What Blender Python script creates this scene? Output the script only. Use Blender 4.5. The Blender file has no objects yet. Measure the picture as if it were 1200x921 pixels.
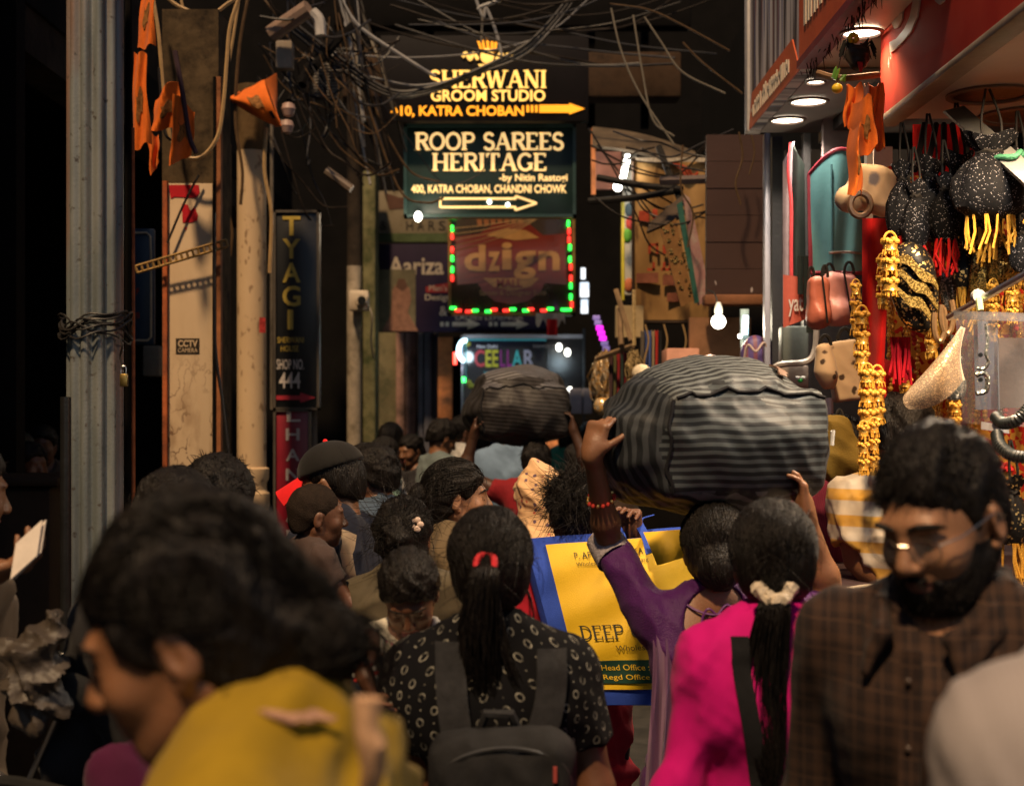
import bpy, math, random
import numpy as np
from mathutils import Vector, Matrix, Euler, noise as mnoise
R = math.radians
random.seed(7); np.random.seed(7)
scn = bpy.context.scene
COL = scn.collection
# ------------------------------------------------------------------ camera, world, sun, exposure
FPX, CX, HY, EYE = 1667.0, 600.0, 484.0, 1.75      # focal length in photo pixels, principal x, horizon row, eye height
cam_d = bpy.data.cameras.new('camera'); cam = bpy.data.objects.new('camera', cam_d); COL.objects.link(cam)
cam.location = (0, 0, EYE); cam.rotation_euler = (R(90), 0, 0)
cam_d.sensor_width = 36; cam_d.lens = 36 * FPX / 1200
cam_d.shift_y = (HY - 460.5) / 1200
cam_d.clip_start = .05; cam_d.clip_end = 400
cam_d.dof.use_dof = True; cam_d.dof.focus_distance = 4.4; cam_d.dof.aperture_fstop = 3.4; cam_d.dof.aperture_blades = 8
scn.camera = cam
world = bpy.data.worlds.new('World'); scn.world = world; world.use_nodes = True
wn = world.node_tree.nodes; bg = wn['Background']
sky = wn.new('ShaderNodeTexSky'); sky.sky_type = 'NISHITA'; sky.sun_disc = False
SUN_EL, SUN_ROT = R(56), R(199)                     # late light from high behind the camera, slightly to its left
sky.sun_elevation = SUN_EL; sky.sun_rotation = SUN_ROT
world.node_tree.links.new(sky.outputs[0], bg.inputs[0]); bg.inputs[1].default_value = 0.05
sl = bpy.data.lights.new('sun', 'SUN'); sl.energy = 4.3; sl.angle = R(4); sl.color = (1, .68, .38)
sun = bpy.data.objects.new('sun', sl); COL.objects.link(sun)
sd = Vector((math.sin(SUN_ROT) * math.cos(SUN_EL), math.cos(SUN_ROT) * math.cos(SUN_EL), math.sin(SUN_EL)))   # towards the sun
sun.rotation_euler = sd.to_track_quat('Z', 'Y').to_euler(); sun.location = sd * 30
scn.view_settings.view_transform = 'Standard'; scn.view_settings.look = 'None'
scn.view_settings.exposure = 0.0; scn.view_settings.gamma = 1
scn.render.engine = 'CYCLES'
scn.cycles.use_denoising = True; scn.cycles.max_bounces = 5; scn.cycles.diffuse_bounces = 3
scn.cycles.caustics_reflective = False; scn.cycles.caustics_refractive = False
scn.cycles.sample_clamp_indirect = 4

# ------------------------------------------------------------------ placing and tagging
def P(x, y, d): return Vector(((x - CX) / FPX * d, d, EYE - (y - HY) / FPX * d))
WL = {}                                             # world origin of each (unrotated) root
def tag(o, label=None, cat=None, group=None, kind=None):
    if label: o['label'] = label
    if cat: o['category'] = cat
    if group: o['group'] = group
    if kind: o['kind'] = kind
    return o
def thing(name, label, cat, loc, group=None):
    o = bpy.data.objects.new(name, None); COL.objects.link(o); o.location = loc
    o.empty_display_size = .05
    WL[o.name] = Vector(loc)
    return tag(o, label, cat, group)
def origin(o):
    v = Vector((0, 0, 0))
    while o is not None: v = v + Vector(o.location); o = o.parent
    return v
def link_mesh(name, me, m, parent=None):
    o = bpy.data.objects.new(name, me); COL.objects.link(o)
    if parent: o.parent = parent
    for k in (m if isinstance(m, (list, tuple)) else [m]):
        if k: me.materials.append(k)
    return o
def copy_tree(o, off=None, rz=None, parent=None):
    c = o.copy(); COL.objects.link(c)
    if parent is not None: c.parent = parent
    if off is not None: c.location = Vector(off)
    if rz is not None: c.rotation_euler.z = rz
    for ch in [k for k in COL.objects if k.parent == o]: copy_tree(ch, None, None, c)
    return c

# ------------------------------------------------------------------ materials
MATS = {}
def nodes(name):
    m = bpy.data.materials.new(name); m.use_nodes = True
    nt = m.node_tree; b = nt.nodes['Principled BSDF']
    return m, nt, b
def setin(b, k, v):
    if k in b.inputs: b.inputs[k].default_value = v
def M(name, col, rough=.7, var=.18, vs=9, bump=.15, bs=60, metal=0, sheen=0, spec=.5, stretch=(1, 1, 1), stain=None, stains=4, em=0, sub=0, coat=0, alpha=1):
    if name in MATS: return MATS[name]
    m, nt, b = nodes(name); N, L = nt.nodes, nt.links
    tc = N.new('ShaderNodeTexCoord'); mp = N.new('ShaderNodeMapping'); mp.inputs['Scale'].default_value = stretch
    L.new(tc.outputs['Object'], mp.inputs[0])
    nz = N.new('ShaderNodeTexNoise'); nz.inputs['Scale'].default_value = vs; nz.inputs['Detail'].default_value = 5; nz.inputs['Roughness'].default_value = .62
    L.new(mp.outputs[0], nz.inputs['Vector'])
    cr = N.new('ShaderNodeValToRGB'); c = Vector(col[:3])
    cr.color_ramp.elements[0].position = .3; cr.color_ramp.elements[1].position = .72
    cr.color_ramp.elements[0].color = (*(c * (1 - var)), 1); cr.color_ramp.elements[1].color = (*[min(1, v * (1 + var)) for v in c], 1)
    L.new(nz.outputs['Fac'], cr.inputs[0]); out = cr.outputs[0]
    if stain:
        n2 = N.new('ShaderNodeTexNoise'); n2.inputs['Scale'].default_value = stains; n2.inputs['Detail'].default_value = 8; n2.inputs['Roughness'].default_value = .7
        L.new(mp.outputs[0], n2.inputs['Vector'])
        r2 = N.new('ShaderNodeValToRGB'); r2.color_ramp.elements[0].position = .48; r2.color_ramp.elements[1].position = .66
        L.new(n2.outputs['Fac'], r2.inputs[0])
        mx = N.new('ShaderNodeMixRGB'); mx.inputs[2].default_value = (*stain, 1)
        L.new(r2.outputs[0], mx.inputs[0]); L.new(out, mx.inputs[1]); out = mx.outputs[0]
    L.new(out, b.inputs['Base Color'])
    if sheen: spec = .18
    elif rough >= .6 and spec == .5: spec = .14
    b.inputs['Roughness'].default_value = rough; b.inputs['Metallic'].default_value = metal
    setin(b, 'Specular IOR Level', spec); setin(b, 'Sheen Weight', sheen * .4); setin(b, 'Subsurface Weight', sub); setin(b, 'Coat Weight', coat)
    if sub: setin(b, 'Subsurface Scale', .01)
    if alpha < 1: b.inputs['Alpha'].default_value = alpha
    if em:
        L.new(out, b.inputs['Emission Color']); b.inputs['Emission Strength'].default_value = em
    if bump:
        n3 = N.new('ShaderNodeTexNoise'); n3.inputs['Scale'].default_value = bs; n3.inputs['Detail'].default_value = 4
        L.new(mp.outputs[0], n3.inputs['Vector'])
        bp = N.new('ShaderNodeBump'); bp.inputs['Strength'].default_value = min(1, bump * 2); bp.inputs['Distance'].default_value = .004
        L.new(n3.outputs['Fac'], bp.inputs['Height']); L.new(bp.outputs[0], b.inputs['Normal'])
    MATS[name] = m; return m
def E(name, col, s):                                # something that gives off light
    if name in MATS: return MATS[name]
    m, nt, b = nodes(name); b.inputs['Base Color'].default_value = (*[min(.8, c) for c in col], 1)
    nz = nt.nodes.new('ShaderNodeTexNoise'); nz.inputs['Scale'].default_value = 40
    mr = nt.nodes.new('ShaderNodeMapRange'); mr.inputs[3].default_value = s * .8; mr.inputs[4].default_value = s * 1.2
    nt.links.new(nz.outputs['Fac'], mr.inputs[0]); nt.links.new(mr.outputs[0], b.inputs['Emission Strength'])
    b.inputs['Emission Color'].default_value = (*col, 1)
    MATS[name] = m; return m
class G:                                            # tiny node-graph writer on object coordinates
    def __init__(s, name, rough=.7, sheen=0, bump=0, bs=300):
        s.m, s.nt, s.b = nodes(name); s.N, s.L = s.nt.nodes, s.nt.links
        tc = s.N.new('ShaderNodeTexCoord'); s.co = tc.outputs['Object']
        sp = s.N.new('ShaderNodeSeparateXYZ'); s.L.new(s.co, sp.inputs[0]); s.x, s.y, s.z = sp.outputs
        s.b.inputs['Roughness'].default_value = rough; setin(s.b, 'Sheen Weight', sheen * .5); setin(s.b, 'Specular IOR Level', .22 if sheen else .4)
        if bump:
            n = s.noise(bs, 3); bp = s.N.new('ShaderNodeBump'); bp.inputs['Strength'].default_value = bump; bp.inputs['Distance'].default_value = .003
            s.L.new(n, bp.inputs['Height']); s.L.new(bp.outputs[0], s.b.inputs['Normal'])
        MATS[name] = s.m
    def put(s, sock, v):
        if hasattr(v, 'links'): s.L.new(v, sock)
        else: sock.default_value = v
    def op(s, o, a, b=0.0, c=0.0):
        n = s.N.new('ShaderNodeMath'); n.operation = o
        for i, v in enumerate((a, b, c)): s.put(n.inputs[i], v)
        return n.outputs[0]
    def noise(s, sc, det=4, vec=None, stretch=None):
        n = s.N.new('ShaderNodeTexNoise'); n.inputs['Scale'].default_value = sc; n.inputs['Detail'].default_value = det
        v = vec or s.co
        if stretch:
            mp = s.N.new('ShaderNodeMapping'); mp.inputs['Scale'].default_value = stretch; s.L.new(v, mp.inputs[0]); v = mp.outputs[0]
        s.L.new(v, n.inputs['Vector']); return n.outputs['Fac']
    def vor(s, sc, feat='F1', out='Distance', vec=None):
        n = s.N.new('ShaderNodeTexVoronoi'); n.inputs['Scale'].default_value = sc; n.feature = feat
        s.L.new(vec or s.co, n.inputs['Vector']); return n.outputs[out]
    def comb(s, x, y, z):
        n = s.N.new('ShaderNodeCombineXYZ')
        for i, v in enumerate((x, y, z)): s.put(n.inputs[i], v)
        return n.outputs[0]
    def mix(s, f, a, b):
        n = s.N.new('ShaderNodeMixRGB'); s.put(n.inputs[0], f)
        s.put(n.inputs[1], (*a, 1) if isinstance(a, tuple) else a); s.put(n.inputs[2], (*b, 1) if isinstance(b, tuple) else b)
        return n.outputs[0]
    def step(s, v, lo, hi):
        n = s.N.new('ShaderNodeMapRange'); s.put(n.inputs[0], v); n.inputs[1].default_value = lo; n.inputs[2].default_value = hi
        return n.outputs[0]
    def base(s, c): s.put(s.b.inputs['Base Color'], (*c, 1) if isinstance(c, tuple) else c); return s.m

# ------------------------------------------------------------------ plain mesh builder (world coordinates)
class MB:
    def __init__(s): s.v = []; s.f = []; s.mi = []
    def add(s, vs, fs, mi=0):
        n = len(s.v); s.v += [Vector(p) for p in vs]; s.f += [tuple(i + n for i in f) for f in fs]; s.mi += [mi] * len(fs); return s
    def box(s, a, b, mi=0, bev=0):
        x0, y0, z0 = (min(a[i], b[i]) for i in range(3)); x1, y1, z1 = (max(a[i], b[i]) for i in range(3))
        e = min(bev, (x1 - x0) / 3, (y1 - y0) / 3, (z1 - z0) / 3) if bev else 0
        if not e:
            vs = [(x, y, z) for x in (x0, x1) for y in (y0, y1) for z in (z0, z1)]
            return s.add(vs, [(0, 1, 3, 2), (4, 6, 7, 5), (0, 4, 5, 1), (2, 3, 7, 6), (0, 2, 6, 4), (1, 5, 7, 3)], mi)
        import bmesh
        bm = bmesh.new(); bmesh.ops.create_cube(bm, size=1)
        for v in bm.verts: v.co = Vector(((x0 + x1) / 2 + v.co.x * (x1 - x0), (y0 + y1) / 2 + v.co.y * (y1 - y0), (z0 + z1) / 2 + v.co.z * (z1 - z0)))
        bmesh.ops.bevel(bm, geom=bm.edges[:], offset=e, segments=2, profile=.5, affect='EDGES')
        bm.verts.index_update(); s.add([v.co for v in bm.verts], [[v.index for v in f.verts] for f in bm.faces], mi); bm.free(); return s
    def tube(s, pts, r, n=6, cap=True, mi=0, r1=None, rs=None):
        pts = [Vector(p) for p in pts]; m = len(pts); rings = []
        up = Vector((0, 0, 1)); t0 = (pts[1] - pts[0]).normalized()
        u = t0.cross(up if abs(t0.z) < .9 else Vector((1, 0, 0))).normalized()
        for i, p in enumerate(pts):
            t = (pts[min(i + 1, m - 1)] - pts[max(i - 1, 0)]).normalized()
            u = (u - t * u.dot(t)).normalized(); w = t.cross(u)
            rr = rs[i] if rs else (r if r1 is None else r + (r1 - r) * i / (m - 1))
            rings.append([p + (u * math.cos(2 * math.pi * k / n) + w * math.sin(2 * math.pi * k / n)) * rr for k in range(n)])
        vs = [q for g in rings for q in g]
        fs = [(i * n + k, i * n + (k + 1) % n, (i + 1) * n + (k + 1) % n, (i + 1) * n + k) for i in range(m - 1) for k in range(n)]
        if cap: fs += [tuple(range(n))[::-1], tuple((m - 1) * n + k for k in range(n))]
        return s.add(vs, fs, mi)
    def lathe(s, c, prof, n=20, mi=0, axis='z', cap=True, flute=0, nf=0):
        c = Vector(c); vs = []
        for r, h in prof:
            for k in range(n):
                a = 2 * math.pi * k / n; q = r * (1 - flute * abs(math.sin(a * nf / 2)) ** 3) if nf else r
                x, y = q * math.cos(a), q * math.sin(a)
                vs.append(c + Vector({'z': (x, y, h), 'y': (x, h, y), 'x': (h, x, y)}[axis]))
        m = len(prof); fs = [(i * n + k, i * n + (k + 1) % n, (i + 1) * n + (k + 1) % n, (i + 1) * n + k) for i in range(m - 1) for k in range(n)]
        if cap: fs += [tuple(range(n))[::-1], tuple((m - 1) * n + k for k in range(n))]
        return s.add(vs, fs, mi)
    def ell(s, c, r, n=10, mi=0, rot=None):
        c = Vector(c); r = (r, r, r) if not hasattr(r, '__len__') else r; vs = []; h = max(4, n // 2 + 1)
        for i in range(h + 1):
            a = math.pi * i / h
            for k in range(n):
                b = 2 * math.pi * k / n; q = Vector((r[0] * math.sin(a) * math.cos(b), r[1] * math.sin(a) * math.sin(b), r[2] * math.cos(a)))
                vs.append(c + (rot @ q if rot else q))
        return s.add(vs, [(i * n + k, (i + 1) * n + k, (i + 1) * n + (k + 1) % n, i * n + (k + 1) % n) for i in range(h) for k in range(n)], mi)
    def sheet(s, fn, nu, nv, th=.003, mi=0):        # a cloth or paper with real thickness: fn(u, v) -> point
        g = [[Vector(fn(i / nu, j / nv)) for j in range(nv + 1)] for i in range(nu + 1)]; top = []; bot = []
        for i in range(nu + 1):
            for j in range(nv + 1):
                a = g[min(i + 1, nu)][j] - g[max(i - 1, 0)][j]; b = g[i][min(j + 1, nv)] - g[i][max(j - 1, 0)]
                n = a.cross(b); n = n.normalized() if n.length > 1e-9 else Vector((0, 1, 0))
                top.append(g[i][j] + n * th / 2); bot.append(g[i][j] - n * th / 2)
        W = nv + 1; o = len(top); fs = []
        for i in range(nu):
            for j in range(nv):
                q = (i * W + j, (i + 1) * W + j, (i + 1) * W + j + 1, i * W + j + 1); fs += [q, tuple(o + k for k in q[::-1])]
        e = [i * W for i in range(nu + 1)] + [nu * W + j for j in range(1, nv + 1)] + [i * W + nv for i in range(nu - 1, -1, -1)] + [j for j in range(nv - 1, 0, -1)]
        for a, b in zip(e, e[1:] + e[:1]): fs.append((b, a, o + a, o + b))
        return s.add(top + bot, fs, mi)
    def prism(s, poly, y0, y1, mi=0):               # polygon in x,z extruded along y
        n = len(poly); vs = [(x, y0, z) for x, z in poly] + [(x, y1, z) for x, z in poly]
        return s.add(vs, [tuple(range(n)), tuple(range(2 * n - 1, n - 1, -1))] + [(i, i + n, (i + 1) % n + n, (i + 1) % n) for i in range(n)], mi)
    def build(s, name, m, parent=None, smooth=True, label=None, cat=None, group=None, kind=None, ang=35):
        me = bpy.data.meshes.new(name)
        if parent: o = origin(parent)
        else:
            xs = [p.x for p in s.v]; ys = [p.y for p in s.v]; zs = [p.z for p in s.v]
            o = Vector(((min(xs) + max(xs)) / 2, (min(ys) + max(ys)) / 2, min(zs)))
        me.from_pydata([tuple(p - o) for p in s.v], [], s.f)
        ob = link_mesh(name, me, m, parent)
        if not parent: ob.location = o
        if any(s.mi): me.polygons.foreach_set('material_index', s.mi)
        if smooth:
            me.polygons.foreach_set('use_smooth', [True] * len(s.f))
            try: me.set_sharp_from_angle(angle=R(ang))
            except Exception: pass
        return tag(ob, label, cat, group, kind)
def pbox(x0, y0, x1, y1, d, dep, bev=0, mb=None):    # photo rectangle whose front face stands at depth d, dep metres thick
    a, b = P(x0, y0, d), P(x1, y1, d)
    return (mb or MB()).box((a.x, d, a.z), (b.x, d + dep, b.z), bev=bev)
def spline(pts, n=8):
    pts = [Vector(p) for p in pts]
    q = [2 * pts[0] - pts[1]] + pts + [2 * pts[-1] - pts[-2]]; out = []
    for i in range(1, len(q) - 2):
        for k in range(n):
            t = k / n; a, b, c, d = q[i - 1:i + 3]
            out.append(.5 * ((2 * b) + (c - a) * t + (2 * a - 5 * b + 4 * c - d) * t * t + (3 * b - a - 3 * c + d) * t ** 3))
    return out + [pts[-1]]

# ------------------------------------------------------------------ lettering
def text_mesh(s, size, ext=.004, off=0., align='CENTER', shear=0, sx=1):
    cu = bpy.data.curves.new('letters', 'FONT'); cu.body = s; cu.size = size; cu.extrude = ext; cu.offset = off; cu.align_x = align; cu.align_y = 'CENTER'
    cu.shear = shear; cu.resolution_u = 3
    ob = bpy.data.objects.new('letters', cu); COL.objects.link(ob)
    dg = bpy.context.evaluated_depsgraph_get(); me = bpy.data.meshes.new_from_object(ob.evaluated_get(dg))
    bpy.data.objects.remove(ob); bpy.data.curves.remove(cu)
    if sx != 1:
        for v in me.vertices: v.co.x *= sx
    return me
def width(me):
    xs = [v.co.x for v in me.vertices]; return (max(xs) - min(xs)) if xs else .001
FACE = Matrix.Rotation(R(90), 4, 'X')               # lettering plane turned to face the camera
def text(s, x0, y0, x1, y1, d, m, parent, name='lettering', off=0., ext=.003, mat=None, shear=0):
    """flat lettering filling the photo rectangle at depth d"""
    me = text_mesh(s, 1, 0, off, shear=shear); a, b = P(x0, y0, d), P(x1, y1, d)
    xs = [v.co.x for v in me.vertices]; ys = [v.co.y for v in me.vertices]
    w, h = max(xs) - min(xs), max(ys) - min(ys); kx, ky = (b.x - a.x) / w, (a.z - b.z) / h
    mb = MB()
    o = parent and origin(parent)
    for v in me.vertices:
        v.co = Vector((a.x + (v.co.x - min(xs)) * kx, d, b.z + (v.co.y - min(ys)) * ky)) - o
    # give it thickness
    fs = [list(p.vertices) for p in me.polygons]; vs = [v.co.copy() for v in me.vertices]; bpy.data.meshes.remove(me)
    n = len(vs); allv = [tuple(v) for v in vs] + [(v.x, v.y + ext, v.z) for v in vs]
    cnt = {}
    for f in fs:
        for i in range(len(f)): cnt[(f[i], f[(i + 1) % len(f)])] = 1
    side = [(b_, a_, a_ + n, b_ + n) for (a_, b_) in cnt if (b_, a_) not in cnt]
    me = bpy.data.meshes.new(name); me.from_pydata(allv, [], [tuple(f) for f in fs] + side)
    return link_mesh(name, me, m, parent)
# a small serif alphabet: strokes in a unit-high box, (x0, y0, x1, y1, width); arcs as point lists
def _arc(cx, cy, rx, ry, a0, a1, n=14): return [(cx + rx * math.cos(R(a0 + (a1 - a0) * i / n)), cy + ry * math.sin(R(a0 + (a1 - a0) * i / n))) for i in range(n + 1)]
T, H_ = .17, .085                                    # thick and thin stroke
SER = {
 'R': (.72, [([(.15, 0), (.15, 1)], T), ([(.15, .96), (.42, .96)] + _arc(.42, .74, .18, .22, 90, -90, 8) + [(.15, .52)], H_ * 1.5), ([(.38, .52), (.66, 0)], T)], [(.15, 0), (.15, 1), (.66, 0)]),
 'O': (.80, [(_arc(.40, .5, .32, .46, 0, 360, 24), T * .8)], []),
 'P': (.68, [([(.15, 0), (.15, 1)], T), ([(.15, .96), (.42, .96)] + _arc(.42, .72, .19, .24, 90, -90, 8) + [(.15, .48)], H_ * 1.5)], [(.15, 0), (.15, 1)]),
 'S': (.60, [(_arc(.30, .74, .20, .22, 20, 270, 12) + _arc(.30, .26, .22, .24, 90, -160, 12), T * .8)], []),
 'A': (.80, [([(.10, 0), (.38, 1)], H_), ([(.40, 1), (.70, 0)], T), ([(.22, .35), (.58, .35)], H_)], [(.10, 0), (.70, 0)]),
 'E': (.66, [([(.15, 0), (.15, 1)], T), ([(.15, .96), (.56, .96)], H_), ([(.15, .5), (.46, .5)], H_), ([(.15, .04), (.58, .04)], H_), ([(.56, .98), (.56, .80)], H_), ([(.58, .02), (.58, .22)], H_)], [(.15, 0), (.15, 1)]),
 'H': (.84, [([(.16, 0), (.16, 1)], T), ([(.68, 0), (.68, 1)], T), ([(.16, .5), (.68, .5)], H_)], [(.16, 0), (.16, 1), (.68, 0), (.68, 1)]),
 'I': (.36, [([(.18, 0), (.18, 1)], T)], [(.18, 0), (.18, 1)]),
 'T': (.70, [([(.35, 0), (.35, 1)], T), ([(.06, .96), (.64, .96)], H_), ([(.07, .98), (.07, .78)], H_), ([(.63, .98), (.63, .78)], H_)], [(.35, 0)]),
 'G': (.78, [(_arc(.40, .5, .31, .46, 40, 320, 20), T * .8), ([(.66, .42), (.66, .08)], T * .9), ([(.50, .42), (.76, .42)], H_)], []),
 'W': (1.08, [([(.10, 1), (.32, 0)], T), ([(.32, 0), (.52, .95)], H_), ([(.52, .95), (.74, 0)], T), ([(.74, 0), (.98, 1)], H_)], [(.10, 1), (.98, 1)]),
 'N': (.82, [([(.14, 0), (.14, 1)], H_), ([(.14, 1), (.68, 0)], T), ([(.68, 0), (.68, 1)], H_)], [(.14, 0), (.14, 1), (.68, 1)]),
 'K': (.80, [([(.15, 0), (.15, 1)], T), ([(.15, .4), (.66, 1)], H_), ([(.36, .62), (.70, 0)], T)], [(.15, 0), (.15, 1), (.70, 0), (.66, 1)]),
 'D': (.78, [([(.15, 0), (.15, 1)], T), ([(.15, .96), (.32, .96)] + _arc(.32, .5, .36, .46, 90, -90, 14) + [(.15, .04)], T * .7)], [(.15, 0), (.15, 1)]),
 'C': (.74, [(_arc(.40, .5, .31, .46, 45, 315, 20), T * .8)], []),
 ' ': (.40, [], [])}
def serif(s, x0, y0, x1, y1, d, m, parent, name='letter', ext=.01, bold=1., per=True):
    """serif capitals as raised letters, one part each, filling the photo rectangle"""
    a, b = P(x0, y0, d), P(x1, y1, d); tot = sum(SER[c][0] for c in s); kx, kz = (b.x - a.x) / tot, (a.z - b.z)
    cur = 0; al = MB(); k = 0
    for c in s:
        w, st, sf = SER[c]; mb = MB() if per else al
        strokes = [(p, t * bold) for p, t in st] + [([(x - .14, .03 if y == 0 else .97), (x + .14, .03 if y == 0 else .97)], .06) for x, y in sf]
        for pts, t in strokes:
            k += 1; pts = [Vector((px_, 0, py_)) for px_, py_ in pts]; L_ = []; R_ = []
            for i, p in enumerate(pts):
                tg = pts[min(i + 1, len(pts) - 1)] - pts[max(i - 1, 0)]
                if (pts[0] - pts[-1]).length < 1e-4 and i in (0, len(pts) - 1): tg = pts[1] - pts[-2]
                n = Vector((-tg.z, 0, tg.x)).normalized() * t / 2; L_.append(p + n); R_.append(p - n)
            e = ext + (k % 7) * .0004
            def W(q, y): return Vector((a.x + (cur + q.x) * kx, d - e if y else d, b.z + q.z * kz))
            n = len(pts); vs = [W(q, 1) for q in L_] + [W(q, 1) for q in R_] + [W(q, 0) for q in L_] + [W(q, 0) for q in R_]
            fs = []
            for i in range(n - 1):
                fs += [(i, i + 1, n + i + 1, n + i), (i, 2 * n + i, 2 * n + i + 1, i + 1), (n + i, n + i + 1, 3 * n + i + 1, 3 * n + i)]
            fs += [(0, n, 3 * n, 2 * n), (n - 1, 3 * n - 1, 4 * n - 1, 2 * n - 1)]
            mb.add(vs, fs)
        if per and st: mb.build(name, m, parent, smooth=False)
        cur += w
    if not per: al.build(name, m, parent, smooth=False)

# ------------------------------------------------------------------ bodies, cloth and hair: distance fields turned into one continuous mesh
def _axis(lo, hi, coarse, fine):
    out = [lo]; p = lo
    while p < hi:
        st = coarse
        for a, b, r in fine:
            if a - 1e-6 <= p <= b: st = min(st, r)
            elif p < a < p + st: st = min(st, max(a - p, r))
        p += st; out.append(p)
    return np.array(out, np.float32)
class Field:
    def __init__(s, lo, hi, coarse, fine=()):
        s.c = coarse
        s.ax = [_axis(lo[i], hi[i], coarse, [(c[i] - h, c[i] + h, r) for c, h, r in fine]) for i in range(3)]
        s.f = np.full([len(a) for a in s.ax], .5, np.float32)
    def sub(s, lo, hi):
        sl = tuple(slice(max(0, int(np.searchsorted(s.ax[i], lo[i])) - 2), int(np.searchsorted(s.ax[i], hi[i])) + 2) for i in range(3))
        return sl, (s.ax[0][sl[0]][:, None, None], s.ax[1][sl[1]][None, :, None], s.ax[2][sl[2]][None, None, :])
    def comb(s, sl, d, k, op):
        a = s.f[sl]
        if a.size == 0: return
        if op == 'u':
            h = np.maximum(k - np.abs(a - d), 0) / k; s.f[sl] = np.minimum(a, d) - h * h * k * .25
        elif op == 's':
            d = -d; h = np.maximum(k - np.abs(a - d), 0) / k; s.f[sl] = np.maximum(a, d) + h * h * k * .25
    def cone(s, a, b, ra, rb, k=.02, op='u'):
        a, b = np.array(a, float), np.array(b, float); r = max(ra, rb) + k + 2 * s.c
        sl, (X, Y, Z) = s.sub(np.minimum(a, b) - r, np.maximum(a, b) + r)
        ba = b - a; L = max(1e-9, float(ba @ ba))
        t = np.clip(((X - a[0]) * ba[0] + (Y - a[1]) * ba[1] + (Z - a[2]) * ba[2]) / L, 0, 1)
        d = np.sqrt((X - a[0] - t * ba[0]) ** 2 + (Y - a[1] - t * ba[1]) ** 2 + (Z - a[2] - t * ba[2]) ** 2) - (ra + (rb - ra) * t)
        s.comb(sl, d.astype(np.float32), k, op); return s
    def ell(s, c, r, Rm=None, k=.02, op='u'):
        c = np.array(c, float); m = max(r) + k + 2 * s.c
        sl, (X, Y, Z) = s.sub(c - m, c + m); x, y, z = X - c[0], Y - c[1], Z - c[2]
        if Rm is not None:
            x, y, z = (Rm[0][i] * x + Rm[1][i] * y + Rm[2][i] * z for i in range(3))
        k0 = np.sqrt((x / r[0]) ** 2 + (y / r[1]) ** 2 + (z / r[2]) ** 2); k1 = np.sqrt((x / r[0] ** 2) ** 2 + (y / r[1] ** 2) ** 2 + (z / r[2] ** 2) ** 2)
        d = k0 * (k0 - 1) / np.maximum(k1, 1e-6)
        s.comb(sl, d.astype(np.float32), k, op); return s
    def box(s, c, h, rad, Rm=None, k=.01, op='u'):
        c = np.array(c, float); m = math.sqrt(sum(v * v for v in h)) + rad + k + 2 * s.c
        sl, (X, Y, Z) = s.sub(c - m, c + m); x, y, z = X - c[0], Y - c[1], Z - c[2]
        if Rm is not None: x, y, z = (Rm[0][i] * x + Rm[1][i] * y + Rm[2][i] * z for i in range(3))
        qx, qy, qz = np.abs(x) - h[0] + rad, np.abs(y) - h[1] + rad, np.abs(z) - h[2] + rad
        d = np.sqrt(np.maximum(qx, 0) ** 2 + np.maximum(qy, 0) ** 2 + np.maximum(qz, 0) ** 2) + np.minimum(np.maximum(qx, np.maximum(qy, qz)), 0) - rad
        s.comb(sl, d.astype(np.float32), k, op); return s
    def plane(s, n, p, k=.01):                      # keep the side where n.(x-p) < 0
        n = Vector(n).normalized(); X, Y, Z = s.ax[0][:, None, None], s.ax[1][None, :, None], s.ax[2][None, None, :]
        d = (X - p[0]) * n.x + (Y - p[1]) * n.y + (Z - p[2]) * n.z; d = np.broadcast_to(d, s.f.shape).astype(np.float32)
        h = np.maximum(k - np.abs(s.f - d), 0) / k; s.f = np.maximum(s.f, d) + h * h * k * .25; return s
    def endcut(s, e, dr, r):                        # flat end of a sleeve or leg
        e = np.array(e, float); dr = Vector(dr).normalized(); m = r * 2.2
        sl, (X, Y, Z) = s.sub(e - m, e + m); x, y, z = X - e[0], Y - e[1], Z - e[2]
        t = x * dr.x + y * dr.y + z * dr.z; q = np.sqrt(np.maximum(x * x + y * y + z * z - t * t, 0))
        s.f[sl] = np.where((q < r * 1.15) & (t > -.02), np.maximum(s.f[sl], t), s.f[sl]).astype(np.float32); return s
    def minus(s, o, off=0):                         # hollow: take another field of the same grid away
        s.f = np.maximum(s.f, -(o.f + off)); return s
    def mesh(s):
        f = s.f; ins = f < 0; I = ins.astype(np.int8)
        c = sum(I[i:I.shape[0] - 1 + i, j:I.shape[1] - 1 + j, k:I.shape[2] - 1 + k] for i in (0, 1) for j in (0, 1) for k in (0, 1))
        mask = (c > 0) & (c < 8); idx = np.full(mask.shape, -1, np.int32); ii, jj, kk = np.nonzero(mask); n = len(ii); idx[mask] = np.arange(n)
        acc = np.zeros((n, 3)); cnt = np.zeros(n)
        ax = s.ax
        cor = [(i, j, k) for i in (0, 1) for j in (0, 1) for k in (0, 1)]
        for a in cor:
            for d in range(3):
                if a[d]: continue
                b = tuple(a[q] + (q == d) for q in range(3))
                fa = f[ii + a[0], jj + a[1], kk + a[2]]; fb = f[ii + b[0], jj + b[1], kk + b[2]]
                m = (fa < 0) != (fb < 0); t = np.where(m, fa / np.where(m, fa - fb, 1), 0)
                for q, base in enumerate((ii, jj, kk)):
                    pa, pb = ax[q][base + a[q]], ax[q][base + b[q]]; acc[:, q] += np.where(m, pa + (pb - pa) * t, 0)
                cnt += m
        v = acc / np.maximum(cnt, 1)[:, None]; quads = []
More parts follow.
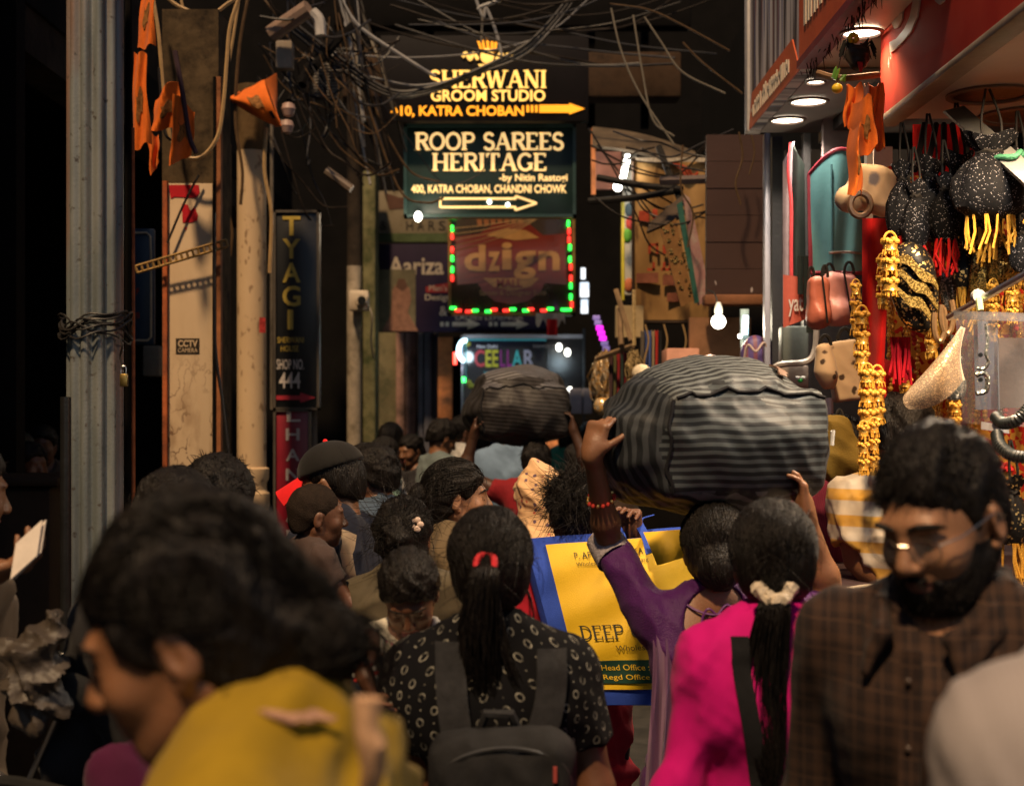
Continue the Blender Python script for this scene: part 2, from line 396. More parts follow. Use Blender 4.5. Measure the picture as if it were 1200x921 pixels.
        for d in range(3):
            e1, e2 = [(1, 2), (2, 0), (0, 1)][d]
            A = [slice(None)] * 3; B = [slice(None)] * 3; A[d] = slice(0, -1); B[d] = slice(1, None)
            for e in (e1, e2): A[e] = slice(1, -1); B[e] = slice(1, -1)
            sa, sb = ins[tuple(A)], ins[tuple(B)]
            for flip, mm in ((0, sa & ~sb), (1, ~sa & sb)):
                p = np.array(np.nonzero(mm)); p[e1] += 1; p[e2] += 1
                def cell(o1, o2):
                    q = p.copy(); q[e1] -= o1; q[e2] -= o2; return idx[q[0], q[1], q[2]]
                Q = np.stack([cell(1, 1), cell(0, 1), cell(0, 0), cell(1, 0)], 1)
                quads.append(Q[:, ::-1] if flip else Q)
        return v, np.concatenate(quads)
def vnormals(v, q):
    n = np.cross(v[q[:, 2]] - v[q[:, 0]], v[q[:, 3]] - v[q[:, 1]]); out = np.zeros_like(v)
    for i in range(4): np.add.at(out, q[:, i], n)
    return out / np.maximum(np.linalg.norm(out, axis=1), 1e-12)[:, None]
def folds(v, amp, sc=1., seed=0, dirn=(1, .3, .35)):
    """long soft folds plus small creases, along the normal"""
    rs = np.random.RandomState(seed); x = v * sc; o = np.zeros(len(v))
    for i in range(8):
        d = np.array(dirn) * (1 if i % 2 else .4) + rs.normal(0, .45, 3); d /= np.linalg.norm(d)
        w = np.array([rs.normal(0, 1) for _ in range(3)]); fr = rs.uniform(36, 90) if i < 5 else rs.uniform(110, 200)
        ph = x @ d * fr + 1.6 * np.sin(x @ w * 9 + rs.uniform(0, 6)) + rs.uniform(0, 6)
        g = .5 + .5 * np.sin(x @ np.array([rs.normal(0, 1) for _ in range(3)]) * 7 + rs.uniform(0, 6))
        o += (1 - np.abs(np.sin(ph / 2)) * 1.6) * g * (34 / fr) ** 1.25
    return o * amp * 1.15
def to_mesh(name, v, q, m, parent, smooth=True):
    me = bpy.data.meshes.new(name); n, k = len(v), len(q); w = q.shape[1]
    me.vertices.add(n); me.vertices.foreach_set('co', np.ascontiguousarray(v, np.float32).ravel())
    me.loops.add(k * w); me.loops.foreach_set('vertex_index', np.ascontiguousarray(q, np.int32).ravel())
    me.polygons.add(k); me.polygons.foreach_set('loop_start', np.arange(0, k * w, w, dtype=np.int32))
    me.polygons.foreach_set('loop_total', np.full(k, w, np.int32))
    if smooth: me.polygons.foreach_set('use_smooth', np.ones(k, bool))
    me.update(calc_edges=True)
    ob = link_mesh(name, me, m, parent)
    try: ob.shadow_terminator_geometry_offset = .4; ob.shadow_terminator_shading_offset = .12
    except AttributeError: pass
    return ob
def strands_mesh(paths, r0, r1, sides=3):
    """many thin tapering hairs: paths array (n, m, 3)"""
    p = np.asarray(paths, float); n, m, _ = p.shape
    t = np.gradient(p, axis=1); t /= np.maximum(np.linalg.norm(t, axis=2), 1e-9)[..., None]
    u = np.cross(t, np.array([.31, .17, .93])); u /= np.maximum(np.linalg.norm(u, axis=2), 1e-9)[..., None]; w = np.cross(t, u)
    rr = (r0 + (r1 - r0) * np.linspace(0, 1, m) ** 1.5)[None, :, None]
    ring = [p + (u * math.cos(2 * math.pi * k / sides) + w * math.sin(2 * math.pi * k / sides)) * rr for k in range(sides)]
    v = np.stack(ring, 2).reshape(-1, 3); b = (np.arange(n) * m * sides)[:, None, None]
    i = np.arange(m - 1)[None, :, None] * sides; k = np.arange(sides)[None, None, :]; k2 = (k + 1) % sides
    q = np.stack([b + i + k, b + i + k2, b + i + sides + k2, b + i + sides + k], -1).reshape(-1, 4)
    return v, q

# ------------------------------------------------------------------ people
HAIRM = None
def skin(name, c):
    return M('skin ' + name, c, .48, .10, 30, .10, 220, sub=.08)
def nrm(v): v = np.array(v, float); return v / max(1e-9, np.linalg.norm(v))
class Person:
    """feet at z=0, facing +Y, 1.70 tall before scaling; placed by where the middle of the head stands in space"""
    def __init__(s, label, ear, yaw=0, lean=0, head=(0, 0, 0), sex='m', fat=1., S=None, z0=None, armL=None, armR=None, hs=1., headoff=(0, 0, 0),
                 sw=None, skinm=None, res=.012, hres=.005, cat='person', group=None, drop=0.):
        s.sex, s.fat, s.res, s.hs = sex, fat, res, hs
        s.lean = Matrix.Rotation(-R(lean), 3, 'X')
        s.HC = s.U((0, .018, 1.582 + .02 * (hs - 1))) + Vector(headoff)
        s.HR = Matrix.Rotation(R(head[1]), 3, 'Z') @ Matrix.Rotation(-R(head[0]), 3, 'X') @ Matrix.Rotation(R(head[2]), 3, 'Y')
        E_ = P(*ear); s.S = S or E_.z / s.HC.z; s.yaw = R(yaw); Rz = Matrix.Rotation(s.yaw, 3, 'Z')
        loc = E_ - Rz @ (s.HC * s.S); s.loc = Vector((loc.x, loc.y, loc.z if S else 0)); s.Rz = Rz
        s.root = bpy.data.objects.new('person', None); COL.objects.link(s.root); s.root.location = s.loc; s.root.rotation_euler.z = s.yaw; s.root.scale = (1, 1, 1)
        tag(s.root, label, cat, group)
        s.sw = sw or (.178 if sex == 'm' else .158); s.sk = skinm
        s.hres, s.drop = hres, drop
        s.arms = {}
        for sd, a in ((-1, armL), (1, armR)):
            sh = s.U((sd * s.sw, -.012, 1.385 - drop))
            if a is None: a = dict(e=(sd * (s.sw + .055), -.03, 1.11), w=(sd * (s.sw + .05), .05, .87))
            if 'wp' in a: e, w = s.loc_of(*a['ep']), s.loc_of(*a['wp'])
            else: e, w = s.U(a['e']), s.U(a['w'])
            for k_ in ('d', 'n'):
                if k_ + 'w' in a: a[k_] = tuple(s.Rz.inverted() @ Vector(a[k_ + 'w']))
            s.arms[sd] = dict(s=sh, e=e, w=w, d=a.get('d') or tuple((w - e).normalized()), n=a.get('n', (-sd, 0, 0)), curl=a.get('curl', 25), spread=a.get('spread', .012))
    def U(s, v): p = Vector((0, 0, .95)); return s.lean @ (Vector(v) - p) + p
    def loc_of(s, x, y, d):                          # photo point at depth d in this body's own frame
        return (s.Rz.inverted() @ (P(x, y, d) - s.loc)) / s.S
    def Hp(s, v): return s.HC + s.HR @ (Vector(v) * s.hs)
    def field(s, zlo=-.02, zhi=None, fine_head=True, hands=(), c=None, extra=()):
        fine = list(extra)
        if fine_head: fine.append((s.HC, .135 * s.hs, s.hres))
        for sd in hands:
            a = s.arms[sd]; fine.append((a['w'] + Vector(a['d']).normalized() * .05, .16, .0052)); fine.append((a['e'], .08, .0062))
        pts = [s.HC] + [s.arms[k][j] for k in (-1, 1) for j in 'sew'] + [s.arms[k]['w'] + Vector(s.arms[k]['d']).normalized() * .2 for k in (-1, 1)] + [s.U((0, .1, 1.3)), s.U((0, -.1, 1.3)), Vector((0, 0, .5))]
        lo = [min(p[i] for p in pts) - .2 for i in range(3)]; hi = [max(p[i] for p in pts) + .2 for i in range(3)]
        lo[0] = min(lo[0], -.3); hi[0] = max(hi[0], .3); lo[1] = min(lo[1], -.24); hi[1] = max(hi[1], .28)
        lo[2] = zlo; hi[2] = zhi or hi[2]
        return Field(lo, hi, c or s.res, fine)
    def torso(s, F, o=0., zmin=0, k=.045, breasts=True):
        f = s.fat; U = s.U
        def e(c, r): F.ell(U(c), [r[0] * f + o, r[1] * f + o, r[2] + o], np.array(s.lean), k)
        e((0, -.01, .94), (.155, .11, .12)); e((0, 0, 1.08), (.128, .094, .13)); e((0, 0, 1.25), (.148, .104, .165))
        if s.sex == 'f':
            e((0, -.02, .92), (.168, .12, .12))
            if breasts:
                for sd in (-1, 1): e((sd * .068, .085, 1.25), (.062, .055, .062))
        else: e((0, .02, 1.31), (.15, .09, .09))
        q = s.sw
        F.cone(U((-q * .8, -.012, 1.378 - s.drop)), U((0, -.012, 1.385)), .056 + o, .056 + o, k); F.cone(U((0, -.012, 1.385)), U((q * .8, -.012, 1.378 - s.drop)), .056 + o, .056 + o, k)
        for sd in (-1, 1):
            F.cone(U((0, -.018, 1.455)), U((sd * q * .86, -.012, 1.395 - s.drop)), .048 + o * .8, .05 + o, k)
            e((sd * q * .55, -.06, 1.30), (.075, .05, .095))
    def arm(s, F, sd, o=0., t0=0, t1=2., k=.03, flare=0):
        a = s.arms[sd]; f = .5 + .5 * s.fat; m = .9 if s.sex == 'f' else 1
        r0, r1, r2 = .05 * f * m, .037 * f * m, .026 * m
        if t1 <= 1:
            e = a['s'].lerp(a['e'], t1); F.cone(a['s'], e, r0 + o, r0 + (r1 - r0) * t1 + o + flare, k); F.endcut(e, a['e'] - a['s'], .060 + o + flare)
        else:
            F.cone(a['s'], a['e'], r0 + o, r1 + o, k); mid = a['e'].lerp(a['w'], .3)
            if t1 >= 2 and not o: F.cone(a['e'], mid, r1, r1 * 1.06, k); F.cone(mid, a['w'], r1 * 1.06, r2, k)
            else:
                e = a['e'].lerp(a['w'], t1 - 1); F.cone(a['e'], e, r1 + o, r1 + (r2 - r1) * (t1 - 1) + o + flare, k); F.endcut(e, a['w'] - a['e'], .052 + o + flare)
    def hand(s, F, sd):
        a = s.arms[sd]; D = nrm(a['d']); n = np.array(a['n'], float); n = nrm(n - D * (n @ D)); A = np.cross(D, n); W = np.array(a['w'])   # A: across the palm
        thumb = a.get('thumb', 1)
        if s.res > .02: F.ell(W + D * .07, (.035, .07, .02), np.stack([A, D, n], 1), .02); return
        F.box(W + D * .045, (.036, .046, .0125), .012, np.stack([A, D, n], 1), .02)
        F.cone(W - D * .01, W + D * .03, .024, .024, .02)
        for i, (q, L) in enumerate(((-.029, .068), (-.0098, .078), (.0098, .073), (.029, .056))):
            p = W + D * (.083 - abs(i - 1.2) * .004) + A * q * thumb; dr = nrm(D + A * q * 4 * a['spread'] / .012 * .12 * thumb); r = .0088 - (i == 3) * .001
            cu = R(a['curl'] * (.8 + .2 * i))
            for j, (fr, w) in enumerate(((.45, 1.), (.32, 1.25), (.23, .9))):
                dr = nrm(dr * math.cos(cu * w) + n * math.sin(cu * w)); p2 = p + dr * L * fr; F.cone(p, p2, r, r - .0008, .004); p = p2; r -= .0007
        p = W + D * .018 - A * .03 * thumb; dr = nrm(D * .62 - A * a.get('ts', .5) * thumb + n * .45); r = .0115
        F.cone(W + D * .02 - A * .012 * thumb, p + dr * .012, .016, .0125, .012)
        for L in (.038, .032, .026):
            p2 = p + dr * L; F.cone(p, p2, r, r - .0015, .005); p = p2; r -= .0015; dr = nrm(dr + n * .28 + D * .25)
    def leg(s, F, sd, o=0., t1=2., k=.035, flare=0):
        h, kn, an = Vector((sd * .088, 0, .9)), Vector((sd * .095, .015, .49)), Vector((sd * .1, -.015, .09)); f = .6 + .4 * s.fat
        F.cone(h, kn, .088 * f + o, .056 * f + o + flare * .5, k); F.cone(kn, an, .056 * f + o + flare * .5, .036 + o + flare, k)
    def body(s, hands=(-1, 1), face=True, legs=True, mouth=(.30, .10, .08), ears=True, sharp=1):
        F = s.field(hands=hands if s.res < .02 else ()); s.torso(F)
        n0 = s.U((0, -.02, 1.43)); n1 = s.Hp((0, -.022, -.05)); nk = .056 if s.sex == 'm' else .047
        F.cone(n0, n1, nk, nk * .95, .03)
        H, hs, hr = s.Hp, s.hs, np.array(s.HR)
        def e(c, r, k=.014, op='u', rm=None): F.ell(H(c), [v * hs for v in r], hr if rm is None else rm, k * hs, op)
        def cn(a, b, ra, rb, k=.01): F.cone(H(a), H(b), ra * hs, rb * hs, k * hs)
        e((0, -.014, .026), (.074, .094, .087), .02); e((0, .028, -.022), (.061, .066, .082), .03); e((0, .05, -.075), (.04, .036, .033), .03); e((0, .07, -.094), (.021, .017, .017), .02)
        if face:
            for x in (-1, 1):
                e((x * .037, .062, -.03), (.025, .025, .025), .02)
                cn((x * .05, -.01, -.055), (x * .025, .06, -.092), .018, .016, .02)
            e((0, .082, .024), (.048, .013, .011), .014)
            for x in (-1, 1): e((x * .032, .102, .003), (.019, .016, .012), .012, 's')
            for x in (-1, 1): e((x * .031, .0735, .001), (.0155, .0145, .0125), .004)
            cn((0, .088, .012), (0, .110, -.026), .0085, .0125, .012); 
            for x in (-1, 1): e((x * .0125, .101, -.031), (.0085, .011, .0075), .006)
            e((0, .088, -.0555), (.024, .012, .006), .008); e((0, .0865, -.0675), (.021, .012, .0072), .008); e((0, .104, -.0612), (.024, .013, .0016), .004, 's')
        else: e((0, .1, -.02), (.014, .02, .02))
        if ears:
            for x in (-1, 1):
                rm = np.array(s.HR @ Matrix.Rotation(x * R(-22), 3, 'Z') @ Matrix.Rotation(R(-10), 3, 'X'))
                e((x * .077, -.012, -.014), (.0085, .0185, .031), .008, 'u', rm); e((x * .087, -.006, -.012), (.007, .010, .018), .006, 's', rm); e((x * .073, -.002, -.043), (.006, .009, .009), .006)
        for sd in (-1, 1):
            s.arm(F, sd)
            if s.res < .025: s.hand(F, sd)
            if legs: s.leg(F, sd); F.cone((sd * .1, -.04, .05), (sd * .115, .14, .025), .036, .026, .03)
        s.bodyF = F
        v, q = F.mesh()
        o = to_mesh('body', v * s.S, q, s.sk, s.root)
        if face and mouth:
            o.data.materials.append(M('lips %s' % (mouth,), mouth, .4, .1, 40, .1, 200))
            fc = (v[q].mean(1) - np.array(s.HC)) @ hr / s.hs
            mk = ((fc[:, 0] / .026) ** 2 + ((fc[:, 2] + .0615) / .0115) ** 2 < 1) & (fc[:, 1] > .075)
            o.data.polygons.foreach_set('material_index', mk.astype(np.int32))
        return o
    def put(s, name, F, m, amp=0, sc=1., seed=0, dirn=(1, .3, .35), lim=None, label=None):
        v, q = F.mesh()
        if len(v) == 0: return None
        if amp:
            n = vnormals(v, q); v = v + n * np.maximum(folds(v, amp, sc, seed, dirn), -.005)[:, None]
        o = to_mesh(name, v * s.S, q, m, s.root)
        if label: o['label'] = label
        return o
    def shirt(s, m, name='shirt', o=.014, sleeve=.55, hem=.82, neck=None, amp=.006, seed=1, res=None, sleeves=(-1, 1), so=.012, flare=.008, c=None, skirt=None, breasts=True):
        F = s.field(zlo=.05, c=c or s.res * .9, fine_head=False, hands=())
        s.torso(F, o, breasts=breasts)
        for sd in sleeves:
            if sleeve: s.arm(F, sd, so, 0, sleeve, .035, flare)
        if skirt:                                    # long kurta or dress: (hem z, half width, half depth)
            z, w, dp = skirt
            for i in range(7):
                t = i / 6; F.ell((0, -.005, .95 + (z - .95) * t), (.165 * s.fat + o + (w - .165) * t, .125 * s.fat + o + (dp - .125) * t, .08), None, .05)
            F.plane((0, 0, -1), (0, 0, z), .004)
        else: F.plane((0, 0, -1), (0, 0, hem), .004)
        for c_, r_ in (neck or [((0, .035, 1.475), (.075, .085, .06))]): F.ell(s.U(c_), r_, np.array(s.lean), .006, 's')
        return s.put(name, F, m, amp, 1, seed)
    def trousers(s, m, name='trousers', o=.014, flare=.02, seed=3):
        F = s.field(zlo=.03, zhi=1.1, c=.02, fine_head=False)
        F.ell((0, -.01, .93), (.16 * s.fat + o, .115 * s.fat + o, .11), None, .04)
        for sd in (-1, 1): s.leg(F, sd, o, flare=flare)
        F.plane((0, 0, -1), (0, 0, .10), .003); return s.put(name, F, m, .005, 1, seed)
    def skirt(s, m, name='skirt', hem=.06, w=.27, seed=4, pleats=True):
        F = s.field(zlo=.01, zhi=1.15, c=.02, fine_head=False)
        for i in range(9):
            t = i / 8; F.ell((0, -.005, 1.0 + (hem - 1.0) * t), (.165 * s.fat + .012 + (w - .165) * t, .12 * s.fat + .012 + (w * .8 - .12) * t, .09), None, .05)
        F.plane((0, 0, -1), (0, 0, hem), .003); return s.put(name, F, m, .012, 1, seed, dirn=(1, 1, 0))
    def shoes(s, m):
        F = Field((-.25, -.16, -.01), (.25, .25, .14), .011)
        for sd in (-1, 1):
            F.cone((sd * .1, -.05, .05), (sd * .118, .16, .03), .046, .036, .03); F.cone((sd * .1, -.03, .06), (sd * .1, -.02, .10), .045, .04, .02)
        F.plane((0, 0, -1), (0, 0, .004), .003); s.put('shoes', F, m)
    # ---- hair
    def cap(s, F, t=.014, puff=(0, 0, 0), top=0., hairline=.076, nape=-.075, side=.034):
        H, hr = s.Hp, np.array(s.HR)
        F.ell(H((puff[0], -.014 + puff[1], .026 + puff[2])), [(.074 + t) * s.hs, (.094 + t) * s.hs, (.087 + t + top) * s.hs], hr, .01)
        F.ell(H((0, -.05, -.03)), [(.058 + t) * s.hs, (.045 + t) * s.hs, (.06 + t) * s.hs], hr, .04)
        a, b = Vector((0, .098, hairline)), Vector((0, side, .0))           # hairline plane: forehead to in front of the ear
        d = a - b; n = Vector((0, d.z, -d.y)); F.plane(s.HR @ n, H(a), .012)
        for x in (-1, 1): F.ell(H((x * .088, .002, -.022)), (.026 * s.hs, .026 * s.hs, .037 * s.hs), hr, .008, 's')
        d2 = Vector((0, -.055, nape)) - Vector((0, .03, -.012)); n2 = Vector((0, d2.z, -d2.y)); n2 = n2 if n2.z < 0 else -n2
        F.plane(s.HR @ n2, H((0, -.055, nape)), .012)
    def hairfield(s, m=.06, res=None, lo=-.16, hi=.17):
        r = res or s.hres * 1.15; c = s.HC; k = s.hs
        return Field([c[0] - .15 * k - m, c[1] - .17 * k - m, c[2] + (lo - .02) * k - m * .3], [c[0] + .15 * k + m, c[1] + .16 * k + m, c[2] + hi * k + m * .5], r)
    def skullpts(s, n, t=.016, zmin=-.07, front=.07, seed=0, puff=(0, 0, 0), top=0, lift=0):
        rs = np.random.RandomState(seed); d = rs.normal(size=(n * 4, 3)); d /= np.linalg.norm(d, axis=1)[:, None]
        p = d * np.array([.074 + t, .094 + t, .087 + t + top]) + np.array([puff[0], -.014 + puff[1], .026 + puff[2]])
        ok = (p[:, 2] > zmin) & ((p[:, 1] < .02) | (p[:, 2] > .02 + lift + (p[:, 1] - .02) * .62))
        ok &= ~((np.abs(p[:, 0]) > .05) & (p[:, 1] > -.03) & (p[:, 2] < .012))
        return p[ok][:n], d[ok][:n]
    def world(s, p): return (np.asarray(p) * s.hs) @ np.array(s.HR).T + np.array(s.HC)
    def tufts(s, n, L=.03, r=.0016, t=.014, curl=.4, flow=(0, -.2, .2), seed=0, name='hair_tufts', parent=None, **k):
        p, d = s.skullpts(n, t, seed=seed, **k); rs = np.random.RandomState(seed + 1); m = 5
        dr = d + np.array(flow) + rs.normal(0, curl, d.shape); tang = np.cross(d, rs.normal(size=d.shape)); tt = np.linspace(0, 1, m)[None, :, None]
        ln = (L * rs.uniform(.5, 1.3, len(p)))[:, None, None]
        path = p[:, None, :] - d[:, None, :] * .006 + dr[:, None, :] * ln * tt * .8 + tang[:, None, :] * ln * tt * tt * curl + np.array([0, 0, -1])[None, None] * ln * tt ** 2 * .3
        v, q = strands_mesh(s.world(path.reshape(-1, 3)).reshape(path.shape), r * s.hs, r * .3 * s.hs)
        o = to_mesh(name, v * s.S, q, HAIRM, parent or s.root); o['kind'] = 'stuff'; return o
    def combed(s, n, gather, t=.017, r=.0022, seed=0, sag=.012, name='hair_strands', parent=None, mat=None, **k):
        """strands laid over the skull from the hairline to the point where the hair is gathered"""
        p, d = s.skullpts(n, t, seed=seed, **k); rs = np.random.RandomState(seed + 2); m = 9; g = np.array(gather)
        tt = np.linspace(0, 1, m)[None, :, None]; c = np.array([0, -.014, .026]); rad = np.array([.074 + t, .094 + t, .087 + t])
        gj = g + rs.normal(0, .008, (len(p), 3)); path = p[:, None, :] * (1 - tt) + gj[:, None, :] * tt
        e = (path - c) / rad; ln = np.linalg.norm(e, axis=2)[..., None]; on = c + e / np.maximum(ln, .3) * rad * (1 + rs.uniform(-.012, .03, (len(p), 1, 1)))
        path = np.where((ln < 1.) & (tt < .93), on, path)
        v, q = strands_mesh(s.world(path.reshape(-1, 3)).reshape(path.shape), r * s.hs, r * .5 * s.hs)
        o = to_mesh(name, v * s.S, q, mat or HAIRM, parent or s.root); o['kind'] = 'stuff'; return o
    def tail(s, pts, radii, n=120, r=.0022, seed=0, name='ponytail', parent=None, mat=None, wav=.006):
        """a hanging hank of hair: head-space centre line with radii"""
        rs = np.random.RandomState(seed); c = np.array([list(p) for p in spline(pts, 6)]); m = len(c)
        rad = np.interp(np.linspace(0, 1, m), np.linspace(0, 1, len(radii)), radii)
        a = rs.uniform(0, 6.28, n); q = np.sqrt(rs.uniform(.0, 1, n)); ph = rs.uniform(0, 6, n)
        wob = np.sin(np.linspace(0, 9, m)[None, :] + ph[:, None]) * wav * np.linspace(0, 1, m)[None, :]
        path = np.zeros((n, m, 3)); end = np.clip(rs.uniform(.82, 1.02, n), 0, 1)
        for i in range(n):
            u = np.linspace(0, end[i], m) * (m - 1); ci = np.stack([np.interp(u, np.arange(m), c[:, j]) for j in range(3)], 1); ri = np.interp(u, np.arange(m), rad)
            path[i, :, 0] = ci[:, 0] + np.cos(a[i]) * q[i] * ri + wob[i]; path[i, :, 1] = ci[:, 1] + np.sin(a[i]) * q[i] * ri * .75; path[i, :, 2] = ci[:, 2] + wob[i] * .3
        v, f = strands_mesh(s.world(path.reshape(-1, 3)).reshape(path.shape), r * s.hs, r * .35 * s.hs)
        o = to_mesh(name, v * s.S, f, mat or HAIRM, parent or s.root); return o
    def hairput(s, F, m=None, amp=.004, seed=0, name='hair'):
        v, q = F.mesh()
        if amp: v = v + vnormals(v, q) * folds(v, amp, 2.2, seed, (1, .2, .1))[:, None]
        return to_mesh(name, v * s.S, q, m or HAIRM, s.root)
    def surf(s, o=.018, front=False, arms=False):
        """(x, z) -> y of the clothed trunk's back (or front)"""
        F = s.field(zlo=.5, c=.012, fine_head=False); s.torso(F, o)
        if arms:
            for sd in (-1, 1): s.arm(F, sd, o - .004, 0, 1.5)
        ins = F.f < 0; ax = F.ax
        def f(x, z):
            i = min(len(ax[0]) - 1, int(np.searchsorted(ax[0], x))); k = min(len(ax[2]) - 1, int(np.searchsorted(ax[2], z))); c = np.nonzero(ins[i, :, k])[0]
            if not len(c): return 0.
            j = c[-1] if front else c[0]; j2 = min(len(ax[1]) - 1, j + 1) if front else max(0, j - 1); a, b = F.f[i, j, k], F.f[i, j2, k]
            return float(ax[1][j] + (ax[1][j2] - ax[1][j]) * (a / (a - b) if a != b else 0))
        return f
    def flyaway(s, n, L=.05, seed=0, parent=None, t=.016):
        p, d = s.skullpts(n, t, seed=seed + 50, front=.07); rs = np.random.RandomState(seed); tg = np.cross(d, rs.normal(size=d.shape)); tt = np.linspace(0, 1, 7)[None, :, None]; ln = (L * rs.uniform(.4, 1.3, len(p)))[:, None, None]
        path = p[:, None] - d[:, None] * .003 + ln * (tg[:, None] * tt * .8 + d[:, None] * np.sin(tt * 2.4) * rs.uniform(.1, .45, (len(p), 1, 1)) + np.array([0, -.2, -.7]) * tt ** 2)
        v, q = strands_mesh(s.world(path.reshape(-1, 3)).reshape(path.shape), .0011 * s.hs, .0004); o = to_mesh('loose_hairs', v * s.S, q, HAIRM, parent or s.root); o['kind'] = 'stuff'; return o
    def eyes(s, closed=True, brow=True, th=.0032):
        H = s.Hp; mb = MB(); S = s.S; eb = MB()
        for x in (-1, 1):
            if brow: mb.tube([H((x * .012, .0945, .0225)) * S, H((x * .03, .0965, .029)) * S, H((x * .048, .083, .0245)) * S, H((x * .056, .072, .018)) * S], th * S, 6, rs=[th * S * .9, th * S * 1.2, th * S, th * S * .4])
            z = -.0045 if closed else 0
            mb.tube([H((x * .0185, .0855, z - .001)) * S, H((x * .031, .0885, z - .003 if closed else z + .005)) * S, H((x * .045, .079, z)) * S], .0016 * S, 5)
            if not closed: eb.ell(H((x * .031, .0825, .001)) * S, .0062 * S, 10)
        o = MBlocal(mb, 'eyebrow_and_lash', HAIRM, s.root)
        if not closed: MBlocal(eb, 'eye', M('eye dark', (.02, .012, .008), .15, .1, 50, 0), s.root)
    def lp(s, name, mb, m, parent=None):            # a part given in scaled local coordinates
        return MBlocal(mb, name, m, parent or s.root)
def MBlocal(mb, name, m, parent, smooth=True):
    me = bpy.data.meshes.new(name); me.from_pydata([tuple(p) for p in mb.v], [], mb.f); ob = link_mesh(name, me, m, parent)
    if smooth:
        me.polygons.foreach_set('use_smooth', [True] * len(mb.f))
        try: me.set_sharp_from_angle(angle=R(40))
        except Exception: pass
    return ob
def hair_mat(name='black hair', c=(.0075, .0058, .0048), rough=.46):
    g = G(name, rough); n = g.noise(60, 3, stretch=(1, 1, .18)); g.base(g.mix(g.step(n, .35, .7), tuple(v * .6 for v in c), tuple(v * 1.8 for v in c)))
    n2 = g.noise(260, 2, stretch=(1, 1, .1)); bp = g.N.new('ShaderNodeBump'); bp.inputs['Strength'].default_value = 1; bp.inputs['Distance'].default_value = .006; setin(g.b, 'Specular IOR Level', .22)
    g.L.new(n2, bp.inputs['Height']); g.L.new(bp.outputs[0], g.b.inputs['Normal']); return g.m
HAIRM = hair_mat()

# ------------------------------------------------------------------ cloth patterns
SK1 = skin('brown', (.21, .095, .045)); SK2 = skin('deep', (.13, .055, .028)); SK3 = skin('tan', (.30, .15, .08)); SK4 = skin('dark', (.075, .034, .02))
def cloth(name, c, rough=.8, var=.12, sheen=.3, bump=.10, bs=900): return M('cloth ' + name, c, rough, var, 14, bump, bs, sheen=sheen)
def m_rings():
    g = G('cloth black with white rings', .85, .05, .2, 500); setin(g.b, 'Specular IOR Level', .06)
    u = g.op('ADD', g.x, g.op('MULTIPLY', g.op('SIGN', g.x), g.op('MULTIPLY', g.op('ADD', g.y, .09), .9)))
    cw, rw = .0315, .046
    uc = g.op('DIVIDE', u, cw); col = g.op('FLOOR', uc); zz = g.op('ADD', g.op('DIVIDE', g.z, rw), g.op('MULTIPLY', g.op('MODULO', col, 2), .5))
    def cell(dz):
        a = g.op('MULTIPLY', g.op('SUBTRACT', g.op('FRACT', uc), .5), cw); b = g.op('MULTIPLY', g.op('SUBTRACT', g.op('FRACT', g.op('ADD', zz, dz)), .5), rw)
        return g.op('SQRT', g.op('ADD', g.op('MULTIPLY', a, a), g.op('MULTIPLY', b, b)))
    ring = g.op('LESS_THAN', g.op('ABSOLUTE', g.op('SUBTRACT', cell(0), .0070)), .0013); dot = g.op('LESS_THAN', cell(.5), .0017)
    worn = g.op('MULTIPLY', g.op('MAXIMUM', ring, dot), g.step(g.noise(70, 3), .36, .6))
    return g.base(g.mix(worn, (.005, .005, .006), (.26, .25, .21)))
def m_plaid():
    g = G('cloth brown plaid', .85, .1, .2, 500); u = g.op('ADD', g.x, g.op('MULTIPLY', g.y, .5))
    def band(v, f, w, o=0): return g.op('LESS_THAN', g.op('FRACT', g.op('ADD', g.op('MULTIPLY', v, f), o)), w)
    a = g.op('ADD', g.op('MULTIPLY', band(u, 24, .35), .5), g.op('MULTIPLY', band(g.z, 24, .3), .35)); th = g.op('MAXIMUM', band(u, 24, .06, .3), band(g.z, 24, .06, .3))
    c = g.mix(a, (.018, .010, .008), (.050, .026, .016)); return g.base(g.mix(g.op('MULTIPLY', th, .6), c, (.075, .040, .024)))
def m_stripe(name, c1, c2, f, w=.5, axis='z', o=0, rough=.8, wob=.0, bump=.2, mixn=.25):
    g = G(name, rough, .1, bump, 420); v = {'x': g.x, 'y': g.y, 'z': g.z}[axis] if isinstance(axis, str) else g.op('ADD', g.op('ADD', g.op('MULTIPLY', g.x, axis[0]), g.op('MULTIPLY', g.y, axis[1])), g.op('MULTIPLY', g.z, axis[2]))
    if wob: v = g.op('ADD', v, g.op('MULTIPLY', g.noise(6, 2), wob))
    t = g.op('FRACT', g.op('ADD', g.op('MULTIPLY', v, f), o)); k = g.op('MULTIPLY', g.step(t, w, w + .06), g.op('SUBTRACT', 1, g.step(t, .94, 1.0)))
    k = g.op('MULTIPLY', k, g.op('ADD', 1 - mixn, g.op('MULTIPLY', g.noise(30, 4), mixn)))
    return g.base(g.mix(k, c1, c2))
def m_floral(name, base, c1, c2, sc=40, rough=.8):
    g = G(name, rough, .2, .2, 400); d = g.vor(sc); cc = g.vor(sc, out='Color'); sp = g.N.new('ShaderNodeSeparateXYZ'); g.L.new(cc, sp.inputs[0])
    w = g.op('ADD', d, g.op('MULTIPLY', g.noise(sc * 2.4, 3), .35)); k = g.op('MULTIPLY', g.op('SUBTRACT', 1, g.step(w, .38, .5)), g.op('GREATER_THAN', sp.outputs[0], .35))
    col = g.mix(g.op('GREATER_THAN', sp.outputs[1], .5), c1, c2); return g.base(g.mix(k, base, col))

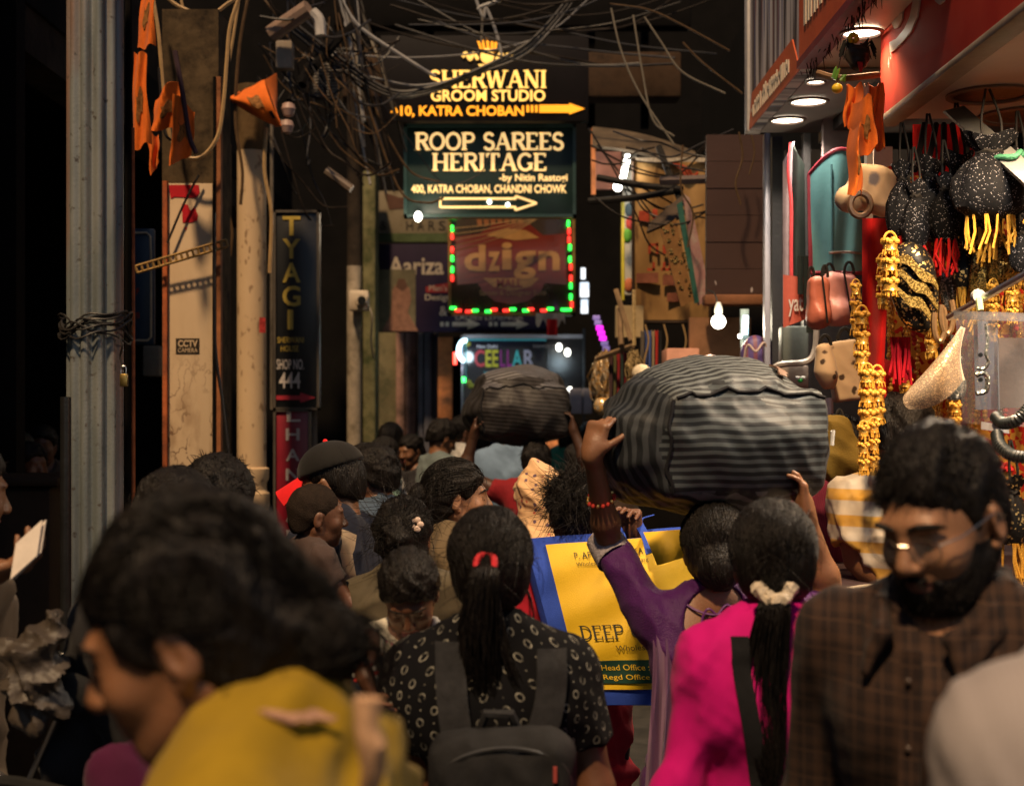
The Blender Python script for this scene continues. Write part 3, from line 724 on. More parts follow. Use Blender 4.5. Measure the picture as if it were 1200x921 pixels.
# ------------------------------------------------------------------ the crowd
def build_polka():
    p = Person('woman seen from behind in a black ring-patterned top with a red-tied ponytail', (574, 664, 2.8), yaw=4, head=(4, 0, 0), sex='f', fat=1.3, sw=.168, drop=.022, skinm=SK2, hres=.005, res=.011)
    p.body(face=False, hands=())
    p.shirt(m_rings(), 'printed_top', .014, .62, .80, [((0, .02, 1.485), (.07, .08, .045))], .006, 11, flare=.012)
    p.trousers(cloth('black trousers', (.02, .02, .022)))
    F = p.hairfield(); p.cap(F, .016, top=.004, nape=-.085); h = p.hairput(F)
    p.combed(1800, (-.016, -.125, -.002), .018, .0009, 3, parent=h); p.flyaway(110, .05, 4, h)
    tl = p.tail([(-.016, -.120, .014), (-.020, -.150, -.012), (-.028, -.14, -.09), (-.03, -.128, -.17), (-.02, -.12, -.25), (.012, -.125, -.33)], [.020, .03, .04, .042, .036, .012], 420, .0013, 4, parent=h)
    p.tail([(-.0, -.12, -.05), (.02, -.13, -.15), (.05, -.13, -.24), (.075, -.13, -.31)], [.012, .012, .01, .004], 30, .0016, 5, parent=h, name='loose_hair')
    p.tail([(.072, -.0, -.03), (.086, -.02, -.08), (.09, -.03, -.15), (.082, -.04, -.18)], [.003, .004, .003, .002], 7, .0012, 6, parent=h, name='loose_hair')
    mb = MB(); H, S = p.Hp, p.S
    mb.tube([H((-.016 + .019 * math.cos(a), -.132 + .012 * math.sin(a) , .012 + .020 * math.sin(a) + .003 * math.cos(a))) * S for a in np.linspace(0, 6.283, 18)], .0075 * S, 8)
    p.lp('hair_tie', mb, cloth('red band', (.55, .02, .03), .6))
    return p
def build_man():
    p = Person('bearded man in glasses and a brown checked shirt looking down as he walks towards us', (1104, 604, 2.02), yaw=140, lean=2, head=(23, -10, 2), sex='m', fat=1.02, skinm=SK3, hres=.0042, res=.011)
    p.body(mouth=(.22, .09, .07), hands=())
    p.shirt(m_plaid(), 'checked_shirt', .016, 1.92, .78, [((0, .055, 1.475), (.058, .085, .05)), ((0, .128, 1.432), (.024, .06, .05))], .007, 12, flare=.01)
    p.trousers(cloth('dark jeans', (.03, .035, .05))); p.shoes(M('shoe leather', (.03, .02, .015), .5))
    U, S, H = p.U, p.S, p.Hp
    for sd in (-1, 1):                               # collar leaves
        F = Field((-.2, -.2, 1.3), (.2, .25, 1.6), .005); q = [U(k) for k in ((0, -.085, 1.487), (sd * .055, -.062, 1.492), (sd * .082, -.01, 1.482), (sd * .078, .05, 1.455), (sd * .05, .105, 1.425))]
        for a, b in zip(q, q[1:]): F.cone(a, b, .012, .012, .012); F.cone(a + Vector((sd * .012, 0, -.022)), b + Vector((sd * .014, .004, -.024)), .009, .008, .016)
        F.cone(q[-2] + Vector((sd * .012, .005, -.02)), q[-1] + Vector((sd * .02, .012, -.055)), .010, .005, .014); F.cone(q[-1], q[-1] + Vector((sd * .018, .014, -.05)), .010, .005, .014)
        if sd < 0: F.plane((1, 0, 0), (-.002, 0, 0), .002)
        else: F.plane((-1, 0, 0), (.002, 0, 0), .002)
        v, q_ = F.mesh(); to_mesh('collar', v * S, q_, MATS['cloth brown plaid'], p.root)
    mb = MB(); mb.sheet(lambda u, v: U((.0 + (v - .5) * .03, .125 + .012 * math.sin(u * 3.1), 1.41 - .5 * u)) * S, 14, 2, .006); p.lp('button_placket', mb, MATS['cloth brown plaid'])
    for i in range(5): p.lp('button', MB().ell(U((0, .133 + .010 * math.sin((.1 + .18 * i) * 3.1), 1.37 - .09 * i)) * S, (.005, .003, .005), 10), M('button horn', (.06, .04, .03), .3))
    F = p.hairfield(); p.cap(F, .005, puff=(0, .002, .004), top=.012, hairline=.076, nape=-.06, side=.03); h = p.hairput(F, amp=.006)
    p.tufts(4200, .011, .0010, .007, .5, (.25, .2, -.1), 7, parent=h, top=.008, puff=(0, .002, .004))
    # beard
    F = p.hairfield(lo=-.19, hi=.06); hr, hs = np.array(p.HR), 1
    F.ell(H((0, .034, -.034)), (.066, .069, .087), hr, .02); F.ell(H((0, .054, -.09)), (.042, .038, .029), hr, .03); F.ell(H((0, .07, -.098)), (.026, .023, .018), hr, .02)
    for x in (-1, 1): F.cone(H((x * .058, -.008, -.05)), H((x * .03, .06, -.102)), .02, .018, .02)
    F.ell(H((0, .094, -.049)), (.03, .016, .0065), hr, .008)
    F.ell(H((0, .095, -.0615)), (.024, .03, .0085), hr, .006, 's'); F.ell(H((0, .10, -.02)), (.045, .06, .026), hr, .01, 's')
    for x in (-1, 1): F.ell(H((x * .038, .075, -.022)), (.034, .045, .033), hr, .012, 's')
    d = Vector((0, .06, -.052)); F.plane(p.HR @ Vector((0, .35, .95)), H((0, .02, -.012)), .006)
    F.plane(p.HR @ Vector((0, -.9, -.15)), H((0, -.018, 0)), .006)
    v, q = F.mesh(); b = to_mesh('beard', v * S, q, HAIRM, p.root)
    rs = np.random.RandomState(5); n = vnormals(v, q); k = rs.choice(len(v), 1300); t = np.linspace(0, 1, 4)[None, :, None]; ln = rs.uniform(.005, .010, (1300, 1, 1))
    path = v[k][:, None] - n[k][:, None] * .003 + (n[k] * .6 + hr @ np.array([0, .1, -.8]) + rs.normal(0, .3, (1300, 3)))[:, None] * t * ln
    v2, q2 = strands_mesh(path, .001, .0003); o = to_mesh('beard_hairs', v2 * S, q2, HAIRM, b); o['kind'] = 'stuff'
    p.eyes(True, True, .0042)
    # spectacles
    mb = MB(); gm = M('spectacle metal', (.55, .5, .42), .25, .05, 30, 0, metal=1)
    for x in (-1, 1):
        mb.tube([H((x * .033 + .0245 * math.cos(a), .104 - abs(x * .033 + .0245 * math.cos(a)) * .10, -.003 + .019 * math.sin(a) - .003 * math.sin(a) ** 2)) * S for a in np.linspace(0, 6.283, 22)], .0011 * S, 6)
        mb.tube([H((x * .057, .098, .004)) * S, H((x * .074, .07, .004)) * S, H((x * .083, .0, .006)) * S, H((x * .084, -.02, -.008)) * S], .0013 * S, 6)
    mb.tube([H((-.0095, .103, .003)) * S, H((0, .108, .006)) * S, H((.0095, .103, .003)) * S], .0011 * S, 6)
    fr = p.lp('spectacles', mb, gm)
    for x in (-1, 1):
        m2 = MB(); m2.add([H((x * .033 + .0245 * math.cos(a), .104 - abs(x * .033 + .0245 * math.cos(a)) * .10, -.003 + .019 * math.sin(a))) * S for a in np.linspace(0, 6.0, 20)] , [tuple(range(20))])
        m_, nt, b_ = nodes('spectacle lens') if 'spectacle lens' not in MATS else (MATS['spectacle lens'], 0, 0)
        if b_: b_.inputs['Base Color'].default_value = (.8, .8, .8, 1); b_.inputs['Roughness'].default_value = .05; b_.inputs['Alpha'].default_value = .07; MATS['spectacle lens'] = m_
        p.lp('lens', m2, MATS['spectacle lens'], fr)
    return p
def build_profile():
    p = Person('bowed woman in profile with a loose dark bun and mustard yellow dupatta', (218, 742, 1.40), yaw=84, lean=7, headoff=(0, .035, -.012), head=(24, 2, 0), sex='f', fat=1.12, skinm=SK1, hres=.0042, res=.011, sw=.17)
    p.body(mouth=(.22, .07, .055), hands=())
    mu = cloth('mustard', (.27, .17, .006), .75, .16)
    p.shirt(mu, 'mustard_kurta', .02, .8, .3, [((0, .05, 1.50), (.07, .085, .05))], .010, 21, skirt=(.35, .25, .2))
    U, S, H = p.U, p.S, p.Hp
    # dupatta thrown round the neck and over both shoulders
    F = p.field(zlo=.7, c=.011, fine_head=False); p.torso(F, .028, breasts=True)
    F.cone(U((0, -.05, 1.475)), U((.10, -.02, 1.43)), .055, .06, .04); F.cone(U((0, -.05, 1.475)), U((-.10, -.02, 1.43)), .055, .06, .04)
    F.cone(U((-.17, -.03, 1.36)), U((-.20, -.03, 1.08)), .075, .10, .05); F.cone(U((.17, -.03, 1.36)), U((.20, -.03, 1.08)), .075, .10, .05)
    for a_, b_, c_ in (((-.05, -.10, 1.475), (-.13, -.07, 1.43), (-.21, .05, 1.22)), ((-.06, -.06, 1.50), (-.15, -.03, 1.435), (-.23, .02, 1.2)), ((-.065, -.02, 1.50), (-.16, .01, 1.42), (-.22, .10, 1.2)), ((-.06, .03, 1.49), (-.14, .06, 1.41), (-.18, .15, 1.2)), ((-.02, -.12, 1.46), (-.11, -.13, 1.36), (-.2, -.08, 1.15)), ((.02, -.13, 1.45), (-.07, -.15, 1.32), (-.18, -.13, 1.1)), ((.06, -.12, 1.45), (-.02, -.16, 1.27), (-.12, -.16, 1.05))):
        F.cone(U(a_), U(b_), .022, .014, .022); F.cone(U(b_), U(c_), .014, .018, .022)
    F.plane((0, .2, -1), (0, 0, 1.0), .01); F.ell(U((0, .06, 1.50)), (.062, .09, .06), np.array(p.lean), .01, 's')
    du = p.put('dupatta', F, mu, .016, .8, 22, (.6, .5, .8))
    bd = M('dupatta border pink', (.42, .24, .16), .7, .3, 60, .3, 300)
    vv, qq = F.mesh(); nn_ = vnormals(vv, qq)
    def snap(x, y, o=.010): i = int(np.argmin(((vv - np.array(p.loc_of(x, y, 1.30))) ** 2).sum(1))); return Vector(vv[i] + nn_[i] * o) * S
    mb = MB(); mb.sheet(lambda u, v: snap(292 + 98 * u, 866 - 30 * u + 15 * v + 3 * math.sin(u * 7)), 10, 2, .004); p.lp('border_band', mb, bd, du)
    mb = MB(); mb.tube([Vector(p.loc_of(*q)) * S for q in ((430, 935, 1.22), (438, 900, 1.2), (436, 872, 1.19), (429, 852, 1.19), (432, 818, 1.19))], .012, 8, rs=[.009 * S, .011 * S, .013 * S, .010 * S, .013 * S]); p.lp('knotted_tie', mb, M('tan tie', (.5, .3, .17), .7, .2, 40, .3), du)
    p.trousers(cloth('black leggings', (.02, .02, .022)))
    F = p.hairfield(m=.09); p.cap(F, .014, puff=(0, -.008, .006), top=.006, hairline=.082, nape=-.07, side=.042)
    F.ell(H((-.01, -.12, -.05)), (.040, .036, .036), None, .03); h = p.hairput(F, amp=.010)
    p.combed(3000, (-.01, -.14, -.02), .015, .0008, 31, parent=h, top=.008, puff=(0, -.008, .006), lift=.012)
    rs = np.random.RandomState(8); n = 1000; a = rs.normal(size=(n, 3)); a /= np.linalg.norm(a, axis=1)[:, None]; b = np.cross(a, rs.normal(size=(n, 3))); b /= np.linalg.norm(b, axis=1)[:, None]
    th = np.linspace(0, 2.6, 12)[None, :, None]; rad = np.array([.038, .036, .036]) * rs.uniform(.9, 1.1, (n, 1, 1)); path = np.array([-.01, -.128, -.055]) + .013 * np.sin(np.arange(n) * 2.1)[:, None, None] * np.array([.6, .5, 1.]) + (a[:, None] * np.cos(th) + b[:, None] * np.sin(th)) * rad
    v, q = strands_mesh(p.world(path.reshape(-1, 3)).reshape(path.shape), .0011, .0005); o = to_mesh('bun', v * S, q, HAIRM, h); p.flyaway(70, .05, 3, h, .016); p.tail([(-.01, -.15, -.05), (-.0, -.17, -.09), (.01, -.16, -.13)], [.03, .035, .012], 90, .0012, 77, 'loose_hair', h, wav=.02)
    p.eyes(True, True, .0036)
    p.lp('ear_stud', MB().ell(H((.086, -.004, -.036)) * S, .0045, 10), M('gold', (.8, .5, .15), .25, .1, 40, 0, metal=1))
    return p
def strap(p, pts, w, th, m, name, sf, parent=None, lift=.008, front=False, root=None):
    """a flat band lying on the trunk: pts are (x, z) in the body's frame"""
    c = spline([(a, 0, b) for a, b in pts], 6); mb = MB(); n = len(c) - 1
    def fn(u, v):
        i = min(n, int(round(u * n))); q = c[i]; t = (c[min(i + 1, n)] - c[max(i - 1, 0)]).normalized(); a = Vector((-t.z, 0, t.x)); q = q + a * (v - .5) * w
        e = lift + .022 * max(0, 1 - u * 4); return Vector((q.x, sf(q.x, q.z) + (e if front else -e), q.z + .012 * max(0, 1 - u * 5))) * p.S
    mb.sheet(fn, n, 3, th * p.S); return mb
def to_world(p, mb):
    o = MB(); o.v = [p.Rz @ v + p.loc for v in mb.v]; o.f = mb.f; o.mi = mb.mi; return o
def merge(a, b): a.add(b.v, b.f); return a
def field_mb(F, tr=None, amp=0, seed=0, dirn=(1, .3, .35), sc=1.):
    v, q = F.mesh()
    if amp: v = v + vnormals(v, q) * folds(v, amp, sc, seed, dirn)[:, None]
    mb = MB(); mb.v = [Vector(k) for k in v]; mb.f = [tuple(int(i) for i in k) for k in q]; mb.mi = [0] * len(q)
    if tr is not None: mb.v = [tr @ k for k in mb.v]
    return mb
def build_backpack(p):
    S = p.S; sf = p.surf(.022); fab = M('backpack nylon', (.016, .016, .017), .62, .3, 30, .35, 500)
    root = thing('backpack', 'black backpack worn over the ring-patterned top', 'backpack', tuple(p.loc + p.Rz @ (Vector((0, -.2, .82)) * S)))
    F = Field((-.25, -.42, .82), (.25, .0, 1.38), .009)
    yb = sf(0, 1.17) - .012
    F.box((.012, yb - .075, 1.08), (.148, .066, .21), .06, None); F.box((.012, yb - .14, 1.01), (.118, .04, .11), .035, None, .02)
    to_world(p, field_mb(F, Matrix.Scale(S, 4), .005, 5)).build('main_pouch', fab, root)
    st = M('backpack strap', (.03, .03, .032), .75, .25, 60, .4, 700)
    for pts in ([(-.088, 1.432), (-.087, 1.35), (-.075, 1.26), (-.05, 1.2)], [(.120, 1.415), (.114, 1.33), (.09, 1.25), (.06, 1.2)]):
        to_world(p, strap(p, pts, .062, .008, st, 'strap', sf)).build('strap', st, root)
    mb = MB(); mb.tube([Vector(q) * S for q in ((-.03, yb - .03, 1.28), (-.02, yb - .055, 1.315), (.03, yb - .055, 1.315), (.045, yb - .03, 1.28))], .009, 6); to_world(p, mb).build('grab_handle', st, root)
    mb = MB(); mb.tube(spline([Vector(q) * S for q in ((-.125, yb - .10, 1.13), (-.10, yb - .13, 1.23), (.012, yb - .136, 1.265), (.125, yb - .13, 1.23), (.15, yb - .10, 1.13))], 6), .004, 5); to_world(p, mb).build('zip', M('zip black', (.03, .03, .03), .4), root)
    to_world(p, MB().box(Vector((.105, yb - .15, 1.20)) * S, Vector((.112, yb - .143, 1.23)) * S)).build('zip_pull', M('zip pull red', (.3, .05, .04), .5), root)
def build_fuchsia():
    p = Person('woman seen from behind in a plain fuchsia kurta, long ponytail in a cream scrunchie', (905, 656, 2.8), yaw=2, head=(5, -4, 0), sex='f', fat=1.0, sw=.152, drop=.012, skinm=SK2, hres=.005, res=.011)
    p.body(face=False, hands=())
    p.shirt(cloth('fuchsia', (.50, .003, .16), .8, .08, .15), 'fuchsia_kurta', .02, 1.9, .5, [((0, .03, 1.49), (.062, .08, .05))], .009, 14, flare=.02, skirt=(.45, .24, .17))
    p.trousers(cloth('white leggings', (.5, .48, .45)))
    F = p.hairfield(); p.cap(F, .016, top=.004, nape=-.088); h = p.hairput(F)
    p.combed(1800, (-.014, -.118, -.062), .018, .0009, 13, parent=h); p.flyaway(110, .045, 14, h)
    p.tail([(-.014, -.112, -.062), (-.018, -.135, -.10), (-.03, -.12, -.19), (-.034, -.115, -.30), (-.026, -.115, -.40), (-.018, -.12, -.46)], [.026, .034, .042, .040, .030, .012], 420, .0013, 14, parent=h)
    H, S = p.Hp, p.S; sc = M('scrunchie satin', (.52, .44, .33), .45, .35, 70, .5, 60)
    v = np.linspace(0, 2 * math.pi, 40); mb = MB()
    mb.tube([H((-.014 + (.030 + .006 * math.sin(7 * a)) * math.cos(a), -.122 + (.022 + .004 * math.cos(5 * a)) * math.sin(a), -.063 + .012 * math.sin(a) + .006 * math.sin(9 * a))) * S for a in v], .013 * S, 7, rs=[(.013 + .004 * math.sin(11 * a)) * S for a in v]); p.lp('scrunchie', mb, sc, h)
    return p
def build_shoulder_bag(p):
    S = p.S; sf = p.surf(.026); m = M('bag strap black', (.012, .012, .013), .6, .2, 50, .4, 600)
    root = thing('shoulder_bag', 'black shoulder bag hanging on the fuchsia kurta by its wide strap', 'bag', tuple(p.loc + p.Rz @ (Vector((-.02, -.15, .8)) * S)))
    to_world(p, strap(p, [(-.098, 1.43), (-.094, 1.36), (-.07, 1.22), (-.045, 1.08), (-.03, .99)], .036, .007, m, 'strap', sf)).build('strap', m, root)
    F = Field((-.3, -.4, .70), (.2, .05, 1.06), .009); F.box((-.06, sf(-.06, .95) - .06, .88), (.13, .05, .115), .045, None)
    to_world(p, field_mb(F, Matrix.Scale(S, 4), .007, 6)).build('bag_body', M('bag leather black', (.012, .012, .013), .45, .3, 30, .4, 200), root)
def build_purple():
    p = Person('woman in a purple blouse steadying a big striped bag on her head', (836, 642, 3.5), yaw=0, head=(2, 0, 0), sex='f', fat=1.05, sw=.16, skinm=SK1, hres=.0055, res=.0082,
               armL=dict(ep=(716, 645, 3.62), wp=(694, 532, 3.46), dw=(.22, .05, 1), nw=(.62, .78, 0), curl=54, thumb=1, ts=.2), armR=dict(ep=(976, 706, 3.55), wp=(944, 602, 3.52), dw=(-.1, 0, 1), nw=(-1, .1, 0), curl=22, thumb=-1))
    p.body(face=False, hands=(-1, 1))
    pu = cloth('purple silk', (.055, .008, .080), .42, .2, .2, .3, 300)
    # blouse open low at the back
    p.shirt(pu, 'purple_blouse', .015, .93, .55, [((.0, -.13, 1.40), (.098, .11, .115)), ((0, .03, 1.49), (.08, .09, .06))], .009, 15, flare=.006, skirt=(.5, .26, .2))
    S, U = p.S, p.U; sf = p.surf(.006)
    a = p.arms[-1]; e = a['s'].lerp(a['e'], .93); dr = (a['e'] - a['s']).normalized(); cf = M('lace grey', (.30, .27, .29), .8, .4, 120, .6, 150)
    mb = MB(); mb.tube([(e + dr * t) * S for t in (-.012, .01, .04, .07)], .05, 14, cap=False, rs=[.058 * S, .057 * S, .055 * S, .052 * S]); p.lp('lace_cuff', mb, cf)
    wr = a['e'].lerp(a['w'], .55); d2 = (a['w'] - a['e']).normalized(); u = d2.cross(Vector((0, 1, 0))).normalized(); w = d2.cross(u); red = M('bead red', (.45, .04, .03), .35); gl = M('bead gold', (.7, .45, .15), .3, metal=1)
    mb = MB(); mg = MB()
    for i in range(16):
        an = 2 * math.pi * i / 16; (mb if i % 3 else mg).ell((wr + (u * math.cos(an) + w * math.sin(an)) * .037) * S, .0062 * S, 6)
    p.lp('bracelet_beads', mb, red); p.lp('bracelet_beads', mg, gl)
    cord = M('purple cord', (.10, .012, .13), .5)
    for pts in ([(-.105, 1.452), (-.06, 1.425), (-.01, 1.415), (.04, 1.43), (.10, 1.452)], [(-.008, 1.415), (-.03, 1.43), (-.046, 1.40), (-.05, 1.34)], [(-.004, 1.415), (.02, 1.44), (.04, 1.42), (.044, 1.35)]):
        mb = MB(); mb.tube(spline([Vector((x, sf(x, z) - .006, z)) * S for x, z in pts], 6), .0032, 6); p.lp('back_tie', mb, cord)
    # lilac dupatta hanging down her left side
    mb = MB(); mb.sheet(lambda u, v: Vector((-.145 - .05 * u + (.05 + .07 * u) * (v - .5) + .008 * math.sin(v * 14 + u * 3), -.02 - .12 * min(1, u * 7) - .03 * u + .014 * math.sin(v * 15 + u * 4), 1.445 - 1.05 * u)) * S, 16, 14, .004); p.lp('dupatta', mb, m_stripe('cloth lilac shimmer', (.13, .065, .13), (.21, .13, .20), 30, .5, 'x', rough=.4))
    F = p.hairfield(); p.cap(F, .016, nape=-.10); F.ell(p.Hp((0, -.105, -.05)), (.06, .05, .06), None, .03); h = p.hairput(F); p.combed(900, (0, -.14, -.06), .018, .0012, 16, parent=h)
    p.skirt(cloth('purple skirt', (.06, .01, .08)))
    return p
def striped_bag(c, half, yaw, f, label, dim, dome, seed, m1=None, m2=None):
    """soft zip-top carrier: front panel, end panel and domed top, stripes follow each panel"""
    tr = Matrix.Translation(c) @ Matrix.Rotation(R(yaw), 4, 'Z'); hx, hy, hz = half
    root = thing('striped_bag', label, 'bag', tuple(Vector(c) - Vector((0, 0, hz))))
    F = Field((-hx - .12, -hy - .12, -hz - .12), (hx + .12, hy + .12, hz + dome + .12), .011)
    F.box((0, 0, 0), (hx, hy, hz), .055); F.ell((-.01, .01, hz - .02), (hx * .99, hy * 1.0, dome + .03), None, .02)
    F.ell((-hx + .03, 0, .0), (.11, hy * .9, hz * .92), None, .03); F.ell((.02, -hy + .03, -.01), (hx * .88, .075, hz * .88), None, .03); F.ell((.0, 0, -hz + .03), (hx * .8, hy * .8, .075), None, .03)
    v, q = F.mesh(); n = vnormals(v, q); rs = np.random.RandomState(seed)
    v = v + n * folds(v, .009, .8, seed, (.5, .4, .9))[:, None] + n * folds(v, .004, 1.2, seed + 1, (1, .2, .6))[:, None]
    fn = n[q].mean(1); fc = v[q].mean(1)
    side = (np.abs(fn[:, 0]) > .58) & (np.abs(fc[:, 0]) > hx * .80)
    top = (fn[:, 2] > .55) & ~side; under = (fn[:, 2] < -.6) & ~side
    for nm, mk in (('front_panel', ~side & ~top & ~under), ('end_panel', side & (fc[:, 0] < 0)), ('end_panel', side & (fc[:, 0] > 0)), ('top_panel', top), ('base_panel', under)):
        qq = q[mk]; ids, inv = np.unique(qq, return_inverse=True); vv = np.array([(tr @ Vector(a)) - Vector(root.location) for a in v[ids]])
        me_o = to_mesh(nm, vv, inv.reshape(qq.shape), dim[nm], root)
        # material coordinates stay those of the bag itself
    def on(x, y, z): return tr @ Vector((x, y, z))
    def snap(x, y, z, o=.002): i = int(np.argmin(((v - np.array([x, y, z])) ** 2).sum(1))); return tr @ Vector(v[i] + n[i] * o)
    pip = M('bag piping', (.012, .012, .014), .85)
    w = lambda t: .006 * math.sin(t * 9)
    MB().tube([snap(-hx - .004, -hy - .016, -hz * .95 + 1.95 * hz * t) for t in np.linspace(0, 1, 12)], .005, 6).build('piping', pip, root)
    MB().tube([snap(-hx + 2 * hx * t, -hy - .03, hz + .012 + w(t)) for t in np.linspace(.0, 1, 16)], .005, 6).build('piping', pip, root)
    return root, snap
def build_bags():
    # woven stripes (object coordinates start at the bag's base)
    y = R(26)
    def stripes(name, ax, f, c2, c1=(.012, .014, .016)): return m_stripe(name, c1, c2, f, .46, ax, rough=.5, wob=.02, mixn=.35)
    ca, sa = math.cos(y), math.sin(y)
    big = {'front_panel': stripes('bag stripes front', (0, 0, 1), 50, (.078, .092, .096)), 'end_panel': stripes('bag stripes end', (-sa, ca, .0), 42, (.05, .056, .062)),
           'top_panel': stripes('bag stripes top', (-sa, ca, .75), 50, (.13, .145, .145)), 'base_panel': stripes('bag stripes base', (-sa, ca, .6), 40, (.14, .15, .15))}  # lighter top and darker end put the fall of light into the colour
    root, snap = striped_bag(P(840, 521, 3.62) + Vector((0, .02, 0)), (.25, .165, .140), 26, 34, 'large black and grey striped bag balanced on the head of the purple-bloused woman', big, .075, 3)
    mb = MB(); mb.tube([snap(.23, -.16, .0, .008), snap(.235, -.16, .035, .014), snap(.26, -.14, .03, .014), snap(.262, -.14, .0, .010)], .005, 6); mb.build('zip_clip', M('clip white', (.7, .7, .66), .4), root)
    mb = MB(); mb.sheet(lambda u, v: snap(.12 + .035 * v, -.06 - .06 * u, .19, .004 + .006 * math.sin(u * 3)) + Vector((0, -.012 * u, 0)), 6, 2, .004); mb.build('luggage_tag', M('tag brown', (.16, .09, .06), .5), root)
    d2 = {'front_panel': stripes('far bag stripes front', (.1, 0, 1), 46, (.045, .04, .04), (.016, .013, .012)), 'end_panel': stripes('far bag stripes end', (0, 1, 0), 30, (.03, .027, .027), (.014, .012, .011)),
          'top_panel': stripes('far bag stripes top', (0, 1, .7), 46, (.17, .165, .18), (.03, .028, .03)), 'base_panel': stripes('far bag base', (0, 1, 0), 30, (.03, .027, .027), (.014, .012, .011))}  # far bag's pale top carries the light from above in its colour
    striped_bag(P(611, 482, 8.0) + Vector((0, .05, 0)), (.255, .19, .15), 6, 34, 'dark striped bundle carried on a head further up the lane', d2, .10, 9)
def fam(name, ear, yaw, head, sex, top, hair='short', fat=1., sleeve=.6, skinm=SK1, lower=None, res=.018, hres=.008, lean=0, armL=None, armR=None, S=None, hs=1, nm='shirt', kurta=None, face=True, neck=None, group=None, hands=(), seed=1, **k):
    p = Person(name, ear, yaw, lean, head, sex, fat, S, None, armL, armR, hs, skinm=skinm, res=res, hres=hres, group=group, **k)
    p.body(face=face, hands=hands); p.shirt(top, nm, .017, sleeve, .8, neck, .013, seed, skirt=kurta, flare=.012)
    p.trousers(lower or cloth('dark trousers', (.02, .02, .024)))
    if hair != 'none':
        F = p.hairfield(); p.cap(F, {'scalp': .004, 'plain': .006}.get(hair, .016), nape=-.06 if sex == 'm' else -.085)
        if hair == 'bun': F.ell(p.Hp((0, -.125, .0)), [.045 * hs, .04 * hs, .042 * hs], None, .015)
        if hair == 'long':
            F2 = None; F.ell(p.Hp((0, -.075, -.08)), [.07 * hs, .045 * hs, .085 * hs], np.array(p.HR), .04)
        h = p.hairput(F, HAIRM if hair != 'scalp' else M('cropped hair', (.020, .013, .009), .8, .3, 60, .4, 300), amp=.003 if hair in ('scalp', 'plain') else .007, seed=seed)
        if hair in ('short', 'curly') and res < .017: p.tufts(1500 if hair == 'curly' else 900, .03 if hair == 'curly' else .014, .0012, .014, .9 if hair == 'curly' else .5, (0, -.1, .1), seed, parent=h)
        if hair in ('bun', 'long') and res < .017: p.combed(700, (0, -.12, .0), .018, .0012, seed, parent=h)
        p.hair = h
        if res < .02 and hair not in ('scalp', 'plain'): p.flyaway(70 if res > .015 else 130, .04 if sex == 'f' else .02, seed, h)
        if hair == 'short' and res >= .017: p.tufts(500, .016, .0016, .014, .5, (0, -.1, .1), seed, parent=h)
    return p
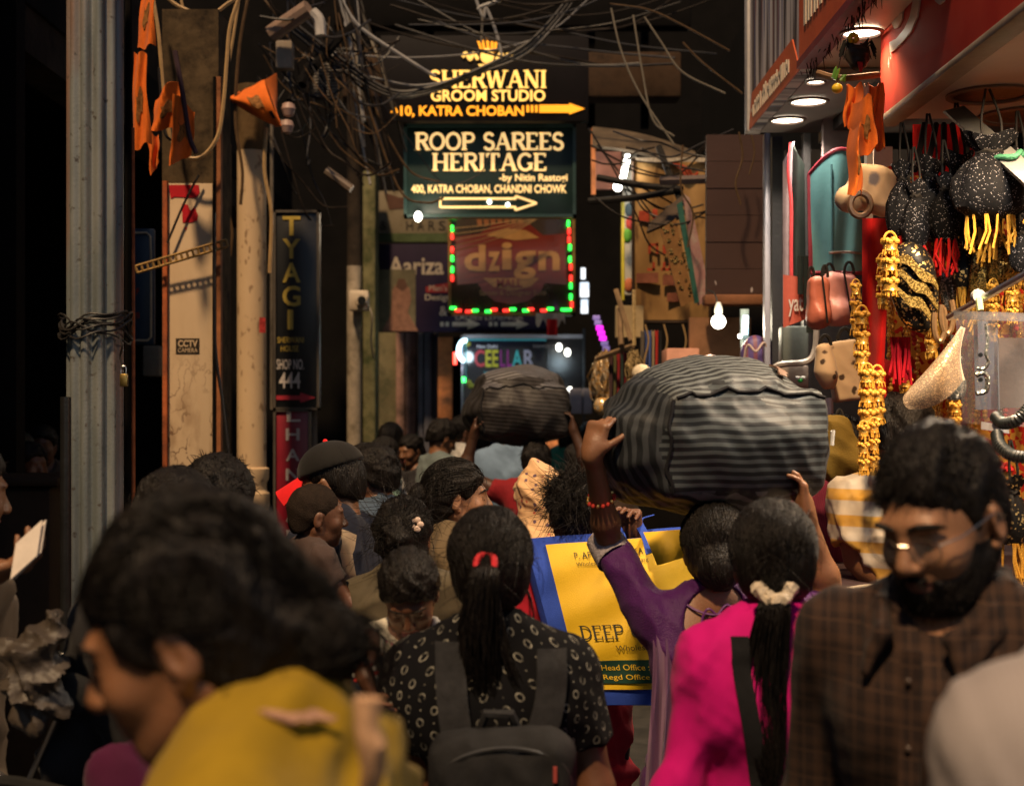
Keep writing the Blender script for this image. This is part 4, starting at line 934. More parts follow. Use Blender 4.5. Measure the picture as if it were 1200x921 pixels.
def build_crowd():
    bl = cloth('black shirt', (.018, .017, .018))
    # left of centre
    p = fam('man in a black cap with a red peak and a navy sleeveless top, facing left', (388, 566, 4.3), 62, (14, 12, 0), 'm', cloth('navy jersey', (.012, .015, .03)), 'plain', sleeve=.16, skinm=SK1, res=.014, hres=.0065, seed=31, nm='sleeveless_top', armL=dict(e=(-.22, .12, 1.13), w=(-.10, .32, 1.1)), armR=dict(e=(.22, .12, 1.13), w=(.10, .32, 1.1)))
    H, S = p.Hp, p.S; F = p.hairfield(m=.1); F.ell(H((0, -.012, .04)), (.090, .110, .090), np.array(p.HR), .01); d = Vector((0, .3, -1)); F.plane(p.HR @ Vector((0, -.1, -1)), H((0, 0, .036)), .006)
    v, q = F.mesh(); cap = to_mesh('cap', v * S, q, cloth('black cap', (.010, .009, .008)), p.root)
    mb = MB(); mb.sheet(lambda u, v: H(((v - .5) * .15 * (1 - .25 * u * u), .07 + .115 * u * (1 - (2 * v - 1) ** 2 * .35), .050 - .034 * u - .052 * (2 * v - 1) ** 2)) * S, 8, 10, .004); p.lp('peak', mb, cloth('red peak', (.75, .012, .015), .6), cap)
    p.lp('cap_button', MB().ell(H((0, -.012, .13)) * S, .008, 8), cloth('red peak', (.75, .012, .015)), cap)
    sf = p.surf(.02); mb = strap(p, [(-.10, 1.43), (-.125, 1.36), (-.11, 1.25), (-.05, 1.1)], .05, .008, None, '', sf); to_world(p, mb).build('sling_strap', cloth('tan strap', (.33, .25, .17)), None, label='tan sling strap over the shoulder of the man in the cap', cat='strap')
    p = fam('small boy with a shaved head and brown T-shirt carried on an arm', (371, 604, 4.0), -62, (4, -6, 0), 'm', cloth('brown T-shirt', (.055, .035, .03)), 'scalp', sleeve=.5, skinm=SK2, S=.58, hs=1.32, res=.016, hres=.009, seed=32, nm='t_shirt', armL=dict(e=(-.24, .06, 1.17), w=(-.2, .24, 1.1)), armR=dict(e=(.22, .1, 1.17), w=(.12, .3, 1.12)))
    S = p.S; mb = MB(); mb.sheet(lambda u, v: Vector(((.205 + .07 * u) * math.cos(v * 6.2) , (.17 + .08 * u) * math.sin(v * 6.2), 1.0 - .62 * u)) * S + Vector((.012 * math.sin(v * 50), .012 * math.cos(v * 43), 0)), 10, 60, .004)
    p.lp('wrap_cloth', mb, m_floral('cloth grey green', (.22, .25, .22), (.30, .33, .30), (.15, .18, .16), 60))
    p = fam('woman with loose dark hair pinned up by a cream clip', (474, 628, 4.0), 8, (0, -14, 0), 'f', cloth('olive top', (.075, .06, .035)), 'bun', skinm=SK2, res=.014, hres=.0065, seed=33, nm='top', face=False)
    p.tufts(260, .06, .001, .016, 1.2, (0, -.2, -.1), 34, parent=p.hair); mb = MB(); H, S = p.Hp, p.S
    for i in range(5): mb.ell(H((.055 + .014 * math.cos(i * 1.26), -.105 + .01 * math.sin(i * 1.26) * .3, .045 + .014 * math.sin(i * 1.26))) * S, (.011 * S, .006 * S, .011 * S), 8)
    p.lp('hair_clip', mb, M('clip cream', (.6, .45, .36), .4), p.hair)
    p = fam('girl in profile facing right with hair tied back', (536, 582, 4.5), -74, (2, -8, 0), 'f', cloth('khaki top', (.12, .085, .045)), 'bun', skinm=SK3, res=.014, hres=.0058, seed=35, nm='top'); p.eyes(True)
    # toddler over the shoulder
    p = fam('toddler in a white floral sleeve sleeping on the shoulder of the ring-patterned top', (480, 694, 3.02), 176, (44, 4, 4), 'm', m_floral('cloth white floral', (.62, .58, .48), (.55, .12, .22), (.45, .30, .12), 55), 'short', sleeve=.7, skinm=SK2, S=.60, hs=1.22, res=.013, hres=.006, seed=36, nm='floral_top', hands=(1,),
            armL=dict(e=(-.22, .06, 1.15), w=(-.16, .28, 1.1)), armR=dict(ep=(430, 752, 2.86), wp=(428, 792, 2.62), dw=(.25, -.1, -.6), nw=(.9, .3, .2), curl=22)); p.eyes(True)
    a = p.arms[1]; d2 = (a['w'] - a['e']).normalized(); u = d2.cross(Vector((0, 1, 0))).normalized(); w = d2.cross(u); mr, mw = MB(), MB()
    for i in range(14): an = 6.283 * i / 14; (mr if i % 2 else mw).ell((a['w'] - d2 * .02 + (u * math.cos(an) + w * math.sin(an)) * .034) * p.S, .007 * p.S, 6)
    p.lp('bracelet_beads', mr, M('bead red', (.45, .04, .03))); p.lp('bracelet_beads', mw, M('bead white', (.7, .68, .6), .3))
    # heads close behind the profile
    fam('person whose dark hair with a pale slide shows behind the dark bun', (205, 618, 2.9), 10, (8, 0, 0), 'f', bl, 'long', skinm=SK4, seed=37, face=False, sleeve=1.9)
    fam('person with brownish short hair behind the dark bun, below the cream pipe', (258, 590, 3.5), -20, (8, 0, 0), 'm', bl, 'short', skinm=SK4, seed=38, face=False, sleeve=1.9)
    fam('person in dark magenta looking at a phone behind the bowed profile', (196, 790, 2.45), 60, (24, 0, 0), 'f', cloth('dark magenta', (.06, .004, .03)), 'long', skinm=SK4, seed=39, nm='kurta', kurta=(.5, .24, .18))
    p = fam('man at the left edge in a khaki shirt holding a folded paper', (-48, 575, 3.1), -50, (10, 0, 0), 'm', cloth('khaki shirt', (.16, .12, .08)), 'short', skinm=SK1, seed=40, res=.013, hands=(-1, 1), sleeve=.75, lower=bl, armR=dict(ep=(-62, 716, 2.76), wp=(-22, 674, 2.74), dw=(1, 0, .25), nw=(.2, .2, 1), curl=42))
    q = P(31, 648, 2.68); mb = MB(); mb.sheet(lambda u, v: q + Vector((.05 * u - .03, .03 * v, .065 * v + .045 * u - .05)), 3, 4, .002); mb.sheet(lambda u, v: q + Vector((.05 * u - .026, .03 * v + .01, .060 * v + .05 * u - .05)), 3, 4, .002)
    mb.build('paper', M('paper white', (.62, .55, .48), .8), label='folded pale paper held in the hand at the left edge', cat='paper')
    # centre
    p = fam('woman in a peach floral headscarf seen from behind', (632, 580, 5.0), 6, (3, -6, 0), 'f', cloth('crimson kurta', (.42, .012, .03)), 'none', skinm=SK3, res=.014, hres=.0065, seed=41, nm='kurta', kurta=(.5, .25, .2), face=False, neck=[((0, .05, 1.5), (.05, .07, .04))])
    F = p.field(zlo=1.2, c=.010); H, hr = p.Hp, np.array(p.HR); F.ell(H((0, -.02, .02)), (.094, .116, .108), hr, .02); F.cone(H((0, -.04, -.03)), p.U((0, -.03, 1.43)), .082, .095, .04); F.ell(p.U((0, -.02, 1.405)), (.14, .115, .05), None, .05)
    F.ell(H((0, .10, -.01)), (.066, .07, .1), hr, .02, 's'); p.put('headscarf', F, m_floral('cloth peach floral', (.62, .38, .19), (.42, .08, .05), (.12, .07, .10), 42, .7), .010, 1.4, 42, (.2, .2, 1))
    p = fam('curly-haired woman in crimson carrying a blue and yellow shopping bag', (671, 600, 4.3), 4, (2, 10, 0), 'f', cloth('crimson kurta', (.42, .012, .03)), 'curly', skinm=SK2, res=.014, hres=.0065, seed=43, nm='kurta', kurta=(.3, .26, .2), sleeve=1.3, face=False, hands=(1,), armR=dict(ep=(752, 668, 4.22), wp=(741, 628, 4.12), dw=(-.1, -.25, 1), nw=(-.3, -.9, -.3), curl=62))
    p.tufts(700, .03, .0012, .02, 1.5, (0, -.3, -.3), 44, parent=p.hair); shop_bag(p)
    # porter further up
    ar = dict(d=(0, 0, 1), curl=12)
    p = fam('porter in a maroon top with both arms raised to a dark bundle', (628, 540, 7.95), 0, (2, 0, 0), 'm', cloth('maroon top', (.20, .008, .012)), 'short', skinm=SK4, seed=45, res=.016, face=False, sleeve=.35, kurta=(.4, .24, .18), armL=dict(ep=(543, 556, 7.95), wp=(556, 508, 7.9), dw=(.1, 0, 1), nw=(1, 0, 0)), armR=dict(ep=(690, 548, 7.9), wp=(672, 505, 7.9), dw=(-.1, 0, 1), nw=(-1, 0, 0)))
    fam('man in a light blue shirt beside the porter', (598, 503, 9.3), -10, (14, -10, 0), 'm', cloth('blue shirt', (.16, .24, .36)), 'short', skinm=SK1, seed=46)
    fam('man in a grey green shirt looking down near the orange board', (519, 513, 9.6), -60, (28, 0, 0), 'm', cloth('grey green shirt', (.12, .15, .15)), 'short', skinm=SK1, seed=47, sw=.165)
    fam('man with a white collar turned away beyond the grey green shirt', (543, 506, 11), -70, (4, 0, 0), 'm', cloth('white shirt', (.45, .43, .4)), 'short', skinm=SK2, seed=48)
    p = fam('woman in a white dupatta facing right by the grey pilaster', (452, 533, 9.3), -60, (10, 0, 0), 'f', cloth('mint kurta', (.22, .36, .30)), 'long', skinm=SK2, seed=49, nm='kurta', kurta=(.5, .24, .18))
    F = p.field(zlo=.9, c=.016); p.torso(F, .03); F.plane((0, 0, -1), (0, 0, 1.05), .01); F.ell(p.U((0, .06, 1.5)), (.07, .1, .07), None, .01, 's'); p.put('dupatta', F, cloth('white dupatta', (.55, .52, .46)), .02, 1, 50)
    fam('woman in black with hair parted, facing us near the pink pilasters', (481, 528, 10.2), 150, (12, -10, 0), 'f', cloth('black kurta', (.02, .018, .02)), 'long', skinm=SK1, seed=51)
    fam('tall dark-haired woman behind the white dupatta', (459, 514, 10.6), -30, (2, 0, 0), 'f', cloth('wine kurta', (.06, .01, .02)), 'long', skinm=SK4, seed=52)
    fam('person in a denim shirt behind the man in the cap', (437, 556, 5.6), 60, (6, 0, 0), 'm', cloth('denim', (.05, .075, .11)), 'short', skinm=SK2, seed=53)
    fam('person in a pale green dupatta between cap and white dupatta', (431, 545, 7.5), -70, (8, 0, 0), 'f', cloth('pale green dupatta', (.32, .34, .16)), 'long', skinm=SK1, seed=54)
    for i, (x, y, d, c, l) in enumerate([(655, 506, 14, (.5, .2, .08), 'distant shopper in an orange top below the gold strings'), (668, 508, 13, (.02, .15, .10), 'distant shopper in dark green below the gold strings'), (690, 510, 13.5, (.05, .05, .06), 'distant shopper in charcoal beside the straw-coloured garland'), (676, 540, 9, (.12, .11, .10), 'person in a grey top right of the porter'), (704, 548, 8.6, (.05, .03, .02), 'person in dark brown between porter and the raised purple sleeve'), (560, 512, 12.5, (.04, .04, .05), 'person in slate under the dark bundle')]):
        fam(l, (x, y, d), 20 * i - 60, (4, 0, 0), 'mf'[i % 2], cloth('far %d' % i, c), 'short' if i % 2 == 0 else 'long', skinm=(SK3, SK1)[i % 2], res=.026, hres=.012, seed=60 + i)
    for i, (x, y, d, l) in enumerate([(18, 530, 8, 'man standing in the dark arcade at the far left'), (50, 522, 8.6, 'person deeper in the dark arcade beside the fluted column'), (36, 545, 7.2, 'shorter person in the dark arcade between two taller ones')]):
        fam(l, (x, y, d), 150 + 40 * i, (4, 0, 0), 'm', cloth('dim %d' % i, ((.05, .04, .035), (.10, .07, .05), (.03, .035, .05))[i]), 'short', skinm=SK2, res=.026, hres=.012, seed=70 + i)
    # right side
    p = fam('man in a yellow and cream striped polo shirt at the stall', (1060, 512, 4.5), -42, (22, 0, 0), 'm', m_stripe('cloth yellow cream stripes', (.50, .42, .32), (.48, .24, .012), 12.5, .5, 'z', .1), 'short', skinm=SK1, res=.013, hres=.0065, seed=80, sleeve=.72, nm='polo_shirt', hands=(-1,), armL=dict(ep=(1006, 655, 4.55), wp=(1052, 690, 4.38), dw=(1, .0, -.2), nw=(0, .3, -1), curl=20))
    p.root['label'] = 'man in a yellow and cream striped polo shirt at the stall'
    fam('person in a maroon shirt standing behind the hanging olive bag', (978, 527, 5.2), 20, (4, 0, 0), 'm', m_stripe('cloth maroon', (.13, .012, .03), (.17, .02, .045), 120, .5, 'x'), 'short', skinm=SK1, res=.014, seed=81, sleeve=1.85, hands=())
    p = fam('man in a pale grey shirt cut off by the right edge', (1410, 606, 1.3), -4, (4, 0, 0), 'm', m_stripe('pale grey shirt', (.29, .255, .25), (.31, .275, .27), 160, .5, 'x'), 'short', skinm=SK3, res=.011, hres=.007, seed=82, sleeve=1.85)
    p.root['label'] = 'man in a pale grey shirt whose shoulder fills the lower right corner'
def shop_bag(p):
    """non-woven carrier on the back: blue with a yellow printed face"""
    blue = M('bag non-woven blue', (.035, .085, .48), .6, .1, 20, .3, 500); yel = M('bag print yellow', (.75, .48, .01), .55, .06, 12, .2, 500); ink = M('print ink', (.05, .05, .035), .6); grn = M('print dark green', (.015, .05, .035), .6)
    d = 4.02; root = thing('shopping_bag', 'blue non-woven shopping bag with a yellow printed face, on the back of the curly-haired woman', 'bag', tuple(P(715, 825, d)))
    TL, TR, BL, BR = P(618, 640, d + .05), P(832, 624, d + .05), P(668, 826, d - .03), P(852, 822, d - .03)
    def face(u, v, o=0.): q = TL.lerp(TR, u).lerp(BL.lerp(BR, u), v); b = math.sin(math.pi * u) * math.sin(math.pi * min(1, v * .9)); return q + Vector((0, -.05 * b - o + .006 * math.sin(u * 11 + v * 5) + .004 * math.sin(v * 23 + u * 9), 0))
    MB().sheet(face, 26, 26, .004).build('front_face', blue, root)
    back = lambda u, v: face(u, v) + Vector((.0, .13, .01)); MB().sheet(back, 10, 10, .004).build('back_face', blue, root)
    for uu in (0, 1): MB().sheet(lambda u, v: face(uu, v).lerp(back(uu, v), u) + Vector((.02 * math.sin(u * 3.1) * (1 if uu else -1), 0, 0)), 6, 12, .004).build('gusset', blue, root)
    MB().sheet(lambda u, v: face(u, 1).lerp(back(u, 1), v), 10, 4, .004).build('bag_bottom', blue, root)
    MB().sheet(lambda u, v: face(.10 + .84 * u, .0 + .90 * v, .006), 26, 26, .003).build('printed_face', yel, root)
    MB().sheet(lambda u, v: face(.10 + .84 * u, .72 + .14 * v, .010), 26, 6, .003).build('green_band', grn, root)
    def line(s, u0, u1, v0, v1, m, name='lettering', off=0, sh=0):
        me = text_mesh(s, 1, 0, off); xs = [v.co.x for v in me.vertices]; ys = [v.co.y for v in me.vertices]; w, h = max(xs) - min(xs), max(ys) - min(ys); o = origin(root)
        for v in me.vertices: v.co = face(u0 + (u1 - u0) * (v.co.x - min(xs)) / w, v1 + (v0 - v1) * (v.co.y - min(ys)) / h, .0135) - o
        link_mesh(name, me, m, root)
    line('P. AFTERNOON KA', .24, .62, .055, .095, ink); line('Wholesale Unit, Bhagat Marg', .24, .64, .115, .145, ink)
    line('Wholesalers Dealers', .36, .82, .625, .66, ink); line('Head Office : 1450-51, K', .25, .80, .745, .785, yel); line('Regd Office : 1441, Ng', .25, .80, .805, .845, yel)
    # serif name
    s = 'DEEP CHAND'; tot = sum(SER[c][0] for c in s); cur = 0; o = origin(root)
    for c in s:
        w, st, sf_ = SER[c]; mb = MB()
        for k, (pts, t) in enumerate([(a, b * .8) for a, b in st] + [([(x - .13, .03 if yy == 0 else .97), (x + .13, .03 if yy == 0 else .97)], .05) for x, yy in sf_]):
            pts = [Vector((a, b, 0)) for a, b in pts]; n = len(pts); L_, R_ = [], []
            for i, q in enumerate(pts): tg = pts[min(i + 1, n - 1)] - pts[max(i - 1, 0)]; nn = Vector((-tg.y, tg.x, 0)).normalized() * t / 2; L_.append(q + nn); R_.append(q - nn)
            W = lambda q: face(.17 + .66 * (cur + q.x) / tot, .585 - .085 * q.y, .0135 + .0004 * k)
            mb.add([W(q) for q in L_] + [W(q) for q in R_], [(i, n + i, n + i + 1, i + 1) for i in range(n - 1)])
        if st: mb.build('letter', ink, root, smooth=False)
        cur += w
    # top flap folded over, handle
    f = [P(754, 624, 3.98), P(812, 620, 3.96), P(812, 650, 3.93), P(770, 662, 3.93)]
    MB().sheet(lambda u, v: f[0].lerp(f[1], u).lerp(f[3].lerp(f[2], u), v) + Vector((0, -.02 * math.sin(v * 3) - .006 * math.sin(u * 8), 0)), 8, 8, .004).build('folded_flap', yel, root)
    for xa in (724, 752):
        MB().sheet(lambda u, v: spline([P(xa + 5, 650, 3.99), P(xa, 630, 4.06), P(xa - 8, 612, 4.12), P(xa + 6, 606, 4.2)], 6)[int(round(u * 18))] + Vector((.022 * v, 0, .008 * v)), 18, 2, .003).build('handle', blue, root)

# ------------------------------------------------------------------ the lane: ground, arcade, facades
dark = M('grimy dark plaster', (.028, .020, .014), .9, .5, 3, .5, 30, stain=(.012, .009, .007), stains=5)
near_black = M('near-black wall', (.0032, .0026, .0023), .95, .5, 3, .4, 20)  # one near-black base colour shared by walls, struts and strips
asph = M('asphalt', (.045, .043, .04), .85, .35, 3, .6, 90, stain=(.02, .02, .02)); pave = M('pavement stone', (.12, .11, .10), .85, .3, 2, .5, 60, stain=(.05, .045, .04))
def add_light(name, loc, typ, energy, col, size=.1, rot=None, parent=None, spread=None, spot=None):
    l = bpy.data.lights.new(name, typ); l.energy = energy; l.color = col
    if typ == 'AREA': l.shape = 'DISK'; l.size = size
    elif typ == 'SPOT': l.spot_size = spot or R(150); l.spot_blend = .6; l.shadow_soft_size = size
    else: l.shadow_soft_size = size
    if spread: l.spread = spread
    o = bpy.data.objects.new(name, l); COL.objects.link(o)
    if parent: o.parent = parent; o.location = Vector(loc) - origin(parent)
    else: o.location = loc
    if rot: o.rotation_euler = rot
    return o
def structure(name, mb, m): return mb.build(name, m, None, kind='structure')
def build_lane():
    structure('ground', MB().box((-150, -60, -.3), (150, 240, -.02)), asph)
    structure('street', MB().box((-1.30, -20, -.1), (1.25, 60, 0)), asph)
    structure('pavement', MB().box((-6, -20, -.1), (-1.31, 60, .12), bev=.02), pave)
    structure('pavement', MB().box((1.26, -20, -.1), (6, 60, .12), bev=.02), pave)
    b = thing('arcade_building', 'dark old arcade building whose columns line the left of the lane', 'building', (-3.6, 6, 0))
    MB().box((-3.9, -5, 0), (-3.6, 15.4, 4.4)).build('back_wall', near_black, b)
    MB().box((-3.6, -5, 3.75), (-2.36, 15.4, 3.95)).build('arcade_ceiling', near_black, b)
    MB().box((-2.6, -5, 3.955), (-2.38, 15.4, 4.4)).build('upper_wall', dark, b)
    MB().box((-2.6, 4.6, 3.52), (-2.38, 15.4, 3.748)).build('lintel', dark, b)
    for y in (6.6, 10.2): MB().box((-3.6, y, 0.12), (-2.3, y + .12, 3.75)).build('partition_wall', near_black, b)
    MB().box((-3.58, 2, .12), (-3.3, 15, .6), bev=.02).build('plinth', dark, b)
    r = thing('bazaar_building', 'dark bazaar building above the stalls on the right of the lane', 'building', (2.8, 7, 0))
    MB().box((2.8, 2.9, 0), (3.1, 15.4, 5.2)).build('back_wall', near_black, r)
    MB().box((2.05, 6.7, 3.3), (2.8, 15.4, 5.2)).build('upper_wall', near_black, r)
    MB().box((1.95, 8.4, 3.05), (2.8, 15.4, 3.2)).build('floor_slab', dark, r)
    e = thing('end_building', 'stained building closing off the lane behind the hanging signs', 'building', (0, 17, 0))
    MB().box((-9, 16.9, 0), (9, 17.2, 12)).build('rear_wall', near_black, e)
    pl = M('damp plaster', (.15, .13, .075), .9, .4, 2.2, .5, 30, stain=(.05, .055, .03), stains=3)
    pbox(440, 385, 468, 545, 16, .3).build('plaster_bay', pl, e)
    pk = M('pilaster pink', (.26, .15, .12), .8, .3, 5, .35, 60, stain=(.09, .06, .05)); bg_ = M('pilaster slate', (.085, .085, .105), .6, .3, 6, .3, 60)
    for x0, x1 in ((464, 474), (475, 487)): pbox(x0, 383, x1, 560, 15.9, .25, .01).build('pilaster', pk, e)
    for x0, x1 in ((490, 496), (497, 507), (508, 512)): pbox(x0, 383, x1, 570, 15.7 - .05 * (x0 % 3), .3, .01).build('pilaster', bg_, e)
    pbox(425, 200, 440, 600, 14.6, .4, .02).build('stained_pier', M('mossy pier', (.13, .12, .06), .95, .5, 4, .6, 25, stain=(.04, .05, .02), stains=6), e)
    bm = M('brown beam', (.06, .035, .02), .9, .45, 4, .6, 20, stain=(.02, .014, .01))
    MB().box((-1.6, 12.6, 4.55), (1.5, 12.9, 4.95), bev=.02).build('cross_beam', bm, e)
    for z in (5.2, 5.9): MB().box((-1.6, 12.7, z), (1.6, 12.9, z + .3), bev=.02).build('cross_beam', near_black, e)
    for i, x in enumerate((-1.35, -.8, -.3, .2, .7, 1.2)): MB().box((x, 13.2, 4.4), (x + .07, 13.3, 5.9)).build('strut', near_black, e)
    # shop interior under the signs
    s = thing('shop_front', 'glass shop front with a coloured name board at the end of the lane', 'shop', (-.4, 15.4, 0))
    pbox(513, 395, 530, 560, 15.3, .12, .01).build('orange_board', M('orange board', (.42, .16, .06), .8, .35, 6, .3, 50, stain=(.14, .07, .04)), s)
    pbox(531, 395, 540, 600, 15.6, .1).build('interior_slab', near_black, s); fr = M('frame aluminium', (.30, .31, .36), .35, .1, 20, .1, metal=.6)  # near-black slab stands in for the unlit shop interior
    pbox(540, 393, 543, 560, 14.8, .05, .005).build('door_post', fr, s); pbox(683, 385, 686, 530, 14.6, .05, .005).build('door_post', M('frame black', (.02, .02, .02), .4), s)
    pn = M('glossy black panel', (.010, .013, .028), .12, .3, 3, 0, coat=.5); pbox(543, 397, 640, 520, 14.9, .05).build('name_board', pn, s); pbox(641, 395, 683, 455, 14.85, .05).build('dark_panel', M('dark panel', (.008, .008, .010), .2), s)
    pbox(543, 392, 683, 396.5, 14.8, .06).build('top_rail', fr, s)
    for ch, x0, x1, c in (('C', 556, 568, (.5, .03, .05)), ('E', 569, 576, (.55, .5, .03)), ('E', 577, 584, (.55, .5, .03)), ('L', 586, 592, (.28, .03, .25)), ('L', 594, 600, (.28, .03, .25)), ('A', 600, 612, (.05, .45, .5)), ('R', 614, 626, (.30, .32, .45))):
        text(ch, x0, 410, x1, 430, 14.88, E('letter glow %.2f%.2f' % c[:2], c, .10), s, 'letter', .02, .02)
    text('New Delhi', 559, 404, 583, 408, 14.88, E('pale glow', (.7, .7, .75), .3), s); text('WOMEN', 567, 435, 584, 440, 14.88, E('cyan glow', (.05, .4, .5), .25), s); text('FASHION STUDIO', 625, 404, 664, 407.5, 14.83, M('grey print', (.25, .25, .26)), s)
    cy = M('leaf sticker', (.35, .32, .05), .6); te = E('teal strip', (.04, .28, .32), .35)
    for x, y in ((548, 403), (549, 448), (552, 452)): MB().ell(P(x, y, 14.87), (.035, .012, .03), 8).build('flower_sticker', cy, s)
    pbox(545, 400, 546.5, 450, 14.86, .02).build('edge_strip', te, s); pbox(545, 397.5, 640, 399, 14.86, .02).build('edge_strip', te, s)
    # small lamps of the shop
    t = thing('ring_lamp', 'pale cyan ring lamp glowing beside the shop name board', 'lamp', tuple(P(545, 419, 14.7)))
    MB().tube([P(545 + 7.5 * math.cos(a), 411 - 12 * math.sin(a), 14.7) for a in np.linspace(R(75), R(265), 16)], .022, 8).build('tube', E('ring glow', (.55, .85, 1), 5), t)
    MB().tube([P(545, 423, 14.72), P(545, 440, 14.74)], .01, 6).build('stem', fr, t)
    for x, y0, y1, c, l in ((533, 413, 427, (1, .05, .03), 'red warning lamp left of the pale ring lamp'), (543.5, 442, 448, (.05, 1, .12), 'small green lamp below the pale ring lamp'), (541, 508, 512, (1, .1, .03), 'small red lamp low beside the shop door')):
        tag(MB().tube([P(x, y0, 14.5), P(x, y1, 14.5)], .018, 8).build('indicator_lamp', E('lamp %.2f' % c[0] + '%.2f' % c[1], c, 6)), l, 'lamp')
    for x, y, l in ((655, 407, 'upper of two small white spots on the dark panel'), (665, 413, 'lower of two small white spots on the dark panel'), (668, 458, 'white spot lamp beside the dark bundle'), (490, 254, 'white spot lamp under the green name board')):
        tag(MB().ell(P(x, y, 10.9 if y < 300 else 14.4), (.03, .02, .04), 10).build('spot_lamp', E('spot white', (1, .97, .86), 7)), l, 'lamp')
    for x, y, d_, e_ in ((490, 262, 10.7, 9), (662, 418, 14.0, 4), (545, 414, 14.4, 4)): add_light('shop_lamp', P(x, y, d_), 'POINT', e_, (1, .80, .58) if e_ > 5 else (.7, .9, 1), .06)
    gw = M('carton pale', (.30, .30, .36), .7, .1, 8, .15, 60)
    for x0, x1, l in ((668, 682, 'left pale carton beside the black door post'), (683.5, 694, 'right pale carton beside the black door post')): tag(pbox(x0, 455, x1, 485, 13, .3, .01).build('carton', gw), l, 'carton')
    # side wall things in the gap on the right of the hanging signs
    t = thing('lit_window', 'bluish white lit window far back between the hanging signs and ochre banner', 'window', tuple(P(686, 370, 15.5)))
    wl = E('window light', (.75, .87, 1), 1.5)
    for x0, y0, x1, y1 in ((681, 314, 686, 327), (680, 331, 690, 348), (681, 351, 689, 367)): pbox(x0, y0, x1, y1, 15.5, .04).build('pane', wl, t)
    for y in (329, 349.5): pbox(678, y - 1, 692, y + 1, 15.45, .06).build('glazing_bar', near_black, t)
    t = thing('magenta_light_strip', 'magenta LED strip slanting beside the gold string garland', 'lamp', tuple(P(705, 412, 11)))
    for i in range(7): q = P(699 + i * 1.9, 372 + i * 6, 11); MB().box(q + Vector((-.028, 0, -.02)), q + Vector((.028, .02, .016)), bev=.004).build('led_block', E('magenta' if i in (2, 3, 4) else 'violet', (.9, .02, .8) if i in (2, 3, 4) else (.25, .18, .5), 1.6 if i in (2, 3, 4) else .5), t)

